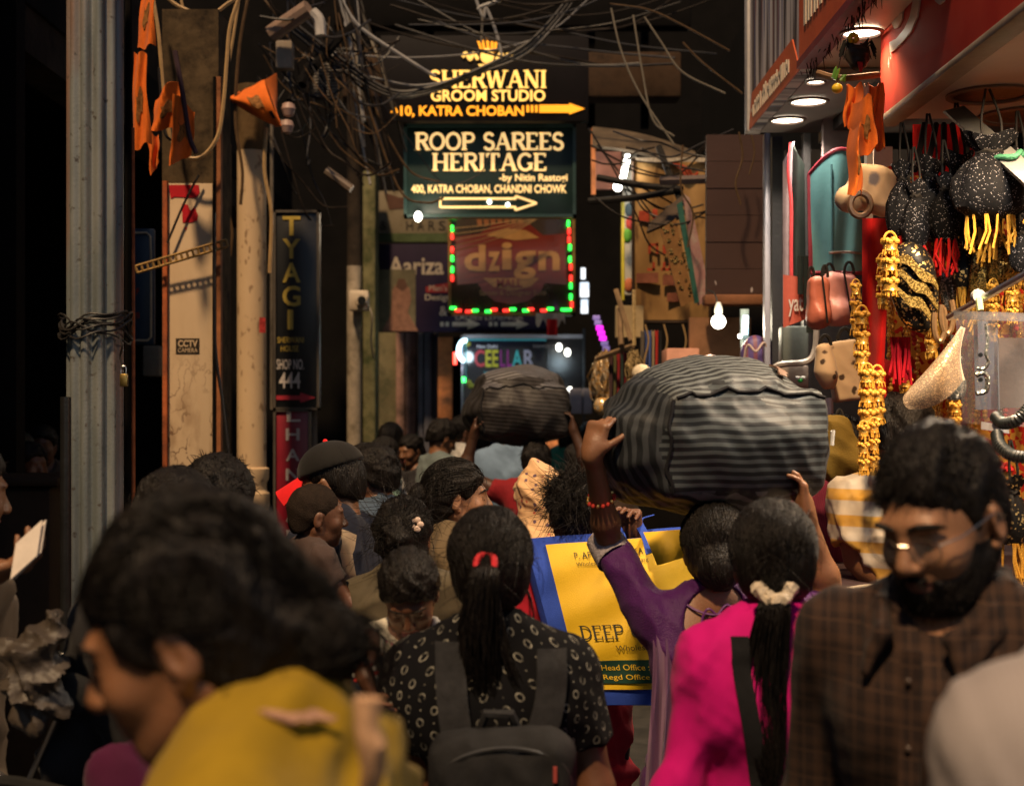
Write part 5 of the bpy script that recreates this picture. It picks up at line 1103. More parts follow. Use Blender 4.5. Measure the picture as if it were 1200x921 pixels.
# ------------------------------------------------------------------ columns, pier and pipes of the arcade
def column(x, y, r, prof, m, name, label, n=48, fl=0, nf=0, cat='column'):
    return MB().lathe((x, y, 0), prof, n, flute=fl, nf=nf).build(name, m, None, label=label, cat=cat, ang=50)
def build_columns():
    a = P(112, 484, 5.5); r = .108
    t = thing('fluted_column', 'fluted silver-grey iron column with a bundle of black wire tied round it', 'column', (a.x, a.y, .12))
    g = G('silver grey paint', .42, 0, .35, 90); n = g.noise(8, 6, stretch=(1, 1, .25)); n2 = g.noise(30, 4)
    c = g.mix(g.step(n, .42, .62), (.14, .16, .16), (.22, .235, .23)); c = g.mix(g.step(g.noise(5, 5, stretch=(1, 1, .12)), .50, .62), c, (.24, .12, .075)); g.base(g.mix(g.step(n2, .62, .72), c, (.08, .07, .06))); g.b.inputs['Metallic'].default_value = .25
    MB().lathe((a.x, a.y, 0), [(r, .5), (r, 1.2), (r, 3.5)], 144, flute=.20, nf=11).build('shaft', g.m, t, ang=80)
    MB().lathe((a.x, a.y, 0), [(r * 1.5, .12), (r * 1.5, .22), (r * 1.3, .27), (r * 1.35, .33), (r * 1.1, .4), (r * 1.08, .5)], 40).build('base', g.m, t)
    MB().lathe((a.x, a.y, 0), [(r * 1.05, 3.42), (r * 1.5, 3.5), (r * 1.6, 3.6), (r * 1.6, 3.75)], 40).build('capital', g.m, t)
    wm = M('black wire', (.015, .013, .012), .5); w = thing('wire_bundle', 'messy loops of black wire tied round the fluted column', 'wire', (a.x, a.y, 2.0))
    rs = np.random.RandomState(3)
    for k in range(9):
        z0 = P(0, 383 + rs.uniform(-9, 9), 5.4).z; ph = rs.uniform(0, 6)
        MB().tube([(a.x + (r + .012 + .018 * abs(math.sin(2 * an + ph))) * math.cos(an), a.y + (r + .012 + .018 * abs(math.sin(2 * an + ph))) * math.sin(an), z0 + .03 * math.sin(an * 2 + ph) + .012 * math.sin(an * 5 + ph)) for an in np.linspace(0, 6.4, 34)], .0042, 5).build('wire_loop', wm, w)
    MB().tube(spline([P(139, 392, 5.35), P(143, 405, 5.3), P(141, 418, 5.32), P(144, 432, 5.3)], 5), .004, 5).build('wire_end', wm, w)
    t = thing('padlock', 'small brass padlock hanging from the wire on the fluted column', 'padlock', tuple(P(144, 454, 5.28)))
    pbox(140, 438, 149, 453, 5.28, .018, .004).build('lock_body', M('brass', (.55, .38, .12), .35, .2, 30, .1, metal=1), t); MB().tube(spline([P(141.5, 438, 5.289), P(142, 430, 5.289), P(147, 430, 5.289), P(147.5, 438, 5.289)], 5), .003, 6).build('shackle', M('steel', (.45, .45, .45), .3, metal=1), t)
    blk = M('black painted steel', (.012, .012, .012), .3, .3, 8, .15, 60)
    t = thing('black_post', 'glossy black post in front of the fluted column foot', 'post', tuple(P(77, 921, 4.4).xy) + (.12,)); q = P(77, 700, 4.4)
    MB().lathe((q.x, q.y, 0), [(.017, .12), (.017, 1.8)], 14).build('shaft', blk, t); MB().lathe((q.x, q.y, P(0, 766, 4.4).z), [(.026, -.008), (.03, 0), (.026, .008)], 14).build('clamp', M('steel', (.45, .45, .45)), t); MB().lathe((q.x, q.y, 0), [(.05, .12), (.045, .14), (.017, .15)], 16).build('foot', blk, t)
    tag(MB().tube([P(150.5, -20, 5.9), P(150.5, 560, 5.9), P(150.5, 1050, 5.9)], .014, 8).build('dark_strip', near_black), 'black upright strip right beside the fluted column', 'pipe')  # dark upright strip modelled as a round bar
    tag(MB().tube([P(155.5, 150, 5.95), P(156, 400, 5.95), P(157, 1030, 5.95)], .0085, 8).build('conduit_pipe', M('orange primer', (.42, .13, .05), .6, .35, 14, .3, 80, stain=(.15, .06, .04))), 'thin orange painted pipe between the fluted column and the cream pier', 'pipe')
    t = thing('blue_sign', 'dark blue board with a cream line round its edge behind the orange pipe', 'sign', tuple(P(160, 404, 8.2))); bl = M('sign navy', (.012, .035, .075), .4, .2, 6, .1, 60); cr = M('cream line', (.45, .38, .27), .6)
    pbox(150, 268, 181, 404, 8.2, .03, .02).build('board', bl, t)
    pts = [P(150, 273, 8.19), P(172, 273, 8.19), P(176, 277, 8.19), P(177, 300, 8.19), P(177, 395, 8.19), P(173, 399, 8.19), P(150, 399, 8.19)]; MB().tube(pts, .006, 6).build('border_line', cr, t)
    for y in (338, 366): text('F' if y < 350 else 'n', 160, y, 163, y + 7, 8.195, M('red mark', (.4, .03, .02)), t)
    tag(pbox(167, 405, 187, 441, 8.1, .1, .01).build('meter_box', M('meter grey', (.14, .13, .11), .7, .2, 10, .2, 60)), 'pale grey meter box under the blue board', 'box')
    # masonry pier faced with a cream board
    d = 7.05; t = thing('masonry_pier', 'grimy masonry pier faced with a scribbled cream board between orange edges', 'pier', tuple(P(222, 921, d).xy) + (.12,))
    a, b = P(190, 0, d), P(256, 0, d); pm = M('pier plaster', (.07, .048, .026), .95, .55, 6, .8, 22, stain=(.018, .013, .009), stains=7)
    MB().box((a.x, d, .12), (b.x, d + .3, 3.75)).build('masonry', pm, t)
    g = G('cream board', .62, 0, .15, 150); n = g.noise(3, 5); base = g.mix(n, (.42, .30, .18), (.56, .42, .27))
    scr = g.op('MULTIPLY', g.op('LESS_THAN', g.op('ABSOLUTE', g.op('SUBTRACT', g.noise(16, 3, stretch=(1.0, 1, .55)), .5)), .018), g.step(g.noise(7, 2), .42, .56))
    low = g.op('SUBTRACT', 1, g.step(g.z, .95, 1.35)); dirt = g.op('MULTIPLY', g.step(g.noise(9, 6, stretch=(1, 1, .4)), .50, .68), g.op('ADD', .15, g.op('MULTIPLY', low, .6)))
    m1 = g.mix(g.op('MULTIPLY', scr, g.op('MULTIPLY', low, .85)), base, (.10, .05, .025)); g.base(g.mix(dirt, m1, (.20, .11, .05)))
    a2, b2 = P(196, 215, d), P(249, 720, d); 
    o = pbox(196, 215, 249, 720, d - .025, .024, .003).build('cream_board', g.m, None); wl = Vector(o.location); o.parent = t; o.location = wl - Vector(t.location)
    og = M('orange edge', (.38, .10, .035), .6, .35, 9, .3, 60, stain=(.15, .05, .03)); br = M('rusty edge', (.26, .10, .04), .7, .4, 9, .4, 50)
    pbox(190.5, 212, 195.5, 760, d - .05, .049).build('edge_strip', og, t); pbox(249.6, 90, 252.5, 760, d - .06, .05).build('edge_strip', near_black, t); pbox(253, 90, 258.5, 760, d - .05, .049).build('edge_strip', br, t)
    rd = M('torn red paper', (.42, .012, .02), .7, .1, 10, .2, 100)
    for poly in ([(198, 217), (233, 217), (234, 226), (230, 232), (205, 231), (200, 233)], [(213, 239), (220, 240), (223, 247), (228, 243), (232, 252), (231, 259), (224, 261), (214, 261)], [(216, 267), (219, 266), (218, 270)]):
        pq = [P(x, y, d - .027) for x, y in poly]; MB().prism([(v.x, v.z) for v in pq], d - .0285, d - .0255).build('torn_poster', rd, t)
    pbox(206, 396.5, 233.5, 414.5, d - .0285, .003).build('stencil_plate', M('stencil black', (.03, .022, .015), .7, .4, 30), t); text('CCTV', 208.5, 398.5, 231.5, 406.5, d - .030, g.m, t, off=.03); text('CAMERA', 208.5, 408, 231.5, 413, d - .030, g.m, t)
    # slotted brass angle bolted across the pier
    t = thing('slotted_bar', 'brass-coloured slotted bar bolted slantwise across the cream board', 'bar', tuple(P(160, 320, 6.85))); bm = M('brass bar', (.34, .21, .07), .5, .3, 20, .25, 80, metal=.3)
    A, B = P(160, 316, 6.95), P(266, 285, 6.93); dv = (B - A); nn = Vector((-dv.z, 0, dv.x)).normalized()
    for o_ in (-.017, .017): MB().tube([A + nn * o_, B + nn * o_], .0065, 4).build('rail', bm, t)
    for i in range(17): q = A.lerp(B, i / 16); MB().tube([q - nn * .017, q + nn * .017], .0065, 4).build('rung', bm, t)
    # the round cream pipe
    d = 8.7; q = P(295, 0, d); r = 17 / FPX * d; z = lambda y: P(0, y, d).z
    t = thing('cream_column', 'round cream painted column with a ringed foot and a bare brown top', 'column', (q.x, q.y, .12))
    g = G('peeling cream paint', .6, 0, .4, 70); n = g.noise(4, 6, stretch=(1, 1, .5)); c = g.mix(n, (.44, .30, .17), (.60, .44, .27)); ch = g.step(g.noise(26, 5, stretch=(1, 1, .5)), .60, .66); g.base(g.mix(g.op('MULTIPLY', ch, .8), c, (.20, .12, .06)))
    MB().lathe((q.x, q.y, 0), [(r, z(548)), (r, z(360)), (r, z(178))], 28).build('painted_shaft', g.m, t)
    MB().lathe((q.x, q.y, 0), [(r * .985, z(178.5)), (r * .985, 3.75)], 28).build('bare_shaft', M('bare brown shaft', (.10, .062, .028), .8, .45, 7, .5, 40, stain=(.04, .025, .012)), t)
    MB().lathe((q.x, q.y, 0), [(r * 1.3, .12), (r * 1.3, 1.02), (r * 1.12, z(598)), (r * 1.22, z(592)), (r * 1.22, z(578)), (r * 1.02, z(574)), (r * 1.02, z(566)), (r * 1.18, z(560)), (r * 1.18, z(549)), (r, z(547))], 28).build('ringed_foot', g.m, t)
    rs = P(307, 392, d - .13); MB().sheet(lambda u, v: P(304 + 7 * u, 372 + 18 * v, d - .178 + .03 * u), 3, 3, .002).build('sticker', M('sticker red', (.55, .06, .05), .6, .5, 60), t)
    for x, y0, y1, dd, r_, m, l in ((318.5, 140, 480, 9.35, .012, M('grey conduit', (.13, .11, .09), .6, .3, 12), 'grey conduit beside the vertical black sign board'), (268, 170, 620, 8.9, .02, M('dark conduit', (.05, .036, .026), .7, .3, 12), 'dark drain pipe left of the cream column'), (368, 478, 640, 9.4, .022, M('grey conduit', (.13, .11, .09)), 'grey steel post right of the red sign board')):
        tag(MB().tube([P(x, y0, dd), P(x, y1, dd)], r_, 8).build('conduit_pipe', m), l, 'pipe')
    # further pole with the camera housing
    d = 11.5; q = P(415, 0, d); r = 8.5 / FPX * d; z = lambda y: P(0, y, d).z
    t = thing('grey_pole', 'weathered grey pole carrying a small camera housing', 'pole', (q.x, q.y, .12)); MB().lathe((q.x, q.y, 0), [(r, .12), (r, z(312))], 18).build('painted_shaft', M('weathered grey', (.28, .23, .17), .7, .35, 6, .4, 50, stain=(.1, .08, .05)), t); MB().lathe((q.x, q.y, 0), [(r * .97, z(312)), (r * .97, 4.9)], 18).build('bare_shaft', dark, t)
    t = thing('camera_housing', 'off-white surveillance camera housing strapped to the grey pole', 'camera', tuple(P(421, 366, 11.3))); cm = M('camera shell', (.42, .34, .25), .5, .15, 20)
    pbox(408, 340, 432, 364, 11.3, .1, .02).build('shell', cm, t); MB().lathe(P(424, 352, 11.28), [(.045, -.05), (.05, -.03), (.05, .02)], 16, axis='y').build('lens_hood', cm, t); MB().lathe(P(424, 352, 11.22), [(.034, -.01), (.034, .02)], 14, axis='y').build('lens', M('lens black', (.01, .01, .01), .1), t)
    MB().tube(spline([P(430, 356, 11.3), P(436, 370, 11.3), P(435, 400, 11.4), P(438, 420, 11.5)], 5), .008, 5).build('cable', M('cable grey', (.3, .26, .2), .6), t)
    t = thing('counter', 'dark brown wooden counter deep in the arcade', 'counter', (-2.6, 6.3, .12)); wd = M('counter wood', (.018, .011, .007), .6, .3, 5, .2, 40); MB().box((-3.2, 6.0, .12), (-1.95, 6.4, 1.44), bev=.01).build('front', wd, t); MB().box((-3.25, 5.95, 1.443), (-1.9, 6.45, 1.48), bev=.008).build('top', wd, t)

# ------------------------------------------------------------------ sign boards over the lane
def board(name, label, x0, y0, x1, y1, d, m, th=.08, frame=None, fw=.012):
    t = thing(name, label, 'sign', tuple(P((x0 + x1) / 2, y1, d))); pbox(x0, y0, x1, y1, d, th, .004).build('board', m, t)
    if frame:
        a, b = P(x0, y0, d), P(x1, y1, d)
        for p, q in (((a.x, a.z), (b.x, a.z)), ((a.x, b.z), (b.x, b.z)), ((a.x, a.z), (a.x, b.z)), ((b.x, a.z), (b.x, b.z))):
            e = fw; MB().box((p[0] - e, d - .015, min(p[1], q[1]) - e), (q[0] + e, d + th + .003, max(p[1], q[1]) + e)).build('frame', frame, t)
    return t
def poly(pts, d, m, t, name, th=.012):
    q = [P(x, y, d) for x, y in pts]; return MB().prism([(v.x, v.z) for v in q], d - th, d - .001).build(name, m, t, smooth=False)
def build_signs():
    GO = E('letter gold', (1, .56, .13), 1.25); GY = E('letter cream', (1, .62, .24), 1.0); GA = E('letter amber', (1, .34, .015), 1.25)
    d = 10.8; t = board('groom_studio_sign', 'dark sign board with glowing gold groom studio lettering and arrow, topmost over the lane', 446, 42, 690, 142, d, M('board black brown', (.005, .0035, .004), .6, .3, 5, .1, 60), .10)
    serif('SHERWANI', 503, 83, 641, 103.5, d, GO, t, bold=1.0)
    s = 'GROOM STUDIO'; text(s, 505, 105.5, 639, 119, d - .002, GO, t, off=.022, ext=.002)
    text('410, KATRA CHOBAN', 458, 124, 614, 138, d - .002, GA, t, off=.03)
    poly([(632, 123.5), (667, 123.5), (667, 121.5), (685, 128), (667, 134.5), (667, 132.5), (632, 132.5)], d, GA, t, 'arrow')
    for k in range(3): poly([(617 + k * 5, 124), (620 + k * 5, 124), (620 + k * 5, 132), (617 + k * 5, 132)], d, GA, t, 'arrow_dash')
    # crest: turbaned head with a plume between two scrolls
    q = P(571, 66, d - .012); MB().ell(q, (.052, .012, .06), 16).build('crest_head', GO, t)
    for i, x in enumerate((-9, -5, 0, 5, 9)): poly([(571 + x * .8, 62), (571 + x * 1.15 - 1.5, 49 - (4 - abs(x) * .4)), (571 + x * 1.15 + 1.5, 50 - (4 - abs(x) * .4)), (571 + x * .8 + 3, 62)], d - .002 * i, GA, t, 'crest_plume')
    poly([(560, 76), (582, 76), (577, 81), (565, 81)], d - .004, GO, t, 'crest_collar')
    for sx in (-1, 1): MB().tube(spline([P(571 + sx * k, y, d - .01) for k, y in ((11, 70), (16, 63), (20, 70), (25, 63), (29, 67))], 5), .014, 6).build('crest_scroll', GO, t)
    d = 11; t = board('saree_shop_sign', 'dark green lit name board with cream serif lettering and outlined arrow', 475, 147.5, 673, 253, d, M('board green', (.003, .020, .017), .5, .25, 4, .05, 60), .10, M('frame green', (.02, .05, .045), .4))
    serif('ROOP SAREES', 486, 156, 661, 176, d, GY, t, bold=1.0); serif('HERITAGE', 506, 180, 641, 200.5, d, GY, t, bold=1.0)
    text('-by Nitin Rastogi', 585, 204, 665, 215, d - .002, GY, t, off=.02); text('400, KATRA CHOBAN, CHANDNI CHOWK', 482, 216.5, 664, 228, d - .002, GY, t, off=.022)
    for a, b in (((516, 233), (604, 233)), ((516, 243), (604, 243)), ((516, 233), (516, 243)), ((604, 230), (629, 238.5)), ((604, 246.5), (629, 238.5)), ((604, 230), (604, 234)), ((604, 242), (604, 246.5))): MB().tube([P(*a, d - .012), P(*b, d - .012)], .0095, 6).build('arrow_tube', GY, t)
    for x, y in ((573.5, 237), (595, 240)): MB().ell(P(x, y, d - .02), .016, 8).build('hot_spot', E('spot white', (1, .97, .86), 7), t)
    # the mall sign with its string of LEDs
    d = 12; t = board('mall_sign', 'brown and red mall sign edged with red and green LEDs', 527, 250, 672, 368, d, M('board brown', (.030, .020, .014), .25, .3, 4, .05, 60, coat=.4), .08, M('frame ochre', (.16, .09, .035), .6, .3, 20), .014)
    red = M('sign red', (.12, .016, .010), .3, .2, 5, .05, coat=.3); ye = M('sign mustard', (.30, .155, .05), .35, .25, 6, .05, coat=.3); pi = M('sign maroon', (.17, .035, .035), .35)
    poly([(534, 278), (562, 274), (580, 262), (620, 262), (636, 276), (662, 274), (664, 334), (640, 332), (560, 332), (536, 334)], d, red, t, 'red_cloud', .006)
    poly([(560, 332), (638, 332), (634, 342), (618, 353), (600, 357), (580, 353), (566, 342)], d, pi, t, 'maroon_bowl', .005)
    poly([(566, 326), (632, 326), (622, 336), (600, 341), (578, 336)], d, ye, t, 'smile', .009); poly([(570, 276), (592, 268), (616, 270), (632, 279), (604, 282)], d, ye, t, 'sun_disc', .009)
    for i in range(7): poly([(560 + i * 8, 266), (558 + i * 8, 252), (564 + i * 8, 252), (565 + i * 8, 264)], d, M('sign orange', (.20, .07, .02), .4), t, 'ray', .003)
    for c, x0, y0, x1, y1 in (('d', 544, 287, 569, 318), ('z', 572, 295, 586, 318), ('i', 588, 284, 600, 316), ('g', 602, 294, 628, 328), ('n', 631, 294, 656, 317)): text(c, x0, y0, x1, y1, d - .015, ye, t, 'letter', .03, .005)
    text('MALL', 582, 327, 612, 337, d - .016, pi, t, off=.03); text('Sarees & Designer Suits', 562, 340, 640, 348, d - .012, ye, t)
    L_ = [(529, 254, 1), (530, 268, 1), (530, 277, 0), (530, 293, 0), (530, 303, 1), (530, 316, 1), (530, 326, 0), (531, 361, 1), (537, 364, 0), (549, 365, 0), (557, 364, 1), (572, 365, 1), (579, 363, 0), (593, 364, 0), (601, 362.5, 1), (616, 364, 1), (622, 362.5, 0), (637, 364, 0), (645, 362, 1), (661, 363, 1), (666, 363, 1), (666, 262, 1), (667, 271, 0), (667, 281, 0), (668, 290, 1), (668, 304, 1), (669, 313, 0), (669, 326, 0), (669, 335, 1), (669, 348, 1), (670, 357, 0)]
    gr, rr = E('LED green', (.03, 1, .08), 3.0), E('LED red', (1, .03, .02), 3.0); me = {}
    for x, y, g in L_:
        v = abs(x - 600) > 62 and 256 < y < 360; key = (g, v)
        q = P(x, y, d - .03)
        if key not in me: o = MB().box(q + Vector((-.012, -.01, -.027) if v else (-.027, -.01, -.012)), q + Vector((.012, .01, .027) if v else (.027, .01, .012)), bev=.006).build('led_light', gr if g else rr, t); me[key] = (o, q)
        else: o0, q0 = me[key]; o = o0.copy(); COL.objects.link(o); o.parent = t; o.location = q - q0
    # purple fashion sign and the cream board above it
    d = 15; pur = M('board purple', (.016, .009, .024), .65, .25, 3, .05, 50)
    t = board('purple_shop_sign', 'dull purple shop sign with arrows and a model picture, behind the mall sign', 440, 286, 646, 389, d, pur, .10); cr = M('print cream', (.34, .28, .21), .6, .2, 12); gy = M('print olive', (.10, .085, .05), .6, .4, 5)
    poly([(441, 316), (487, 316), (487, 388), (441, 388)], d, gy, t, 'picture_panel', .004); sk = M('print skin', (.20, .10, .065), .6, .3, 20)
    poly([(460, 340), (464, 334), (474, 332), (480, 338), (482, 352), (478, 366), (490, 388), (448, 388), (458, 368)], d, sk, t, 'printed_figure', .007); poly([(464, 336), (467, 327), (474, 327), (478, 335), (472, 341)], d, M('print brown', (.09, .045, .03)), t, 'printed_hair', .010)
    text('Aariza', 455, 301, 520, 322, d - .003, cr, t, off=.02); poly([(499, 336), (530, 331), (530, 343), (499, 343)], d, M('print red', (.20, .02, .02)), t, 'red_pill', .006); text("Men's", 503, 334, 524, 341, d - .008, cr, t)
    text('Design', 498, 345, 528, 354, d - .003, cr, t, off=.01); text('&', 515, 359, 524, 370, d - .003, cr, t); text('LADIES LEHENGA', 534, 368.5, 613, 375, d - .003, cr, t)
    for x in (518, 575):
        poly([(x + 12, 377.5), (x + 30, 377.5), (x + 30, 373.5), (x + 45, 380), (x + 30, 386.5), (x + 30, 382.5), (x + 12, 382.5)], d, cr, t, 'arrow', .006)
        for k in (-2, 4): poly([(x + k, 377.5), (x + k + 4, 377.5), (x + k + 4, 382.5), (x + k, 382.5)], d, cr, t, 'arrow_dash', .006)
    t = board('cream_shop_sign', 'cream shop sign with dark capitals above the dull purple sign', 436, 224, 528, 283, 15.2, M('board cream', (.20, .165, .11), .7, .3, 4, .15, 40, stain=(.09, .07, .04)), .10)
    for c, x in (('&', 445), ('H', 476), ('A', 489), ('R', 502), ('S', 514)): text(c, x, 259, x + 8, 270, 15.195, M('print dark', (.03, .025, .02)), t, 'letter')
    poly([(450, 226), (470, 232), (486, 226), (476, 244), (456, 246)], 15.2, M('print brown', (.09, .045, .03)), t, 'crest', .005); pbox(436, 273.5, 528, 283.5, 15.15, .05).build('green_rail', M('rail green', (.06, .08, .035), .7, .3, 10), t)
    tag(MB().sheet(lambda u, v: P(628 + 34 * u, 367 + (12 + 5 * math.sin(u * 19)) * v, 11.9 - .03 * math.sin(u * 7)), 16, 4, .004).build('torn_banner', M('torn white', (.42, .38, .33), .8, .2, 20)), 'torn white rag of banner under the mall sign', 'banner')
    tag(MB().sheet(lambda u, v: P(641 + 12 * u, 374 + 19 * v, 11.85 - .02 * math.sin(u * 5 + v)), 5, 5, .004).build('red_pennant', M('red pennant', (.5, .02, .02), .7)), 'small red cloth hanging below the torn white rag', 'pennant')
    # vertical boards on the left
    d = 9.3; fr = M('frame dull steel', (.09, .075, .06), .5, .2, 20, metal=.4); t = board('vertical_black_sign', 'tall black sign board with vertical gold capitals and shop number 444', 322, 248, 373, 479, d, M('board black', (.009, .010, .012), .35, .2, 5, .05, 60), .06, fr, .008)
    gd = M('letter old gold', (.42, .30, .05), .45, .15, 20, .05)
    for c, y0, y1 in (('T', 253.5, 276), ('Y', 280, 303), ('A', 308, 331), ('G', 335, 359), ('I', 363, 386)): text(c, 331 if c != 'I' else 337, y0, 352 if c != 'I' else 343.5, y1, d - .006, gd, t, 'letter', .02, .006)
    text('SHERWANI', 325, 395, 356, 402, d - .004, gd, t); text('HOUSE', 329, 405, 350, 412, d - .004, gd, t); wh = M('letter white', (.52, .46, .42), .5); text('SHOP NO.', 324, 421, 356, 433, d - .004, wh, t, off=.01); text('444', 327, 436, 352, 455, d - .004, wh, t, off=.015)
    poly([(324, 463.5), (352, 463.5), (352, 460), (370, 466), (352, 472), (352, 468.5), (324, 468.5)], d, M('arrow red', (.36, .015, .03), .5), t, 'arrow', .006)
    t = board('vertical_red_sign', 'narrow dark red sign board with white capitals under the black one', 322, 481, 363, 660, 9.3, M('board dark red', (.19, .006, .018), .4, .2, 6, .05, 60), .06, fr, .008)
    for i, (c, x, y) in enumerate((('L', 344, 487), ('H', 343, 509), ('A', 343, 533), ('N', 343, 556), ('S', 343, 580), ('A', 343, 604), ('R', 343, 628))): text(c, x - 8, y - 7, x + 8, y + 7, 9.296, wh, t, 'letter', .02, .004)

# ------------------------------------------------------------------ lamps
WARM = (1, .66, .36); NEUT = (1, .84, .66)
def downlight(x, y, z, r, label, energy, col, lit=True, group='round downlights in the stall canopies'):
    t = thing('downlight', label, 'ceiling light', (x, y, z - .02), group)
    MB().lathe((x, y, z), [(r * 1.18, -.001), (r * 1.18, -.008), (r * 1.0, -.010), (r * .96, -.004)], 28, cap=False).build('rim', M('rim brown', (.16, .11, .09), .5), t)
    MB().lathe((x, y, z), [(r, -.002), (r * .6, -.006), (.001, -.007)], 28, cap=False).build('lens', E('downlight glow', (1, .86, .66), 9) if lit else M('dark recess', (.012, .012, .013), .4), t)
    if lit: add_light('lamp', (x, y, z - .03), 'AREA', energy, col, r * 2, parent=t, spread=R(125 if energy < 25 else 172))
    return t

# ------------------------------------------------------------------ stall canopies on the right
def build_canopies():
    x, z = 1.08, 3.03
    t = thing('far_canopy', 'stall canopy with a streaked white banner and orange signs along its edge', 'canopy', (x, 5.4, z))
    g = G('streaked banner', .55, 0, .1, 200); s = g.noise(9, 3, stretch=(.2, 1, .06)); s2 = g.noise(17, 2, stretch=(.2, 1, .05))
    c = g.mix(g.step(s, .44, .56), (.05, .04, .045), (.50, .46, .44)); c = g.mix(g.op('MULTIPLY', g.step(s2, .58, .66), .85), c, (.05, .06, .16)); c = g.mix(g.op('MULTIPLY', g.step(g.noise(13, 2, stretch=(.2, 1, .05)), .62, .68), .7), c, (.22, .05, .04)); g.base(c)
    MB().box((x, 5.30, z + .004), (x + .05, 6.52, z + .95)).build('streaked_banner', g.m, t)
    MB().box((x - .012, 6.46, z), (x + .06, 6.54, z + .96), bev=.005).build('corner_post', M('corner white', (.5, .47, .44), .5), t)
    orr = M('sign orange red', (.50, .085, .025), .5, .2, 4, .1, 100); orn = M('sign orange', (.62, .24, .05), .5, .2, 3, .1, 100); wht = M('sign ivory', (.60, .52, .40), .5, .1, 10)
    mb = MB(); mb.add([(x - .008, 5.31, z + .002), (x - .008, 6.44, z + .002), (x - .008, 6.36, z + .15), (x - .008, 5.45, z + .15), (x - .002, 5.31, z + .002), (x - .002, 6.44, z + .002), (x - .002, 6.36, z + .15), (x - .002, 5.45, z + .15)], [(0, 1, 2, 3), (7, 6, 5, 4), (0, 4, 5, 1), (1, 5, 6, 2), (2, 6, 7, 3), (3, 7, 4, 0)]); mb.build('orange_strip', orr, t)
    rs = np.random.RandomState(2); mb = MB(); y = 5.5
    while y < 6.32:
        w = rs.uniform(.012, .03); h = rs.uniform(.05, .085); mb.box((x - .012, y, z + .035), (x - .007, y + w, z + .035 + h)); y += w + rs.uniform(.012, .03)
        if rs.rand() < .5: mb.box((x - .0125, y - .03, z + .03 + h * .6), (x - .0075, y, z + .045 + h * .6))
    mb.build('illegible_print', wht, t)
    MB().box((x - .006, 4.0, z + .10), (x + .045, 5.297, z + 1.0)).build('orange_sign', orn, t); MB().box((x - .012, 4.0, z + .03), (x - .0065, 5.296, z + .40)).build('red_band', orr, t); MB().box((x - .02, 4.0, z), (x + .05, 5.298, z + .028)).build('bottom_rail', M('rail dark red', (.17, .02, .03), .5), t)
    MB().box((x - .0125, 4.0, z + .45), (x - .0065, 5.29, z + .52)).build('yellow_stripe', M('stripe yellow', (.7, .42, .05)), t)
    mb = MB(); y = 4.1
    while y < 5.2: w = rs.uniform(.018, .05); mb.box((x - .017, y, z + .13), (x - .0125, y + w, z + .13 + rs.uniform(.10, .15))); y += w + rs.uniform(.015, .04)
    mb.build('illegible_print', wht, t)
    sg = M('soffit grey', (.26, .22, .20), .5, .2, 3, .1, 40); sp = M('soffit warm-lit', (.52, .42, .32), .5, .15, 3, .1, 40)  # near soffit has the warm lamp tint put into its colour
    MB().box((x + .05, 5.302, z), (2.75, 6.5, z + .05)).build('soffit', sg, t); MB().box((x + .05, 4.88, z + .004), (2.75, 5.298, z + .05)).build('soffit', sp, t); MB().box((x + .05, 4.0, z + .004), (1.25, 4.878, z + .05)).build('soffit', sp, t)
    MB().box((1.40, 5.34, z - .05), (1.47, 6.5, z - .002)).build('soffit_rail', M('rail black', (.02, .018, .018), .4), t); MB().box((x + .05, 5.28, z - .035), (2.7, 5.33, z - .003)).build('soffit_rail', M('rail grey', (.2, .17, .15), .4), t)
    # hanging grime under the edge
    gm = M('grime thread', (.035, .02, .012), .9); mb = MB()
    for k in range(70): y = 4.2 + 1.15 * rs.rand(); a = Vector((x + rs.uniform(.0, .05), y, z)); mb.tube([a, a + Vector((rs.normal(0, .006), rs.normal(0, .008), -rs.uniform(.01, .06)))], .0025, 3, r1=.0008)
    o = mb.build('grime_threads', gm, t); o['kind'] = 'stuff'
    for i, (yy, xx, r, e, c, l) in enumerate(((6.2, 1.20, .070, 9, NEUT, 'far end of the streaked canopy, the farthest lit downlight'), (5.83, 1.215, .072, 9, NEUT, 'lit downlight next to the farthest one under the streaked canopy'), (5.48, 1.17, .035, 4, NEUT, 'small glowing disc for a reflection under the join of streaked and orange signs'), (4.78, 1.175, .062, 3, WARM, 'lit downlight under the orange sign above the demon mask'))): downlight(xx, yy, z - (.0 if i > 2 else .001), r, l, e, c)  # the small disc at the join glows in place of a reflection
    # near red canopy
    x, z = 1.256, 2.75; t = thing('red_canopy', 'near stall canopy with a faded red sign and pale underside', 'canopy', (x, 3, z))
    g = G('faded red sheet', .7, .01, .12, 12); n = g.noise(3, 5, stretch=(.3, 1, .5)); g.base(g.mix(g.step(n, .35, .7), (.46, .022, .014), (.60, .065, .035)))
    MB().box((x, 3.35, z + .006), (x + .05, 4.85, z + 1.1), bev=.004).build('red_sheet', g.m, t)
    MB().box((x - .012, 3.35, z - .022), (x + .06, 4.87, z + .004), bev=.008).build('bottom_rail', M('rail taupe', (.22, .17, .13), .5, .25, 8), t)
    MB().box((x + .06, 3.35, z), (2.78, 4.84, z + .05)).build('soffit', M('soffit white', (.52, .49, .46), .35, .1, 3, .05, 40), t)
    wh = M('sign white', (.62, .56, .52), .45, .08, 10, .05)
    def yz(px_, py_):                                # a point of the fascia seen at this photo pixel
        d = x * FPX / (px_ - CX); return Vector((x - .006, d, EYE - (py_ - HY) / FPX * d))
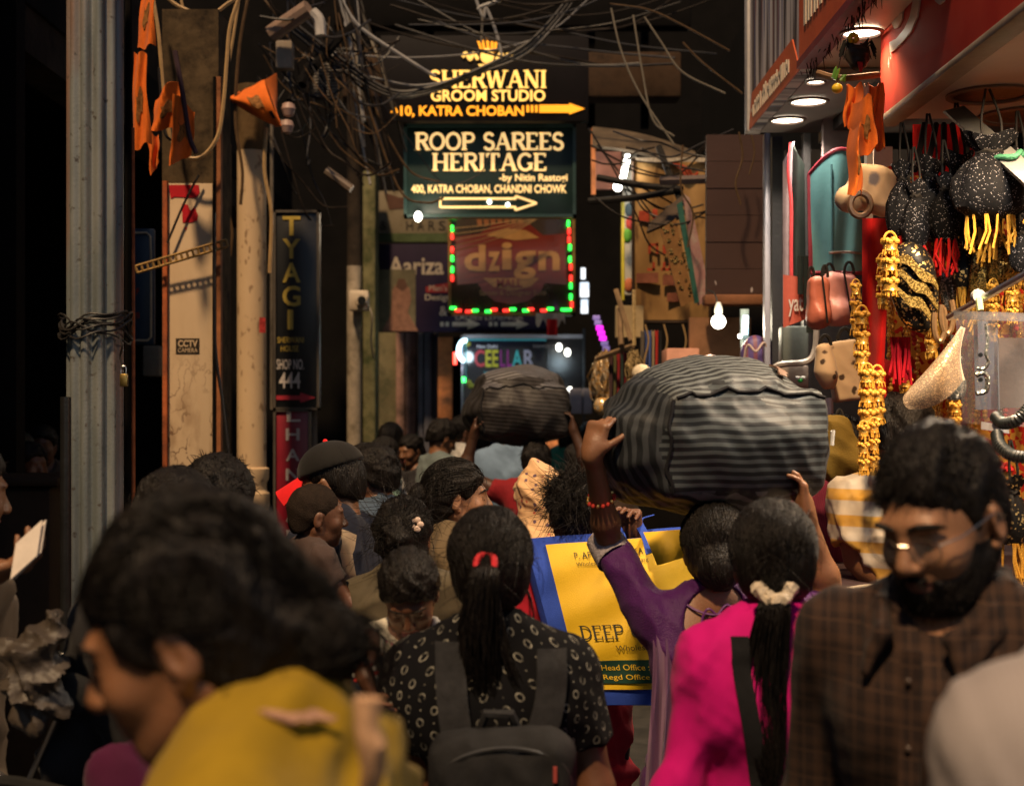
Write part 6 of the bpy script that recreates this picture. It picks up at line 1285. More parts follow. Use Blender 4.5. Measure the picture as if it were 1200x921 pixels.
    def fpoly(pts, m, name):
        q = [yz(*p) for p in pts]; n = len(q); MB().add(q + [v + Vector((.005, 0, 0)) for v in q], [tuple(range(n)), tuple(range(2 * n - 1, n - 1, -1))] + [(i, i + n, (i + 1) % n + n, (i + 1) % n) for i in range(n)]).build(name, m, t, smooth=False)
    fpoly([(1044, 50), (1052, 46), (1062, 34), (1068, 20), (1072, 0), (1076, -20), (1083, -20), (1080, 0), (1077, 20), (1069, 38), (1060, 49), (1049, 60), (1045, 62)], wh, 'letter')
    fpoly([(1045, -15), (1045, 10), (1046, 26), (1050, 34), (1054, 33), (1059, 22), (1062, 0), (1063, -15), (1057, -15), (1056, 0), (1053, -15)], wh, 'letter')
    fpoly([(1096, -10), (1098, 2), (1103, 6), (1108, 2), (1112, -10)], wh, 'letter')
    for i, c in enumerate('454'):
        me = text_mesh(c, .05, 0, .001); mb = MB(); vs = [Vector((x - .0065, 4.72 - .026 * i - v.co.x * .55, z + .16 + .022 * i + v.co.y)) for v in me.vertices]; mb.add(vs, [list(p.vertices) for p in me.polygons]); mb.build('digit', wh, t, smooth=False)
    downlight(1.50, 4.46, z, .115, 'unlit round recess in the pale canopy underside', 0, WARM, False); downlight(1.72, 4.78, z, .13, 'second unlit round recess, half behind the steel arm', 0, WARM, False)
    for i, (xx, yy, e) in enumerate(((1.50, 3.72, 30), (1.42, 3.48, 32))): downlight(xx, yy, z, .075, ('lit downlight at the right edge of the pale canopy underside', 'added out-of-view downlight in the pale canopy above the bearded man', 'lit downlight in the pale canopy nearest to us')[i], e, (WARM, NEUT, WARM)[i])  # the second downlight is added out of view to brighten goods and crowd
    t = thing('support_arm', 'flat grey steel arm with a green tie holding the red canopy', 'bracket', tuple(P(1165, 165, 4.25))); st = M('galvanised steel', (.30, .30, .28), .45, .25, 12, .2, 60, metal=.4)
    A, B = P(1118, 127, 4.5), P(1216, 214, 4.0); dv = (B - A).normalized(); nn = Vector((-dv.z, 0, dv.x)).normalized(); mb = MB(); w = .032
    mb.add([A + nn * w, A - nn * w, B - nn * w, B + nn * w] + [v + Vector((0, .02, 0)) for v in (A + nn * w, A - nn * w, B - nn * w, B + nn * w)], [(0, 1, 2, 3), (7, 6, 5, 4), (0, 4, 5, 1), (1, 5, 6, 2), (2, 6, 7, 3), (3, 7, 4, 0)]); mb.build('flat_bar', st, t, smooth=False)
    q = A.lerp(B, .68); MB().tube([q + nn * (w * 1.25 * math.cos(a)) + Vector((0, .03 * math.sin(a), 0)) + dv * .012 * math.sin(a * 3) for a in np.linspace(0, 12.6, 40)], .008, 5).build('green_tie', M('green twine', (.06, .22, .12), .8), t)

# ------------------------------------------------------------------ goods of the stalls
GOLD = None
def glitter(name, base, spark, sc=260, amt=.5, rough=.35, metal=.6):
    g = G(name, rough); setin(g.b, 'Specular IOR Level', .15); c = g.vor(sc, out='Color'); sp = g.N.new('ShaderNodeSeparateXYZ'); g.L.new(c, sp.inputs[0])
    g.base(g.mix(g.op('GREATER_THAN', sp.outputs[0], 1 - amt), base, spark)); g.put(g.b.inputs['Metallic'], g.op('MULTIPLY', g.op('GREATER_THAN', sp.outputs[0], 1 - amt), metal))
    nm = g.N.new('ShaderNodeNormalMap') if False else None
    bp = g.N.new('ShaderNodeBump'); bp.inputs['Strength'].default_value = .6; bp.inputs['Distance'].default_value = .006; g.L.new(sp.outputs[1], bp.inputs['Height']); g.L.new(bp.outputs[0], g.b.inputs['Normal'])
    return g.m
def build_potli(x0, y0, x1, y1, d, m, label, seed, cord=None, fringe=None, cat='pouch'):
    """drawstring pouch: gathered neck, sagging body, cords, loose fringe"""
    c = P((x0 + x1) / 2, y1, d); w, h = (x1 - x0) / FPX * d / 2, (y1 - y0) / FPX * d
    t = thing('drawstring_pouch', label, cat, tuple(c)); rs = np.random.RandomState(seed)
    prof = [(.05, 0), (.55, .03), (.88, .14), (1., .30), (.93, .48), (.70, .64), (.42, .74), (.30, .79), (.42, .84), (.62, .93), (.70, 1.0), (.55, .985)]
    mb = MB(); n = 36; vs = []
    for r, z in prof:
        for k in range(n):
            a = 2 * math.pi * k / n; q = r * w * (1 + .07 * math.sin(9 * a + seed) * (1 if z > .45 else .3) + .03 * math.sin(4 * a + z * 6)); vs.append(c + Vector((q * math.cos(a), q * math.sin(a) * .7, z * h + .01 * math.sin(3 * a + seed) * (z > .9))))
    m_ = len(prof); mb.add(vs, [(i * n + k, i * n + (k + 1) % n, (i + 1) * n + (k + 1) % n, (i + 1) * n + k) for i in range(m_ - 1) for k in range(n)] + [tuple(range(n))[::-1]]); mb.build('pouch_body', m, t)
    cm = cord or M('cord black', (.02, .018, .016), .6)
    MB().tube([c + Vector((.31 * w * math.cos(a), .24 * w * math.sin(a), .79 * h + .004 * math.sin(5 * a))) for a in np.linspace(0, 6.3, 20)], .006, 5).build('drawstring', cm, t)
    for sx in (-1, 1): MB().tube(spline([c + Vector((sx * .2 * w, -.2 * w, .80 * h)), c + Vector((sx * .25 * w, -.1 * w, 1.15 * h)), c + Vector((sx * .05 * w, .02, 1.55 * h))], 5), .004, 5).build('cord', cm, t)
    if fringe:
        mb = MB()
        for k in range(16): a = rs.uniform(0, 6.28); q = c + Vector((.6 * w * math.cos(a), .4 * w * math.sin(a), .05 * h)); mb.tube([q, q + Vector((rs.normal(0, .006), 0, -.05)), q + Vector((rs.normal(0, .012), 0, -.05 - rs.uniform(.03, .07)))], .0035, 4)
        o = mb.build('fringe', fringe, t); o['kind'] = 'stuff'
    return t
def tassel(px_, y0, y1, w, d, label, tiers=3, group='golden tassels hung on the stall front', mats=None):
    gd, gp = mats or (GOLD, M('gold thread', (.70, .36, .04), .5, .25, 60, .4, 300)); q = P(px_, y0, d); h = (y1 - y0) / FPX * d; w = w / FPX * d
    t = thing('tassel', label, 'tassel', tuple(P(px_, y1, d)), group); z = 0.
    MB().tube([q + Vector((w * .35 * math.cos(a), .0, -.35 * w + w * .55 * math.sin(a))) for a in np.linspace(-1.2, 4.3, 14)], w * .07, 6).build('loop', gp, t)
    hh = h / tiers
    for i in range(tiers):
        top = q + Vector((0, 0, -hh * i - w * .2)); mb = MB()
        for k in range(14): a = 2 * math.pi * k / 14; mb.ell(top + Vector((w * .36 * math.cos(a), w * .36 * math.sin(a), -hh * .10 + .004 * math.sin(k * 2.4))), (w * .17, w * .17, w * .15), 6)
        mb.build('pompom_ring', gp, t)
        MB().lathe(top + Vector((0, 0, -hh * .16)), [(w * .34, 0), (w * .40, -hh * .05), (w * .36, -hh * .30), (w * .42, -hh * .44), (w * .22, -hh * .47)], 16).build('woven_barrel', GOLD, t)
        mb = MB(); rs = np.random.RandomState(int(px_ + i * 7))
        for k in range(26): a = rs.uniform(0, 6.28); r = w * .40 * math.sqrt(rs.uniform(.2, 1)); a0 = top + Vector((r * math.cos(a), r * math.sin(a), -hh * .55)); mb.tube([a0, a0 + Vector((r * .2 * math.cos(a), r * .2 * math.sin(a), -hh * rs.uniform(.22, .38)))], w * .045, 4, r1=w * .03)
        o = mb.build('thread_skirt', gp, t); o['kind'] = 'stuff'
    return t
def flag(pts, d, label, roll=.05, blot=True, seed=0, m=None):
    """limp cloth flag: four photo corners, soft curl in depth"""
    rs = np.random.RandomState(seed); q = [P(x, y, d) for x, y in pts]; o = M('flag orange', (.68, .14, .012), .75, .2, 12, .25, 300, sheen=.2)
    t = thing('flag', label, 'flag', tuple(P(sum(p[0] for p in pts) / 4, max(p[1] for p in pts), d)), 'small orange festival flags')
    fn = lambda u, v, off=0.: q[0].lerp(q[1], u).lerp(q[3].lerp(q[2], u), v) + Vector((.004 * math.sin(v * 7 + seed), roll * math.sin(u * 3.4 + seed + v) - off + .012 * math.sin(u * 9 + v * 4), .008 * math.sin(u * 8 + seed)))
    MB().sheet(fn, 14, 16, .003).build('cloth', m or o, t)
    if blot: MB().sheet(lambda u, v: fn(.34 + .34 * u + .05 * math.sin(v * 5), .42 + .26 * v + .05 * math.sin(u * 6), .006), 8, 8, .002).build('faded_print', M('faded print', (.22, .10, .03), .8, .8, 40), t)
    return t
def hang_cloth(x0, y0, x1, y1, d, m, name, label, cat, n=5, amp=.018, group=None, th=.005, taper=0):
    a, b, c, e = P(x0, y0, d), P(x1, y0, d), P(x1 + taper, y1, d), P(x0 - taper, y1, d)
    return MB().sheet(lambda u, v: a.lerp(b, u).lerp(e.lerp(c, u), v) + Vector((0, amp * math.sin(u * n * 6.28 + v * 1.5) * (.4 + .6 * v), .006 * math.sin(u * 9))), max(10, n * 8), 8, th).build(name, m, None, label=label, cat=cat, group=group)
def build_flags():
    flag([(163, -30), (186, -28), (184, 58), (158, 56)], 6.3, 'orange flag at the top left corner beside the fluted column', seed=1)
    flag([(155, 62), (172, 64), (177, 168), (155, 178)], 6.2, 'long narrow orange flag hanging along the orange pipe', .02, seed=2)
    flag([(182, 118), (212, 92), (214, 150), (180, 156)], 6.7, 'crumpled orange flag tied to the pier, left of the folded one', seed=3)
    flag([(206, 110), (226, 128), (222, 178), (203, 196)], 6.65, 'folded orange flag in front of the grimy pier', .06, seed=4)
    flag([(172, 155), (185, 158), (186, 190), (178, 205)], 6.6, 'small orange rag below the crumpled flag', .02, False, seed=5)
    # the flag wrapped like a cone round the cream column
    o = MATS['flag orange']; t = thing('flag', 'orange flag curled like a cone round the top of the cream column', 'flag', tuple(P(298, 157, 8.5)), 'small orange festival flags')
    A, B, C, D = P(266, 115, 8.45), P(310, 94, 8.5), P(330, 148, 8.42), P(317, 157, 8.40); ap = P(300, 88, 8.55)
    fn = lambda u, v, off=0.: A.lerp(B, v).lerp(A.lerp(D, .15 + .85 * v).lerp(C, v), u) + Vector((0, -.10 * math.sin(u * 3.1) - off + .01 * math.sin(v * 12), 0))
    MB().sheet(fn, 14, 14, .003).build('cloth', o, t); MB().sheet(lambda u, v: B.lerp(P(324, 86, 8.6), u).lerp(C.lerp(P(323, 150, 8.5), u), v) + Vector((0, .03 * math.sin(v * 4), 0)), 6, 10, .003).build('cloth_back', o, t)
    MB().sheet(lambda u, v: fn(.35 + .3 * u + .04 * math.sin(v * 6), .42 + .30 * v, .008), 6, 6, .002).build('faded_print', MATS['faded print'], t); MB().sheet(lambda u, v: fn(.72 + .14 * u, .78 + .12 * v, .008), 3, 3, .002).build('faded_print', M('print dark', (.03, .025, .02)), t)
    # right side: three flags under the demon mask
    flag([(992, 100), (1010, 98), (1006, 150), (990, 148)], 4.55, 'orange and cream flag directly under the demon mask, left one', .03, False, seed=6)
    flag([(1017, 98), (1033, 100), (1034, 178), (1022, 172)], 4.6, 'orange flag under the demon mask, next to the red canopy', .02, False, seed=7)
    flag([(1000, 118), (1016, 115), (1026, 172), (1008, 186)], 4.5, 'broad orange flag rolled at its lower end below the demon mask', .05, seed=8)
    flag([(998, 150), (1004, 152), (1014, 224), (990, 232)], 4.48, 'lowest orange flag hanging as a narrow cone beside the teal garment', .06, seed=9)
    hang_cloth(1012, 100, 1018, 150, 4.62, M('flag cream', (.62, .50, .36), .8), 'flag_lining', 'cream strip of cloth between the orange flags', 'cloth', 1, .01)
def build_mask():
    d = 4.6; t = thing('demon_mask', 'dark horned demon mask with white eyes and red tongue hung to ward off evil', 'mask', tuple(P(1004, 92, d))); S = d / FPX
    c = P(1005, 68, d); dk = M('mask dark', (.035, .025, .018), .6, .5, 30, .5, 60)
    F = Field((-.07, -.06, -.09), (.07, .06, .09), .0035)
    F.ell((0, 0, 0), (.030, .026, .040)); F.ell((0, -.018, -.012), (.012, .014, .012)); F.ell((0, -.012, -.028), (.020, .016, .010))
    for x in (-1, 1): F.cone((x * .018, 0, .03), (x * .034, -.004, .062), .010, .003); F.ell((x * .031, 0, .006), (.009, .006, .015)); F.ell((x * .012, -.022, .014), (.012, .008, .006))
    F.ell((0, -.028, -.026), (.013, .012, .005), None, .004, 's'); field_mb(F, Matrix.Translation(c)).build('head', dk, t)
    for x in (-1, 1): MB().ell(c + Vector((x * .0115, -.025, .006)), (.0065, .005, .0055), 8).build('eye', M('mask white', (.6, .55, .45)), t); MB().ell(c + Vector((x * .029, -.006, .012)), (.006, .005, .012), 8).build('ear_patch', M('mask red', (.5, .02, .015)), t)
    MB().sheet(lambda u, v: c + Vector(((u - .5) * .016 * (1 - .5 * v), -.030 - .012 * math.sin(v * 2), -.022 - .034 * v)), 4, 6, .004).build('tongue', MATS['mask red'], t)
    for k in range(2):
        mb = MB(); rs = np.random.RandomState(k)
        for i in range(26): a = rs.uniform(-.5, 3.6); q = c + Vector((.026 * math.cos(a), .02 * math.sin(a), .025 + .01 * k)); mb.tube([q, q + Vector((.02 * math.cos(a), .01 * math.sin(a), .02)), q + Vector((.034 * math.cos(a), .02 * math.sin(a), -.01 - .02 * rs.rand()))], .0018, 3)
        o = mb.build('black_hair', M('cord black', (.02, .018, .016)), t); o['kind'] = 'stuff'
    gy = M('marigold', (.75, .42, .02), .6, .3, 60); mb = MB()
    for i in range(9): mb.ell(P(1000 + 4 * math.cos(i * 2.4) , 45 + 4 * math.sin(i * 2.4), d - .01 * (i % 3)), .009, 7)
    tag(mb.build('marigold', gy), 'bunch of yellow marigold above the demon mask', 'flower')
    mb = MB(); pts = [P(1000, -10, d), P(999, 30, d)]
    for i in range(8):
        q = pts[0].lerp(pts[1], i / 7); mb.tube([q + Vector((.005 * math.cos(a) if i % 2 else 0, 0 if i % 2 else .005 * math.cos(a), .009 * math.sin(a))) for a in np.linspace(0, 6.3, 12)], .0018, 4)
    tag(mb.build('chain', M('chain steel', (.2, .18, .15), .4, metal=1)), 'thin chain from which the demon mask hangs', 'chain')
    t = thing('lemon_charm', 'yellow lemon and green chillies threaded on a string beside the demon mask', 'charm', tuple(P(981, 112, d))); MB().ell(P(981, 104, d), (.018, .018, .017), 14).build('lemon', M('lemon', (.75, .50, .02), .4, .1, 60, .15, 200), t)
    for i, (a, b) in enumerate((((978, 94), (984, 80)), ((985, 95), (992, 88)), ((976, 92), (980, 78)), ((986, 90), (990, 97)))): MB().tube([P(*a, d), P((a[0] + b[0]) / 2 + 1, (a[1] + b[1]) / 2 - 2, d), P(*b, d)], .006, 7, rs=[.006, .007, .002]).build('chilli', M('chilli green', (.08, .20, .02), .35), t)
    MB().tube([P(981, 98, d), P(983, 78, d), P(988, 55, d)], .0015, 4).build('string', M('cord black', (.02, .018, .016)), t)
    tag(MB().tube(spline([P(958, 86, 4.7), P(985, 92, 4.65), P(1030, 88, 4.7)], 6), .011, 7).build('wooden_rod', M('rod wood', (.16, .09, .045), .7, .3, 30)), 'wooden rod behind the demon mask carrying the orange flags', 'rod')
def build_stall():
    global GOLD
    GOLD = glitter('gold weave', (.50, .22, .02), (.95, .62, .18), 320, .5, .32, .9); gt = M('gold thread', (.70, .36, .04), .5, .25, 60, .4, 300)
    redc = M('red satin', (.60, .010, .008), .55, .12, 8, .15, 200, sheen=.3)
    bk = glitter('black sequins', (.005, .005, .006), (.40, .38, .40), 430, .045, .75, .9); bg = glitter('black gold sequins', (.010, .009, .008), (.65, .46, .18), 170, .16, .4, .9)
    ol = glitter('olive gold sequins', (.10, .065, .015), (.62, .42, .12), 240, .45, .35, .9); sv = glitter('silver grey sequins', (.08, .085, .075), (.50, .48, .42), 240, .35, .35, .8); be = glitter('beige sequins', (.28, .20, .13), (.62, .45, .27), 300, .35, .4, .5)
    # stall frame
    t = thing('stall_stand', 'dark stall frame with grey posts behind the hanging garments', 'stall', (1.5, 6.6, .12)); dk = M('stall black', (.012, .011, .012), .5, .3, 6); gp = M('post grey', (.27, .26, .29), .4, .15, 8, .1, metal=.3)
    pbox(896, 156, 903, 700, 6.6, .05, .005).build('post', gp, t); pbox(905, 160, 917, 700, 6.62, .1).build('post', dk, t); pbox(942, 156, 950, 560, 6.3, .06).build('post', dk, t); pbox(1016, 165, 1023, 420, 5.2, .04).build('post', M('post pale', (.42, .36, .30), .5), t)
    MB().box((1.3, 6.75, .12), (2.8, 6.8, 3.0)).build('back_panel', dk, t); MB().box((2.35, 3.4, .12), (2.4, 6.7, 2.9)).build('side_panel', M('side panel brown', (.16, .07, .03), .8, .4, 6), t)
    pbox(965, 118, 1000, 215, 6.2, .04).build('poster_panel', M('poster mauve', (.22, .18, .18), .7, .3, 5), t); pbox(1024, 172, 1046, 240, 5.4, .04).build('peach_panel', M('panel peach', (.62, .45, .32), .7, .2, 5), t)  # peach panel in a plain pale colour
    # garments on the left of the stall
    jk = M('jacket black', (.016, .022, .020), .7, .2, 20, .25, 300); pipc = M('piping coral', (.62, .07, .08), .6)
    t = thing('jacket', 'open black jacket with mauve lining and coral piping on the left of the stall', 'jacket', tuple(P(930, 375, 5.9)))
    A = lambda x, y, o=0.: P(x, y, 5.9 - o)
    MB().sheet(lambda u, v: A(918 + 8 * u + (4 - 4 * v) * u, 190 + (190 - 40 * u * (1 - v)) * v - 8 * u * (1 - v) * 3, .02 * math.sin(u * 3)), 8, 14, .006).build('lining', M('lining mauve', (.34, .28, .32), .5, .15, 10), t)
    MB().sheet(lambda u, v: A(928 + 14 * u + 2 * v, 168 + 25 * u * (1 - v) + 205 * v, .03 * math.sin(u * 3 + v)), 8, 14, .006).build('front', jk, t)
    MB().tube(spline([A(927, 168, .03), A(924, 200, .04), A(927, 240, .04), A(927, 300, .04), A(928, 378, .04)], 6), .008, 6).build('coral_piping', pipc, t)
    MB().tube(spline([A(928, 378, .04), A(918, 380, .03)], 3), .007, 6).build('coral_piping', pipc, t)
    tl = M('teal satin', (.10, .24, .26), .38, .12, 5, .08, 60, sheen=.2); t = thing('garment_bag', 'teal satin garment cover with dark red edges hanging on the stall', 'garment cover', tuple(P(978, 320, 5.6)))
    def gb(u, v, o=0.):
        x = 948 + 62 * u; top = 205 - 30 * math.sin(min(1, u * 1.15) * 2.2); return P(x + 2 * v, top + (320 - top) * v, 5.6 - .05 * math.sin(u * 3.1) - .015 * math.sin(u * 14 + v * 3) * v - o)
    MB().sheet(gb, 24, 14, .006).build('satin_panel', tl, t); er = M('edge dark red', (.20, .02, .035), .5)
    for pts in ([gb(.0, v) for v in np.linspace(0, 1, 10)], [gb(u, 0) for u in np.linspace(0, .8, 10)], [gb(u, 1) for u in np.linspace(0, 1, 10)]): MB().tube(pts, .009, 6).build('edge_binding', er, t)
    MB().tube([gb(.42, v, .012) for v in np.linspace(.1, 1, 10)], .004, 5).build('seam', M('seam teal', (.05, .13, .15)), t); MB().tube([gb(.35 + .6 * u, .83, .02) for u in np.linspace(0, 1, 6)], .006, 6).build('silver_rail', M('steel', (.45, .45, .45)), t)
    MB().sheet(lambda u, v: P(945 + 8 * u, 330 + 60 * v, 5.7), 2, 4, .006).build('black_hem', jk, t)
    # second black garment with coral border and the coral banner
    t = thing('coral_banner', 'coral red banner with part of a white word hanging below the jacket', 'banner', tuple(P(932, 385, 5.75))); MB().sheet(lambda u, v: P(918 + 31 * u, 322 + 4 * u + (62 - 16 * u) * v, 5.75 - .02 * math.sin(u * 4)), 8, 8, .004).build('sheet', M('banner coral', (.52, .12, .085), .6, .15, 6), t); text('yat', 924, 348, 941, 371, 5.72, M('sign white', (.62, .56, .52)), t, off=.01)
    for i, (x, y0, y1) in enumerate(((938, 300, 345), (945, 300, 362))): tag(MB().tube([P(x, y0, 5.7), P(x, y1, 5.7)], .012, 6).build('black_strap', jk), ('shorter', 'longer')[i] + ' black strap hanging in front of the coral banner', 'strap')
    # pink handbags
    for i, (x0, x1, y0, y1, d, c, l) in enumerate(((950, 974, 318, 382, 5.35, (.55, .16, .10), 'salmon pink handbag with open side below the teal cover'), (968, 1006, 314, 377, 5.45, (.66, .30, .26), 'pale pink handbag with black seam below the teal cover'))):
        t = thing('handbag', l, 'handbag', tuple(P((x0 + x1) / 2, y1, d)), 'handbags hanging at the stall'); m = M('pink leather %d' % i, c, .45, .12, 8, .1, 80); w = (x1 - x0) / FPX * d / 2; h = (y1 - y0) / FPX * d
        c0 = P((x0 + x1) / 2, y1, d) + Vector((0, .05, h * .45)); F = Field((-w - .05, -.12, -h * .6), (w + .05, .12, h * .65), .006); F.box((0, 0, 0), (w, .045, h * .46), .025, None); F.ell((0, 0, -h * .25), (w * 1.02, .07, h * .22), None, .03)
        field_mb(F, Matrix.Translation(c0), .006, i).build('bag_body', m, t); MB().tube(spline([c0 + Vector((.1 * w, -.055, h * .45)), c0 + Vector((.3 * w, -.07, 0)), c0 + Vector((.55 * w, -.065, -h * .4))], 5), .004, 5).build('seam', M('cord black', (.02, .018, .016)), t)
        for sx in (-1, 1): MB().tube([c0 + Vector((w * .5 * sx + w * .3 * math.cos(a), -.03 * sx, h * .45 + h * .22 * math.sin(a))) for a in np.linspace(0, 3.14, 10)], .006, 5).build('handle', M('cord black', (.02, .018, .016)), t)
    cb = m_floral('cream print', (.55, .39, .23), (.06, .035, .02), (.10, .06, .035), 26, .6)
    for i, (x0, x1, y0, y1, d, l) in enumerate(((958, 984, 402, 452, 4.95, 'rounded cream handbag with black floral print, left of a pair'), (976, 1012, 398, 470, 5.05, 'square cream handbag with black floral print, right of a pair'))):
        t = thing('handbag', l, 'handbag', tuple(P((x0 + x1) / 2, y1, d)), 'handbags hanging at the stall'); w = (x1 - x0) / FPX * d / 2; h = (y1 - y0) / FPX * d; c0 = P((x0 + x1) / 2, y1, d) + Vector((0, .05, h * .5))
        F = Field((-w - .05, -.12, -h * .6), (w + .05, .12, h * .65), .006)
        if i: F.box((0, 0, 0), (w, .04, h * .5), .015, None)
        else: F.ell((0, 0, -.02), (w, .05, h * .5), None); F.box((0, 0, h * .1), (w * .7, .03, h * .4), .02, None, .02)
        field_mb(F, Matrix.Translation(c0) @ Matrix.Rotation(R(-8), 4, 'Y'), .004, i + 5).build('bag_body', cb, t)
        MB().tube([c0 + Vector((w * .5 * math.cos(a), 0, h * .46 + h * .24 * math.sin(a))) for a in np.linspace(0, 3.14, 10)], .007, 5).build('handle', M('cord black', (.02, .018, .016)), t)
    t = thing('handbag', 'cream and grey printed handbag high under the orange flags', 'handbag', tuple(P(1030, 255, 4.95)), 'handbags hanging at the stall'); F = Field((-.15, -.1, -.13), (.15, .1, .13), .006); F.box((0, 0, 0), (.088, .04, .08), .03, None); F.ell((-.07, 0, -.05), (.05, .05, .05), None, .02); field_mb(F, Matrix.Translation(P(1022, 222, 4.95)) @ Matrix.Rotation(R(12), 4, 'Y'), .006, 9).build('bag_body', m_floral('cream grey print', (.60, .44, .28), (.20, .18, .20), (.14, .10, .08), 12, .6), t)
    MB().tube([P(1008, 240, 4.88) + Vector((.035 * math.cos(a), 0, .04 * math.sin(a))) for a in np.linspace(0, 6.3, 20)], .012, 7).build('round_buckle', M('buckle brown', (.16, .09, .05), .4), t)
    # red cloth, drapes, backdrops
    tag(MB().sheet(lambda u, v: P(1011 + (34 - 12 * v) * u + 6 * max(0, v - .8) * 5 * u, 256 + 214 * v, 4.75 - .03 * math.sin(u * 5 + v)), 10, 18, .005).build('red_cloth', redc), 'long bright red cloth hanging between the handbags and gold goods', 'cloth')
    tag(MB().sheet(lambda u, v: P(1036 + 60 * u, 420 + 55 * v + 25 * u * (1 - v) * 1.2, 4.95 - .03 * math.sin(u * 5 + v * 3)), 10, 8, .005).build('red_drape', redc), 'bright red drape behind the beige sequinned purse', 'cloth')
    tag(MB().sheet(lambda u, v: P(1070 + 72 * u, 146 + 60 * v, 4.9 - .03 * math.sin(u * 8)), 12, 6, .005).build('red_drape', redc), 'bright red drape under the pale canopy behind black straps', 'cloth')
    tag(MB().sheet(lambda u, v: P(1040 + 200 * u, 195 + 420 * v, 5.3 - .05 * math.sin(u * 8)), 14, 10, .005).build('brocade_backdrop', glitter('brocade', (.46, .022, .010), (.75, .36, .06), 60, .45, .5, .6)), 'glittering red and gold brocade hung behind the pouches', 'cloth')
    for i, (xa, xb) in enumerate(((1083, 1072), (1097, 1085), (1106, 1104), (1116, 1122), (1127, 1136))): tag(MB().tube([P(xa, 146, 4.7), P((xa + xb) / 2 + 1, 172, 4.62), P(xb, 200, 4.55)], .010, 6).build('pouch_strap', M('cord black', (.02, .018, .016))), 'black strap of the sequinned pouches in front of the red drape', 'strap', 'black straps in front of the upper red drape')
    spec = [(1038, 192, 1080, 282, 4.4, bk, 'black sequinned pouch farthest left, over the red fringe', 1, redc), (1064, 186, 1116, 284, 4.45, bk, 'black pouch between the farthest-left one and the tall dark one', 2, redc), (1098, 180, 1148, 290, 4.5, bk, 'tall dark pouch in the middle of the black row', 3, None), (1114, 158, 1206, 258, 4.2, bk, 'largest plain black pouch under the steel arm', 4, gt),
            (1080, 280, 1104, 360, 4.55, ol, 'olive gold pouch behind the black and gold one', 5, gt), (1102, 290, 1134, 366, 4.5, sv, 'silver grey sequinned pouch above the steel rod', 6, None), (1134, 274, 1166, 352, 4.4, ol, 'olive gold sequinned pouch under the largest black one', 7, gt), (1158, 278, 1196, 340, 4.35, ol, 'wide olive gold pouch at the right edge', 8, gt), (1182, 262, 1216, 320, 4.2, bk, 'black pouch cut off by the right edge above the rod', 9, None), (1056, 214, 1090, 292, 4.36, bk, 'second black sequinned pouch, between the farthest-left one and its neighbour', 12, redc), (1090, 206, 1126, 284, 4.38, bk, 'black pouch with red fringe left of the tall dark one', 13, redc), (1140, 196, 1176, 270, 4.3, bk, 'small black pouch hidden half behind the largest black one', 14, gt), (1176, 176, 1214, 262, 4.28, bk, 'black pouch right of the largest one, at the frame edge', 15, gt), (1116, 280, 1146, 340, 4.42, bg, 'black and gold pouch between the silver and olive ones', 16, gt), (1104, 420, 1132, 470, 4.3, sv, 'dark silver pouch behind the beige purse', 10, None), (1168, 560, 1206, 640, 3.9, bg, 'black and gold pouch low at the right edge behind the man', 11, gt)]
    for s in spec: build_potli(*s[:7], s[7], None, s[8])
    # black and gold banded bag
    t = thing('banded_bag', 'black velvet bag with slanting gold sequin bands beside the red cloth', 'handbag', tuple(P(1066, 400, 4.35)), 'handbags hanging at the stall'); F = Field((-.14, -.12, -.18), (.14, .12, .18), .006); F.ell((0, 0, 0), (.072, .05, .135)); F.ell((.02, 0, .06), (.06, .045, .08)); field_mb(F, Matrix.Translation(P(1070, 338, 4.35)) @ Matrix.Rotation(R(-14), 4, 'Y'), .006, 3).build('bag_body', bg, t)
    c = P(1070, 338, 4.35)
    for k in (-.055, 0, .05): MB().sheet(lambda u, v: c + Vector((-.07 + .13 * u, -.052 - .012 * math.sin(u * 3.1), k + .008 * math.sin(u * 11 + k * 90) + .05 - .10 * u + .02 * math.sin(u * 3) - (.014 + .02 * math.sin(u * 3)) * v)), 16, 3, .006).build('sequin_band', ol, t)
    mb = MB(); rs = np.random.RandomState(4)
    for k in range(26): q = P(1044 + 22 * rs.rand(), 395, 4.4 + .06 * rs.rand()); mb.tube([q, q + Vector((rs.normal(0, .004), 0, -.06)), q + Vector((rs.normal(0, .01), 0, -.10 - .05 * rs.rand()))], .004, 4)
    o = mb.build('red_fringe', M('fringe red', (.42, .01, .02), .7), t); o['kind'] = 'stuff'
    # beige purse with ring handles
    t = thing('beige_purse', 'beige sequinned purse with curved top and ring handles', 'handbag', tuple(P(1098, 476, 4.2)), 'handbags hanging at the stall')
    pts = lambda u, v: P(1066 + 62 * u - 6 * math.sin(v * 3), 462 - 50 * u ** .8 - 28 * u * u + (18 + 66 * u - 22 * u * u) * v, 4.2 - .03 * math.sin(u * 3.1) * math.sin(v * 3.1))
    MB().sheet(pts, 18, 14, .02).build('front', be, t); MB().tube([pts(u, 0) for u in np.linspace(0, 1, 14)], .007, 6).build('piped_top', M('piping cream', (.6, .48, .33)), t); MB().tube([pts(1, v) for v in np.linspace(0, 1, 10)], .009, 6).build('piped_side', M('piping cream', (.6, .48, .33)), t)
    for x, y, rr in ((1101, 392, 12), (1110, 383, 13)): MB().tube([P(x + rr * .55 * math.cos(a), y - 14 + 22 * math.sin(a), 4.17) for a in np.linspace(-.9, 3.7, 16)], .009, 7).build('ring_handle', M('handle bronze', (.25, .15, .07), .35, metal=.6), t)
    tag(MB().tube([P(1112, 372, 4.1), P(1240, 300, 3.7)], .011, 8).build('steel_rod', M('steel', (.45, .45, .45))), 'steel rod slanting up to the right edge below the pouches', 'rod')
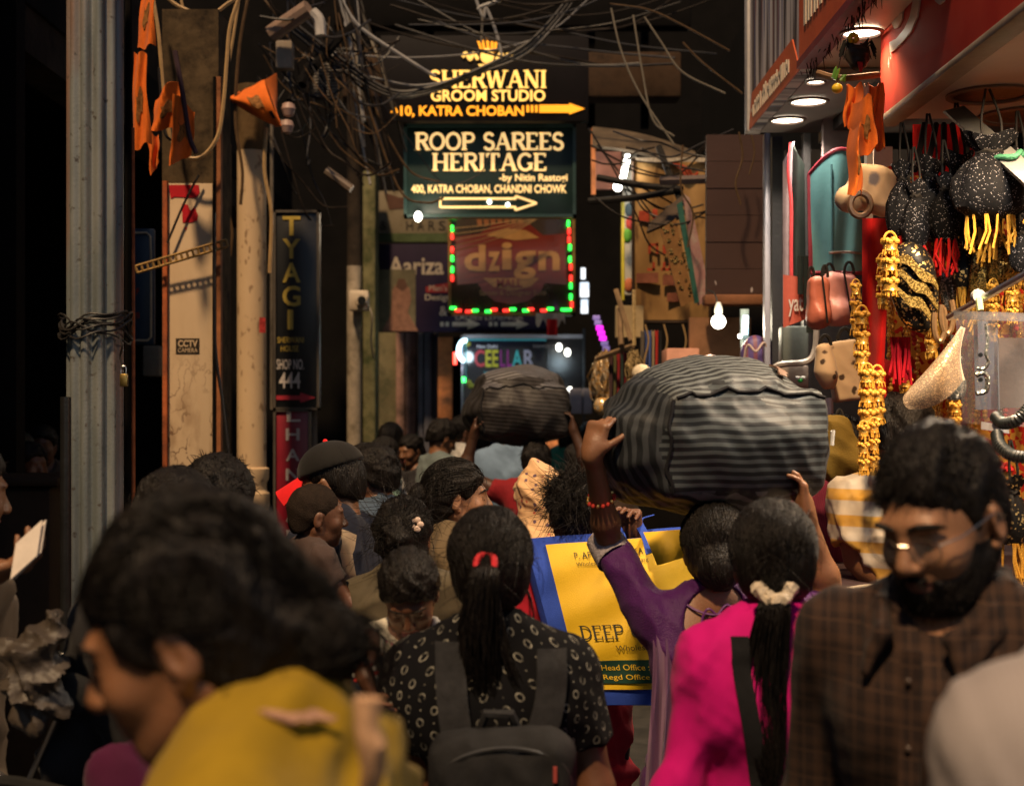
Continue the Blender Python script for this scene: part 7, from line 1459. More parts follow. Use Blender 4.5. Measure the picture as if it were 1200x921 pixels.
    t = thing('rod_clip', 'pale clip gripping the steel rod above the clear plastic sheet', 'clip', tuple(P(1148, 362, 4.0))); MB().lathe(P(1146, 347, 3.97), [(.018, -.012), (.02, 0), (.018, .012)], 12, axis='y').build('grip', M('clip grey', (.4, .38, .34)), t); MB().tube([P(1147, 350, 3.96), P(1149, 364, 3.95)], .010, 7).build('pin', M('clip lime', (.5, .55, .25), .4), t)
    # clear plastic with frosted strip
    m_, nt, b = nodes('clear plastic'); b.inputs['Base Color'].default_value = (.45, .43, .43, 1); b.inputs['Roughness'].default_value = .18; b.inputs['Alpha'].default_value = .13; MATS['clear plastic'] = m_
    m2, nt, b = nodes('frosted plastic'); b.inputs['Base Color'].default_value = (.2, .22, .26, 1); b.inputs['Roughness'].default_value = .3; b.inputs['Alpha'].default_value = .45; MATS['frosted plastic'] = m2
    t = thing('plastic_bag', 'clear plastic garment bag with a frosted strip hanging from the steel rod', 'bag', tuple(P(1160, 505, 3.75)))
    MB().sheet(lambda u, v: P(1120 + 110 * u + 8 * v, 366 + 130 * v + 6 * u, 3.75 - .04 * math.sin(u * 5 + v * 2)), 14, 12, .003).build('sheet', m_, t); MB().sheet(lambda u, v: P(1141 + 28 * u + 2 * v, 376 + 104 * v, 3.70 - .02 * math.sin(u * 5 + v * 2)), 6, 10, .003).build('frosted_strip', m2, t)
    MB().sheet(lambda u, v: P(1118 + 112 * u, 364 + 10 * v + 4 * u, 3.72 - .03 * math.sin(u * 6)), 12, 3, .004).build('folded_top', M('plastic fold', (.2, .19, .19), .3, alpha=.5), t); MB().sheet(lambda u, v: P(1170 + 60 * u, 396 + 82 * v, 3.80), 6, 8, .004).build('cardboard_insert', M('insert brown', (.10, .07, .055), .6, .3, 8), t)
    for y in (416, 445): MB().lathe(P(1149, y, 3.66), [(.006, -.002), (.006, .002)], 10, axis='y').build('punch_hole', M('dark recess', (.012, .012, .013)), t)
    tag(MB().tube(spline([P(1155, 380, 3.64), P(1157, 400, 3.63), P(1155, 415, 3.62), P(1158, 424, 3.62), P(1153, 432, 3.62), P(1144, 431, 3.62)], 6), .0045, 5).build('silver_string', sv), 'silver glitter string looped on the clear plastic, upper one', 'string'); tag(MB().tube(spline([P(1144, 440, 3.62), P(1152, 437, 3.62), P(1157, 444, 3.62), P(1155, 458, 3.62), P(1144, 461, 3.62)], 6), .007, 5).build('silver_string', sv), 'thick silver glitter curl on the clear plastic, lower one', 'string')
    hm = M('hose black', (.025, .028, .025), .4, .2, 20); t = thing('hose', 'ribbed black hose curling in from the right edge', 'hose', tuple(P(1190, 540, 3.5)))
    for pts in ([P(1166, 488, 3.6), P(1176, 496, 3.55), P(1192, 492, 3.5), P(1206, 478, 3.5)], [P(1168, 508, 3.55), P(1172, 522, 3.5), P(1188, 534, 3.45), P(1215, 536, 3.4)]):
        c = spline(pts, 12); MB().tube(c, .014, 10, rs=[.0165 if i % 2 else .0135 for i in range(len(c))]).build('hose_run', hm, t)
    tag(MB().sheet(lambda u, v: P(1150 + 32 * u, 494 + 5 * u + 9 * v, 3.6 - .01 * math.sin(u * 4)), 5, 3, .003).build('paper_slip', M('slip white', (.60, .58, .58), .6)), 'white paper slip under the clear plastic bag', 'paper')
    # gold tassels
    tassel(1043, 276, 346, 22, 4.3, 'golden tassel beside the black and gold banded bag'); tassel(1054, 268, 330, 16, 4.42, 'golden tassel half behind the farthest-left black pouch')
    tassel(1010, 362, 432, 20, 4.45, 'golden tassel in front of the cream handbags'); tassel(1016, 430, 500, 21, 4.35, 'long golden tassel nearest the red cloth, left of a pair'); tassel(1028, 432, 496, 20, 4.38, 'long golden tassel nearest the red cloth, right of a pair'); tassel(1012, 496, 556, 15, 4.3, 'lowest golden tassel, left, with beads'); tassel(1024, 492, 552, 15, 4.32, 'lowest golden tassel, right, above the striped polo shirt')
    for i, (x, y0, y1, w, d, l) in enumerate(((1092, 345, 420, 17, 4.5, 'golden tassel between the banded bag and beige purse'), (1140, 300, 372, 15, 4.45, 'golden tassel behind the steel rod'), (1164, 330, 400, 16, 4.3, 'golden tassel above the clear plastic bag'), (1186, 318, 380, 15, 4.25, 'golden tassel at the right edge above the clear plastic'), (1034, 300, 362, 15, 4.36, 'slim golden tassel left of the banded bag'), (1003, 330, 392, 14, 4.6, 'golden tassel beside the pale pink handbag'), (1062, 440, 492, 16, 4.5, 'golden tassel over the red drape'), (1120, 470, 520, 15, 4.4, 'golden tassel under the beige purse'))): tassel(x, y0, y1, w, d, l)
    ch = MB(); rs = np.random.RandomState(9); pool = []
    for k in range(130):                              # strings of gold beads that fill the back of the stall
        x = 1040 + 165 * rs.rand(); y0 = 235 + 240 * rs.rand(); d = 4.75 + .45 * rs.rand(); n = int(rs.uniform(6, 13)); mb = MB(); m = [GOLD, gt, sv, M('bead red', (.45, .04, .03)), ol][int(rs.choice(5, p=[.4, .3, .1, .12, .08]))]
        for i in range(n): mb.ell(P(x + rs.normal(0, .6), y0 + i * 5.2, d), .0095 * rs.uniform(.7, 1.2), 6)
        tag(mb.build('bead_string', m), 'string of glittering beads hanging in the back of the stall', 'bead string', 'bead strings in the back of the stall')
    # low goods on the right edge
    for k, (x, y, c) in enumerate(((1180, 545, (.5, .02, .02)), (1190, 560, (.62, .30, .03)), (1176, 590, (.10, .08, .05)))): tassel(x, y, y + 42, 15, 4.0 - .05 * k, ('red and gold tassel below the ribbed hose', 'gold tassel below the ribbed hose', 'dark tassel behind the bearded man')[k], 2, mats=(GOLD, M('tuft %d' % k, c, .6)))
    # olive bag, mauve cloths, tray
    t = thing('hanging_olive_bag', 'olive fabric bag hanging in front of the maroon shirt', 'bag', tuple(P(982, 566, 4.85))); F = Field((-.16, -.12, -.18), (.16, .12, .18), .007); F.ell((0, 0, -.03), (.095, .06, .085)); F.ell((.0, 0, .06), (.055, .045, .07), None, .04); F.ell((.06, 0, -.04), (.06, .05, .07), None, .03); field_mb(F, Matrix.Translation(P(981, 528, 4.85)), .016, 4, (.4, .2, 1)).build('bag_body', M('olive canvas', (.20, .13, .025), .75, .2, 10, .3, 250), t); MB().tube(spline([P(975, 500, 4.85), P(984, 480, 4.88), P(992, 500, 4.85)], 6), .006, 6).build('strap', M('cord black', (.02, .018, .016)), t)
    hang_cloth(944, 468, 976, 600, 5.6, M('mauve cloth', (.32, .26, .30), .7, .15, 8), 'mauve_cloth', 'pale mauve cloth hanging behind the right end of the striped bag', 'cloth', 3)
    tag(MB().sheet(lambda u, v: P(935 + 125 * u, 712 - 22 * u + 30 * v - 10 * math.sin(u * 3), 3.75 - .25 * v + .02 * math.sin(u * 11)), 20, 6, .02).build('sequin_cloth', glitter('cream sequin cloth', (.46, .38, .28), (.85, .75, .58), 160, .4, .3, .7)), 'roll of cream sequinned cloth lying along the stall edge', 'cloth')
    t = thing('stall_counter', 'stall counter carrying the sequinned cloth', 'counter', (1.6, 4.2, .12)); MB().box((.98, 3.75, .12), (1.0, 6.5, 1.2)).build('front_board', M('counter dark', (.05, .03, .03), .7), t); MB().box((.96, 3.75, 1.202), (2.3, 6.5, 1.22)).build('top', M('counter dark', (.05, .03, .03)), t)
    # left edge clutter
    t = thing('plastic_carrier', 'crumpled whitish plastic carrier bag at the left edge', 'bag', tuple(P(45, 830, 2.7))); F = Field((-.14, -.12, -.16), (.14, .12, .18), .006); F.ell((0, 0, -.04), (.055, .045, .075)); F.cone((0, 0, .0), (.035, 0, .10), .04, .012, .03); F.cone((-.01, 0, .0), (-.05, 0, .03), .035, .01, .03); field_mb(F, Matrix.Translation(P(44, 778, 2.7)), .022, 8, (.5, .3, .8), 2.2).build('bag_body', M('carrier plastic', (.05, .038, .028), .55, .25, 10, .5, 40), t)
def scooter():
    t = thing('scooter', 'dark parked scooter with a mirror, half out of the lower left corner', 'scooter', (-1.10, 2.4, 0)); bl = M('scooter blue grey', (.045, .055, .085), .25, .2, 6, 0, coat=.5); bk = M('tyre black', (.015, .015, .015), .8); st = M('steel', (.45, .45, .45))
    o = Vector((-1.14, 2.42, 0))
    F = Field((-.35, -.9, .1), (.35, .9, 1.1), .014); F.cone((0, .50, .45), (0, .38, .92), .12, .10, .05); F.box((0, .0, .32), (.14, .35, .05), .04, None, .05); F.cone((0, -.30, .45), (0, -.75, .62), .15, .12, .06); F.ell((0, .42, .97), (.15, .10, .09), None, .05)
    field_mb(F, Matrix.Translation(o)).build('body', bl, t); MB().box(o + Vector((-.13, -.75, .70)), o + Vector((.13, -.12, .79)), bev=.04).build('seat', bk, t)
    for y in (.58, -.62):
        w = MB().tube([o + Vector((0, y + .2 * math.cos(a), .23 + .2 * math.sin(a))) for a in np.linspace(0, 2 * math.pi, 30)], .045, 10).build('tyre', bk, t); MB().lathe(o + Vector((0, y, .23)), [(.15, -.03), (.05, -.04), (.05, .04), (.15, .03)], 20, axis='x').build('rim', st, w).location = (0, 0, 0)
    MB().tube(spline([o + Vector((-.33, .28, 1.02)), o + Vector((-.15, .36, 1.03)), o + Vector((0, .40, 1.0)), o + Vector((.15, .36, 1.03)), o + Vector((.33, .28, 1.02))], 5), .014, 8).build('handlebar', bk, t)
    for sx in (-1, 1): MB().tube([o + Vector((sx * .2, .34, 1.03)), o + Vector((sx * .26, .32, 1.16))], .006, 6).build('mirror_stem', st, t); MB().ell(o + Vector((sx * .28, .31, 1.21)), (.065, .018, .045), 14).build('mirror', bk, t); MB().tube([o + Vector((sx * .26, .30, 1.02)), o + Vector((sx * .35, .26, 1.02))], .018, 8).build('grip', bk, t)
    MB().ell(o + Vector((0, .53, .94)), (.08, .04, .06), 14).build('headlight', M('headlight glass', (.4, .4, .4), .1), t)
def build_right_far():
    """the shops between the hanging signs and the near stall"""
    och = G('ochre banner', .8, .1, .2, 120); n = och.noise(4, 6, stretch=(1, 1, .5)); c = och.mix(och.step(n, .35, .7), (.18, .095, .03), (.36, .21, .075)); och.base(och.mix(och.step(och.noise(14, 5, stretch=(1, 1, .3)), .56, .7), c, (.11, .055, .02)))
    d = 9.5; t = thing('ochre_banner', 'tall stained ochre cloth banner with faded red letters in a dark frame', 'banner', tuple(P(787, 378, d)))
    MB().sheet(lambda u, v: P(744 + 86 * u, 188 + 187 * v, d - .02 * math.sin(u * 7 + v * 3)), 16, 20, .006).build('cloth', och.m, t); fm = M('frame dark wood', (.035, .02, .012), .7)
    for a, b in (((742, 186), (742, 378)), ((742, 378), (833, 378)), ((742, 187), (833, 187)), ((832, 187), (832, 378))): MB().tube([P(*a, d - .02), P(*b, d - .02)], .012, 6).build('frame', fm, t)
    rp = M('faded red print', (.30, .045, .02), .8, .35, 20); bp = M('faded brown print', (.17, .06, .035), .85, .4, 12)
    def qd(pts, m, nm, e=.035): q = [P(x, y, d) for x, y in pts]; MB().prism([(v.x, v.z) for v in q], d - e, d - e + .004).build(nm, m, t, smooth=False)
    for a in ((748, 248, 760, 262), (764, 246, 770, 258), (759, 287, 762, 298), (768, 285, 771, 298), (759, 286, 771, 289), (776, 288, 781, 298), (764, 308, 767, 318), (758, 315, 767, 318), (776, 308, 779, 318), (783, 308, 786, 318), (774, 315, 787, 318)): qd([(a[0], a[1]), (a[2], a[1]), (a[2], a[3]), (a[0], a[3])], rp, 'letter_stroke')
    for a in ((745, 320, 771, 332), (776, 322, 802, 335), (781, 343, 804, 354)): qd([(a[0], a[1] + 1), (a[2], a[1]), (a[2], a[3]), (a[0], a[3])], bp, 'faded_block')
    for k in range(3): MB().tube(spline([P(786 + 4 * k, 190 + k, d - .03), P(798 + 4 * k, 198, d - .035), P(806 + 3 * k, 208 - k, d - .03), P(818, 204 - k, d - .03)], 5), .008, 5).build('red_swirl', rp, t)
    MB().sheet(lambda u, v: P(745 + 85 * u, 185 + 5 * v, d - .04), 14, 2, .004).build('pale_hem', M('hem pale', (.42, .36, .28), .8, .5, 60), t)
    d = 8.3; t = thing('slanting_board', 'slanting pinkish board with dark green edge and glinting lattice before the ochre banner', 'sign', tuple(P(815, 358, d)))
    Q = lambda pts, m, nm, e=0., th=.02: MB().prism([(P(x, y, d).x, P(x, y, d).z) for x, y in pts], d - e, d - e + th).build(nm, m, t, smooth=False)
    Q([(800, 226), (808, 232), (834, 350), (818, 358)], M('board pink', (.30, .16, .15), .6, .3, 6, .1, 40, stain=(.36, .30, .25), stains=9), 'board'); Q([(793, 240), (799, 236), (819, 354), (814, 356)], M('edge green', (.015, .09, .065), .5), 'green_edge', .01, .02)
    Q([(774, 270), (792, 256), (813, 352), (798, 360)], M('lattice board', (.20, .10, .035), .6, .3, 8), 'lattice_panel', .004, .015); sp = E('glint', (1, .50, .12), .75); mb = MB()
    rs = np.random.RandomState(1)
    for i in range(40): u, v = rs.rand(), rs.rand() ** 1.3; x = 776 + 16 * u + 20 * v; y = 268 + 84 * v - 8 * u; q = P(x, y, d - .012); mb.box(q, q + Vector((.010 + .012 * rs.rand(), .005, .006 + .008 * rs.rand())))
    o = mb.build('glints', M('brass glint', (.85, .50, .15), .25, metal=1), t); o['kind'] = 'stuff'
    tag(MB().sheet(lambda u, v: P(762 + 40 * u - 4 * v, 262 - 34 * u + (14 + 20 * u) * v * .8, 8.6 - .1 * v), 6, 6, .015).build('tin_flap', M('tin brown', (.07, .05, .035), .6, .3, 8)), 'bent brown tin flap above the slanting board', 'flap')
    # yellow-edged light box and tube
    d = 9.9; t = thing('vertical_lightbox', 'tall narrow white sign with a yellow edge beside the ochre banner', 'sign', tuple(P(738, 352, d))); pbox(730, 178, 746, 346, d, .08, .01).build('face', M('face white', (.50, .47, .40), .5, .15, 4), t); pbox(728.5, 232, 732, 352, d - .012, .09, .005).build('yellow_edge', M('edge yellow', (.60, .50, .04), .5), t)
    for x, y, c in ((738, 246, (.10, .14, .16)), (739, 262, (.45, .06, .05)), (735, 276, (.10, .30, .04)), (737, 334, (.4, .12, .05))): MB().ell(P(x, y, d - .005), (.035, .012, .05), 8).build('printed_mark', M('mark %.2f%.2f' % c[:2], c, .6), t)
    t = thing('tube_light', 'bright white tube light above the narrow white sign', 'lamp', tuple(P(731, 215, 9.6))); em = E('tube white', (1, .96, .84), 11); MB().tube([P(736, 183, 9.7), P(729, 212, 9.6)], .022, 8).build('tube', em, t); MB().ell(P(724, 219, 9.6), (.032, .03, .032), 10).build('end_lamp', em, t); MB().tube([P(737, 180, 9.72), P(736, 184, 9.7)], .028, 8).build('holder', fm, t); add_light('lamp', P(732, 200, 9.45), 'POINT', 5, (1, .93, .8), .05, parent=t)
    tag(pbox(694, 178, 728, 222, 10.2, .05).build('pink_placard', M('panel pink', (.34, .17, .14), .7, .3, 6)), 'pinkish panel left of the bright tube light', 'panel'); tag(pbox(693, 150, 698, 228, 9.9, .06).build('orange_post', M('post orange', (.45, .16, .06), .6, .3, 9)), 'thin orange and white post left of the pinkish panel', 'post')
    tag(MB().sheet(lambda u, v: P(694 + 120 * u, 150 + 30 * u - 6 * math.sin(u * 3) + 22 * v, 9.62 + .3 * (1 - v)), 12, 3, .02).build('tin_awning', M('awning tin', (.10, .075, .05), .6, .35, 6, .2, 40)), 'sagging brown tin awning over the bright tube light', 'awning')
    tag(MB().tube([P(775, 212, 8.4), P(900, 208, 8.0)], .028, 6).build('steel_beam', M('beam grey', (.13, .10, .09), .6, .3, 8)), 'grey steel beam crossing in front of the ochre banner', 'beam')
    for x0, y0, x1, y1, l in ((700, 208, 800, 222, 'upper black pipe running across the ochre banner'), (690, 236, 790, 224, 'lower black pipe running across the ochre banner'), (772, 172, 800, 240, 'slanting black strut in front of the ochre banner')): tag(MB().tube(spline([P(x0, y0, 8.9), P((x0 + x1) / 2, (y0 + y1) / 2 + 2, 8.8), P(x1, y1, 8.7)], 4), .022, 7).build('black_pipe', M('cord black', (.02, .018, .016))), l, 'pipe')
    # rusty shutter panel with flaked spots
    g = G('rusty shutter', .55, 0, .25, 40); n = g.noise(3, 5); fl = g.step(g.noise(22, 2, stretch=(1, 1, .4)), .72, .74); g.base(g.mix(fl, g.mix(n, (.026, .010, .007), (.06, .026, .017)), (.34, .29, .28)))
    d = 7.6; t = thing('rusty_shutter', 'dark rust-brown shutter panel flecked with pale chips', 'shutter', tuple(P(865, 346, d)))
    for k in range(6): pbox(828, 158 + k * 31.5, 896, 158 + k * 31.5 + 31, d - .004 * (k % 2), .05).build('panel', g.m, t)
    pbox(826, 345, 897, 357, d - .06, .12, .01).build('bottom_beam', M('beam rust', (.20, .085, .04), .6, .3, 8), t)
    bm = thing('light_bulb', 'lit round bulb hanging under the rusty shutter', 'lamp', tuple(P(842, 385, 7.0))); MB().ell(P(842, 377, 7), .036, 14).build('glass', E('bulb white', (1, .93, .74), 13), bm); MB().lathe(P(842, 366, 7), [(.018, -.02), (.024, .01), (.012, .05)], 12).build('holder', M('holder white', (.4, .4, .36), .4), bm); MB().tube(spline([P(842, 362, 7), P(838, 345, 7), P(830, 340, 7.05)], 4), .004, 5).build('flex', M('cord black', (.02, .018, .016)), bm); add_light('lamp', P(842, 380, 6.93), 'POINT', 7, (1, .86, .62), .04, parent=bm)
    t = thing('tube_light', 'short bluish tube light right of the round bulb', 'lamp', tuple(P(873, 410, 7.2))); pbox(868, 362, 878, 408, 7.2, .03, .005).build('case', M('case pale', (.32, .42, .42), .4), t); MB().tube([P(874, 370, 7.17), P(873, 392, 7.17)], .014, 8).build('tube', E('tube cool', (.72, .95, 1), 4), t); MB().ell(P(867, 394, 7.15), .012, 8).build('end_lamp', E('spot white', (1, .97, .86), 7), t)
    tag(pbox(781, 408, 820, 440, 7.6, .25, .01).build('pink_carton', M('carton salmon', (.50, .24, .16), .7, .2, 8)), 'salmon carton on the shelf behind the striped bag', 'carton')
    tag(pbox(808, 372, 880, 450, 7.75, .05).build('brown_backboard', M('backboard brown', (.20, .10, .05), .7, .3, 6)), 'brown board behind the lit bulb', 'board')
    t = thing('domed_bag', 'violet striped dome-topped bag beside the short tube light', 'bag', tuple(P(886, 450, 6.7))); m = m_stripe('violet stripes', (.05, .03, .10), (.12, .035, .04), 24, .5, 'x', rough=.5); F = Field((-.12, -.1, -.15), (.12, .1, .15), .007); F.ell((0, 0, .02), (.075, .05, .10)); F.box((0, 0, -.06), (.075, .05, .06), .02, None, .02); field_mb(F, Matrix.Translation(P(886, 422, 6.7)), .003, 2).build('bag_body', m, t); MB().tube(spline([P(870, 432, 6.62), P(876, 405, 6.6), P(886, 412, 6.58), P(896, 402, 6.6), P(902, 430, 6.62)], 6), .006, 6).build('strap', M('strap tan', (.28, .2, .16)), t)
    for i, (x, y, c) in enumerate(((752, 437, (.55, .45, .3)), (792, 434, (.4, .3, .2)), (802, 432, (.5, .02, .02)), (832, 428, (.55, .42, .38)), (848, 432, (.6, .5, .45)), (778, 446, (.5, .5, .48)))): tag(MB().ell(P(x, y, 7.1), (.05, .04, .045 + .01 * (i % 2)), 10).build('cloth_bundle', M('bundle %d' % i, c, .8, .3, 40, .4, 90)), ('straw', 'tan', 'red', 'rose', 'pale pink', 'off-white')[i] + ' bundle of goods peeping over the striped bag', 'bundle')
    cols = [(.05, .02, .02), (.10, .09, .03), (.22, .01, .015), (.02, .035, .03), (.20, .012, .02), (.02, .02, .025)]
    for i, c in enumerate(cols): hang_cloth(714 + 4.2 * i, 414 + (i % 2) * 2, 718 + 4.2 * i, 484, 9 + .02 * i, cloth('scarf a%d' % i, c), 'scarf', ('brown', 'olive', 'red', 'dark green', 'crimson', 'black')[i] + ' scarf on the rail left of the straw garland', 'scarf', 1, .01, 'scarves hanging on the far rails')
    cols = [(.10, .08, .06), (.03, .06, .20), (.05, .09, .28), (.30, .22, .12), (.40, .02, .015), (.01, .01, .012)]
    for i, c in enumerate(cols): hang_cloth(751 + 4 * i, 388, 755 + 4 * i, 462, 8.6 + .02 * i, cloth('scarf b%d' % i, c), 'scarf', ('taupe', 'navy', 'royal blue', 'sand', 'bright red', 'jet black')[i] + ' scarf on the rail right of the straw garland', 'scarf', 1, .01, 'scarves hanging on the far rails')
    st = M('straw', (.34, .24, .11), .7, .35, 60, .5, 90); rs = np.random.RandomState(2); t = thing('straw_garland', 'straw-coloured bundle of strings hanging beside the dark scarves', 'garland', tuple(P(743, 458, 8.3))); c = P(743, 436, 8.3); a = rs.normal(size=(180, 3)); a /= np.linalg.norm(a, axis=1)[:, None]; tt = np.linspace(0, 1, 7)[None, :, None]
    path = np.array(c) + np.array([.05, .05, .09]) * a[:, None] * (.85 + .1 * np.sin(tt * 6)) + np.array([0, 0, -.12]) * (tt - .5) + .01 * np.sin(tt * 9 + a[:, None] * 6); v, q = strands_mesh(path - np.array(t.location), .006, .004); o = to_mesh('strings', v, q, st, t); o['kind'] = 'stuff'; MB().tube([P(743, 405, 8.3), P(743, 340, 8.35)], .012, 6).build('hanging_cord', st, t)
    t = thing('gold_string_garland', 'long shining gold and white string garland between the black post and scarves', 'garland', tuple(P(707, 492, 9.4))); gm = glitter('garland gold', (.52, .30, .10), (.95, .80, .55), 90, .5, .3, .8); a = rs.normal(size=(220, 3)); path = np.array(P(706, 448, 9.4)) + np.array([.030, .03, 0]) * a[:, None] * np.array([1, 1, 0]) * (.5 + .7 * np.sin(tt * 3.1)) + np.array([.02, 0, -.46]) * (tt - .5) * (.8 + .2 * a[:, None, :1] * .3) + .012 * np.sin(tt * 14 + a[:, None] * 5); v, q = strands_mesh(path - np.array(t.location), .007, .005); o = to_mesh('strings', v, q, gm, t); o['kind'] = 'stuff'
    tag(MB().ell(P(706, 476, 9.35), (.06, .05, .06), 12).build('gold_ball', gm), 'glittering ball at the foot of the gold string garland', 'ornament')
    for i, (x0, y0, x1, y1) in enumerate(((722, 340, 740, 400), (700, 420, 742, 405), (726, 362, 728, 405))): tag(MB().tube([P(x0, y0, 9), P(x1, y1, 8.8)], .018, 6).build('wooden_batten', M('batten', (.20, .13, .07), .7, .3, 12)), ('slanting batten left of the ochre banner foot', 'low slanting batten above the dark scarves', 'upright batten above the straw garland')[i], 'batten')
    tag(pbox(722, 358, 754, 395, 9.2, .1).build('cream_box', M('box cream', (.38, .28, .15), .7, .2, 8)), 'cream box shelf above the straw garland', 'box')
    t = thing('grey_locker', 'grey green panel with a curved steel bar, left of the cream handbags', 'locker', tuple(P(930, 455, 6.1))); pbox(917, 382, 948, 432, 6.1, .1, .01).build('panel', M('locker grey green', (.10, .12, .11), .5, .2, 5), t); pbox(912, 428, 948, 455, 6.05, .2, .01).build('shelf_box', M('shelf taupe', (.24, .20, .17), .6, .2, 6), t); MB().tube(spline([P(905, 440, 6.0), P(912, 428, 6.0), P(945, 424, 6.0), P(955, 410, 6.0), P(957, 380, 6.0)], 6), .014, 7).build('bent_bar', M('bar taupe', (.25, .22, .19), .4), t)
    for i, (x, y) in enumerate(((938, 446), (941, 443), (935, 443))): tag(MB().ell(P(x, y, 5.95), (.012, .01, .009), 8).build('small_tag', M('tag %d' % i, ((.05, .5, .1), (.6, .6, .55), (.6, .6, .55))[i])), ('green', 'white', 'second white')[i] + ' price tag on the taupe shelf box', 'tag')

# ------------------------------------------------------------------ cables
def cable(pts, d, r, m, label, group=None, cat='cable', dd=0., n=7):
    q = [P(p[0], p[1], d + (p[2] if len(p) > 2 else 0) + dd * i / max(1, len(pts) - 1)) for i, p in enumerate(pts)]
    return tag(MB().tube(spline(q, n), r, 6).build('cable', m), label, cat, group)
def build_cables():
    tan = M('cable tan', (.36, .23, .10), .55, .2, 20); bk = M('cable black', (.010, .008, .008), .5, .3, 20); gy = M('cable grey2', (.16, .14, .11)); wh = M('cable white', (.26, .25, .24), .45, .15, 20); br = M('cable brown', (.08, .048, .024), .6, .3, 20)
    cable([(188, -10), (210, 8), (244, 18), (268, 4), (290, -12)], 7.2, .010, tan, 'tan cable sagging across the top of the grimy pier')
    cable([(210, -10), (222, 40), (240, 80), (262, 98), (285, -30)], 7.6, .008, tan, 'thin tan cable looping down beside the grimy pier')
    cable([(283, -10), (270, 30), (266, 70), (262, 120), (255, 160), (236, 184), (214, 182), (200, 160), (192, 110), (186, 40), (178, -10)], 6.9, .010, tan, 'long tan cable hanging in a deep loop before the pier')
    cable([(186, 80), (192, 150), (200, 165)], 6.8, .007, bk, 'black cable beside the crumpled flag')
    cable([(292, -10), (280, 60), (276, 140), (284, 200), (282, 240)], 8.4, .010, br, 'brown cable down the left of the cream column'); cable([(312, 150), (310, 200), (318, 250), (316, 320)], 8.5, .012, tan, 'tan cable down the right of the cream column'); cable([(268, 210), (266, 240), (272, 270), (270, 300)], 8.8, .009, br, 'short brown cable between pier and cream column')
    cable([(233, 205), (215, 240), (196, 285)], 6.98, .006, bk, 'black wire slanting across the torn red paper'); cable([(251, 250), (252, 400), (262, 480), (274, 590)], 6.85, .008, bk, 'black cable down the right edge of the cream board')
    cable([(205, 60), (214, 110), (222, 160), (230, 180)], 6.6, .012, M('ribbon dark', (.05, .03, .04), .8), 'dark ribbon between the two flags on the pier')
    cable([(395, -10), (420, 30), (470, 65), (510, 90)], 9.5, .012, wh, 'white cable slanting down to the groom studio sign'); cable([(555, -8), (566, 20), (570, 10), (582, 40), (588, 66)], 10, .011, wh, 'white cable hanging onto the crest of the groom studio sign'); cable([(560, 12), (565, 8), (600, -4)], 10, .014, wh, 'white cable running off above the crest'); cable([(566, 12), (564, 50)], 10, .009, gy, 'grey cable end beside the crest')
    for i, (o, l) in enumerate(((0, 'uppermost'), (6, 'middle'), (12, 'lowest'))): cable([(335, 20 + o), (400, 70 + o), (455, 105 + o * .6), (500, 104 + o * .5), (560, 82 + o * .4), (620, 50 + o), (665, 0 + o), (690, -40 + o)], 9.6 + .04 * i, .013 - .002 * i, bk, l + ' of three thick black cables crossing the groom studio sign')
    cable([(392, 62), (470, 68), (560, 62), (640, 40), (700, -10)], 10.2, .007, M('cable slate', (.10, .10, .11), .5), 'thin slate cable level with the crest'); cable([(430, 90), (500, 100), (600, 70), (650, 30), (668, -10)], 9.9, .009, M('cable slate', (.10, .10, .11)), 'slate cable rising to the right over the glowing capitals')
    cable([(432, 105), (450, 150), (480, 200), (515, 214)], 9.8, .008, br, 'brown cable ending at the green name board'); cable([(425, 100), (440, 150), (470, 225), (500, 238), (520, 232)], 9.7, .008, br, 'brown cable sagging below the green board corner'); cable([(440, 110), (480, 165), (520, 215), (560, 205), (575, 180)], 10.2, .005, bk, 'thin black wire across the green name board')
    for k in range(5): cable([(528, 296 - 7 * k), (570, 284 - 5 * k), (606, 270 - 3 * k), (634, 254)], 11.8, .004, M('string pale', (.28, .18, .08), .6), 'pale string fanned across the mall sign', 'pale strings fanned across the mall sign')
    for i, (pts, l) in enumerate((([(716, 10), (728, 60), (750, 110), (790, 170)], 'pale wire curving down in front of the dark balcony, left one'), ([(742, 18), (752, 80), (765, 140), (790, 160)], 'pale wire in front of the dark balcony, middle one'), ([(755, 20), (775, 50), (800, 85), (850, 110)], 'pale wire reaching towards the streaked canopy'), ([(715, 5), (760, 12), (800, 30), (855, 60)], 'brown wire along the top towards the streaked canopy'), ([(800, 50), (825, 75), (870, 110)], 'thin wire ending at the canopy corner'))): cable(pts, 8.2, .006, (gy, gy, gy, br, br)[i], l)
    cable([(690, 150), (720, 200), (745, 250), (760, 285), (780, 300)], 9.0, .006, bk, 'black wire falling before the yellow-edged sign'); cable([(700, 170), (740, 220), (770, 260), (790, 290)], 8.9, .006, bk, 'second black wire falling before the yellow-edged sign')
    cable([(800, 170), (798, 220), (812, 250), (806, 290)], 8.1, .006, br, 'brown wire beside the rusty shutter'); cable([(866, 155), (870, 185), (862, 215), (868, 240)], 7.4, .006, br, 'brown wire loop on the rusty shutter'); cable([(880, 156), (884, 180), (878, 205)], 7.4, .005, br, 'second brown wire loop on the rusty shutter')
    for i, x in enumerate((756, 778, 800, 814)): cable([(x, 380), (x + 4, 400), (x - 1, 425), (x + 3, 440)], 8.2, .006, M('string pale', (.28, .18, .08)), 'pale string dangling below the ochre banner', 'pale strings dangling below the ochre banner')
    rs = np.random.RandomState(21); sl_ = M('cable slate2', (.05, .05, .055)); dk = M('cable soot', (.018, .013, .010), .6, .4, 20)
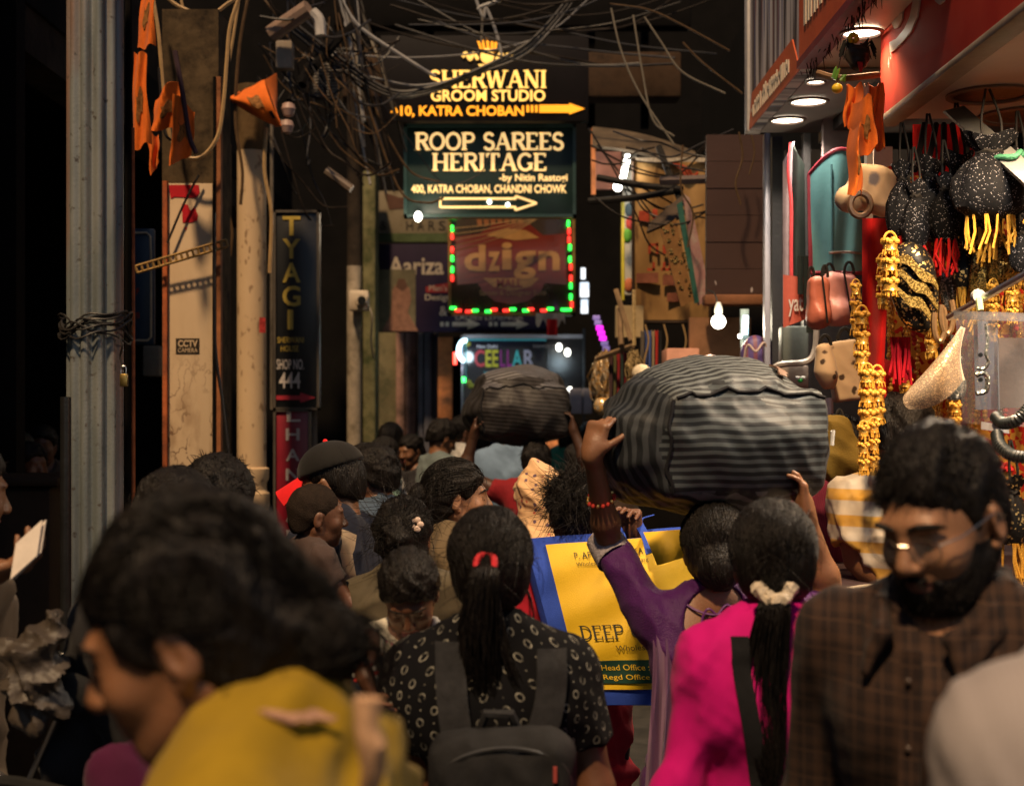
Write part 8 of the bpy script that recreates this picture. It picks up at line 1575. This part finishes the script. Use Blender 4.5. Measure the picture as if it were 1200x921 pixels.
    def sag(a, b, s_, d, r, m, l, g): cable([(a[0] + (b[0] - a[0]) * t + rs.normal(0, 3) * (0 < t < 1), a[1] + (b[1] - a[1]) * t + s_ * 4 * t * (1 - t) + rs.normal(0, 3) * (0 < t < 1), rs.normal(0, .05)) for t in (0, .25, .5, .75, 1)], d, r, m, l, g, n=5)
    for k in range(60):                              # the tangle above the vertical black sign
        a = (rs.uniform(300, 400), rs.uniform(-25, 130)); b = (a[0] + rs.uniform(-40, 120), a[1] + rs.uniform(-20, 150)); sag(a, (min(b[0], 468), b[1]), rs.uniform(0, 45), 8.9 + 1.1 * rs.rand(), rs.choice([.004, .005, .008]), [bk, br, dk, dk, bk, dk, sl_][rs.randint(7)], 'cable in the dense tangle above the vertical black sign', 'cables of the tangle above the vertical black sign')
    for k in range(18):
        x0 = rs.uniform(385, 420); sag((x0, -15), (x0 + rs.normal(38, 18), rs.uniform(120, 240)), rs.uniform(-10, 15), 9.6 + rs.rand(), rs.choice([.005, .009]), [br, dk, gy, bk, wh, dk][k % 6], 'cable of the bundle falling left of the groom studio sign', 'cables of the bundle left of the groom studio sign')
    for k in range(13):                              # dark spans across the top of the lane
        a = (rs.uniform(395, 640), rs.uniform(-30, 30)); b = (rs.uniform(700, 870), rs.uniform(-40, 110)); sag(a, b, rs.uniform(5, 40), 9.2 + 1.3 * rs.rand(), rs.choice([.005, .008]), [bk, dk, sl_, dk][k % 4], 'dark cable spanning the lane above the signs', 'dark cables spanning the lane above the signs')
    for k in range(12):
        a = (rs.uniform(690, 760), rs.uniform(150, 240)); sag(a, (a[0] + rs.uniform(60, 150), a[1] + rs.uniform(-30, 40)), rs.uniform(0, 25), 8.3 + .6 * rs.rand(), .006, [bk, dk][k % 2], 'dark wire straggling across the ochre banner', 'dark wires across the ochre banner')
    # fittings in the tangle
    tag(MB().tube([P(318, 40, 9), P(362, 10, 8.9)], .055, 10).build('lamp_tube', M('tube dusty', (.22, .15, .11), .6, .2, 12)), 'dusty unlit tube fitting slanting over the tangle of cables', 'lamp'); tag(MB().box(P(323, 80, 9.1), P(345, 52, 9.2), bev=.01).build('junction_box', M('junction cream', (.24, .20, .16), .6)), 'cream junction box behind the curled orange flag', 'box'); tag(MB().tube(spline([P(366, 14, 8.9), P(374, 24, 8.9), P(376, 42, 8.9)], 4), .035, 8).build('white_fitting', M('fitting white', (.45, .42, .38), .4)), 'white bent fitting at the end of the dusty tube', 'fitting')
    t = thing('grille_box', 'grey ventilation box with fine slats in the tangle of cables', 'box', tuple(P(385, 120, 9.9))); pbox(366, 72, 398, 118, 9.9, .2, .01).build('box_body', M('grille dark', (.05, .045, .04), .6), t)
    for k in range(12): pbox(368, 75 + 3.5 * k, 396, 76.6 + 3.5 * k, 9.88, .02).build('slat', M('slat grey', (.20, .18, .16), .5), t)
    for x, y, l in ((336, 148, 'pinkish bulb holder under the curled orange flag'), (338, 128, 'grey socket beside the curled orange flag')): tag(MB().lathe(P(x, y, 8.6), [(.01, .04), (.035, .03), (.045, 0), (.03, -.04), (.008, -.05)], 12).build('bulb_holder', M('holder pink', (.36, .24, .20), .5)), l, 'lamp holder')
    tag(MB().tube([P(382, 200, 9.2), P(412, 222, 9.2)], .03, 8).build('bracket', M('arm grey brown', (.16, .12, .09), .5)), 'short slanting arm below the tangle of cables', 'bracket')
    for k in range(4): tag(MB().tube([P(340 + 14 * k, 120 - 20 * k, 9.5), P(372 + 14 * k, 60 - 10 * k, 9.8)], .03, 6).build('strut', near_black), 'dark strut behind the tangle of cables', 'strut', 'dark struts behind the tangle of cables')

# ------------------------------------------------------------------ assemble
build_lane(); build_columns(); build_signs(); build_canopies(); build_stall(); build_flags(); build_mask(); build_right_far(); build_cables(); scooter()
pk = build_polka(); build_backpack(pk); build_man(); build_profile()
fu = build_fuchsia(); build_shoulder_bag(fu); build_purple(); build_bags(); build_crowd()
bpy.context.view_layer.update()
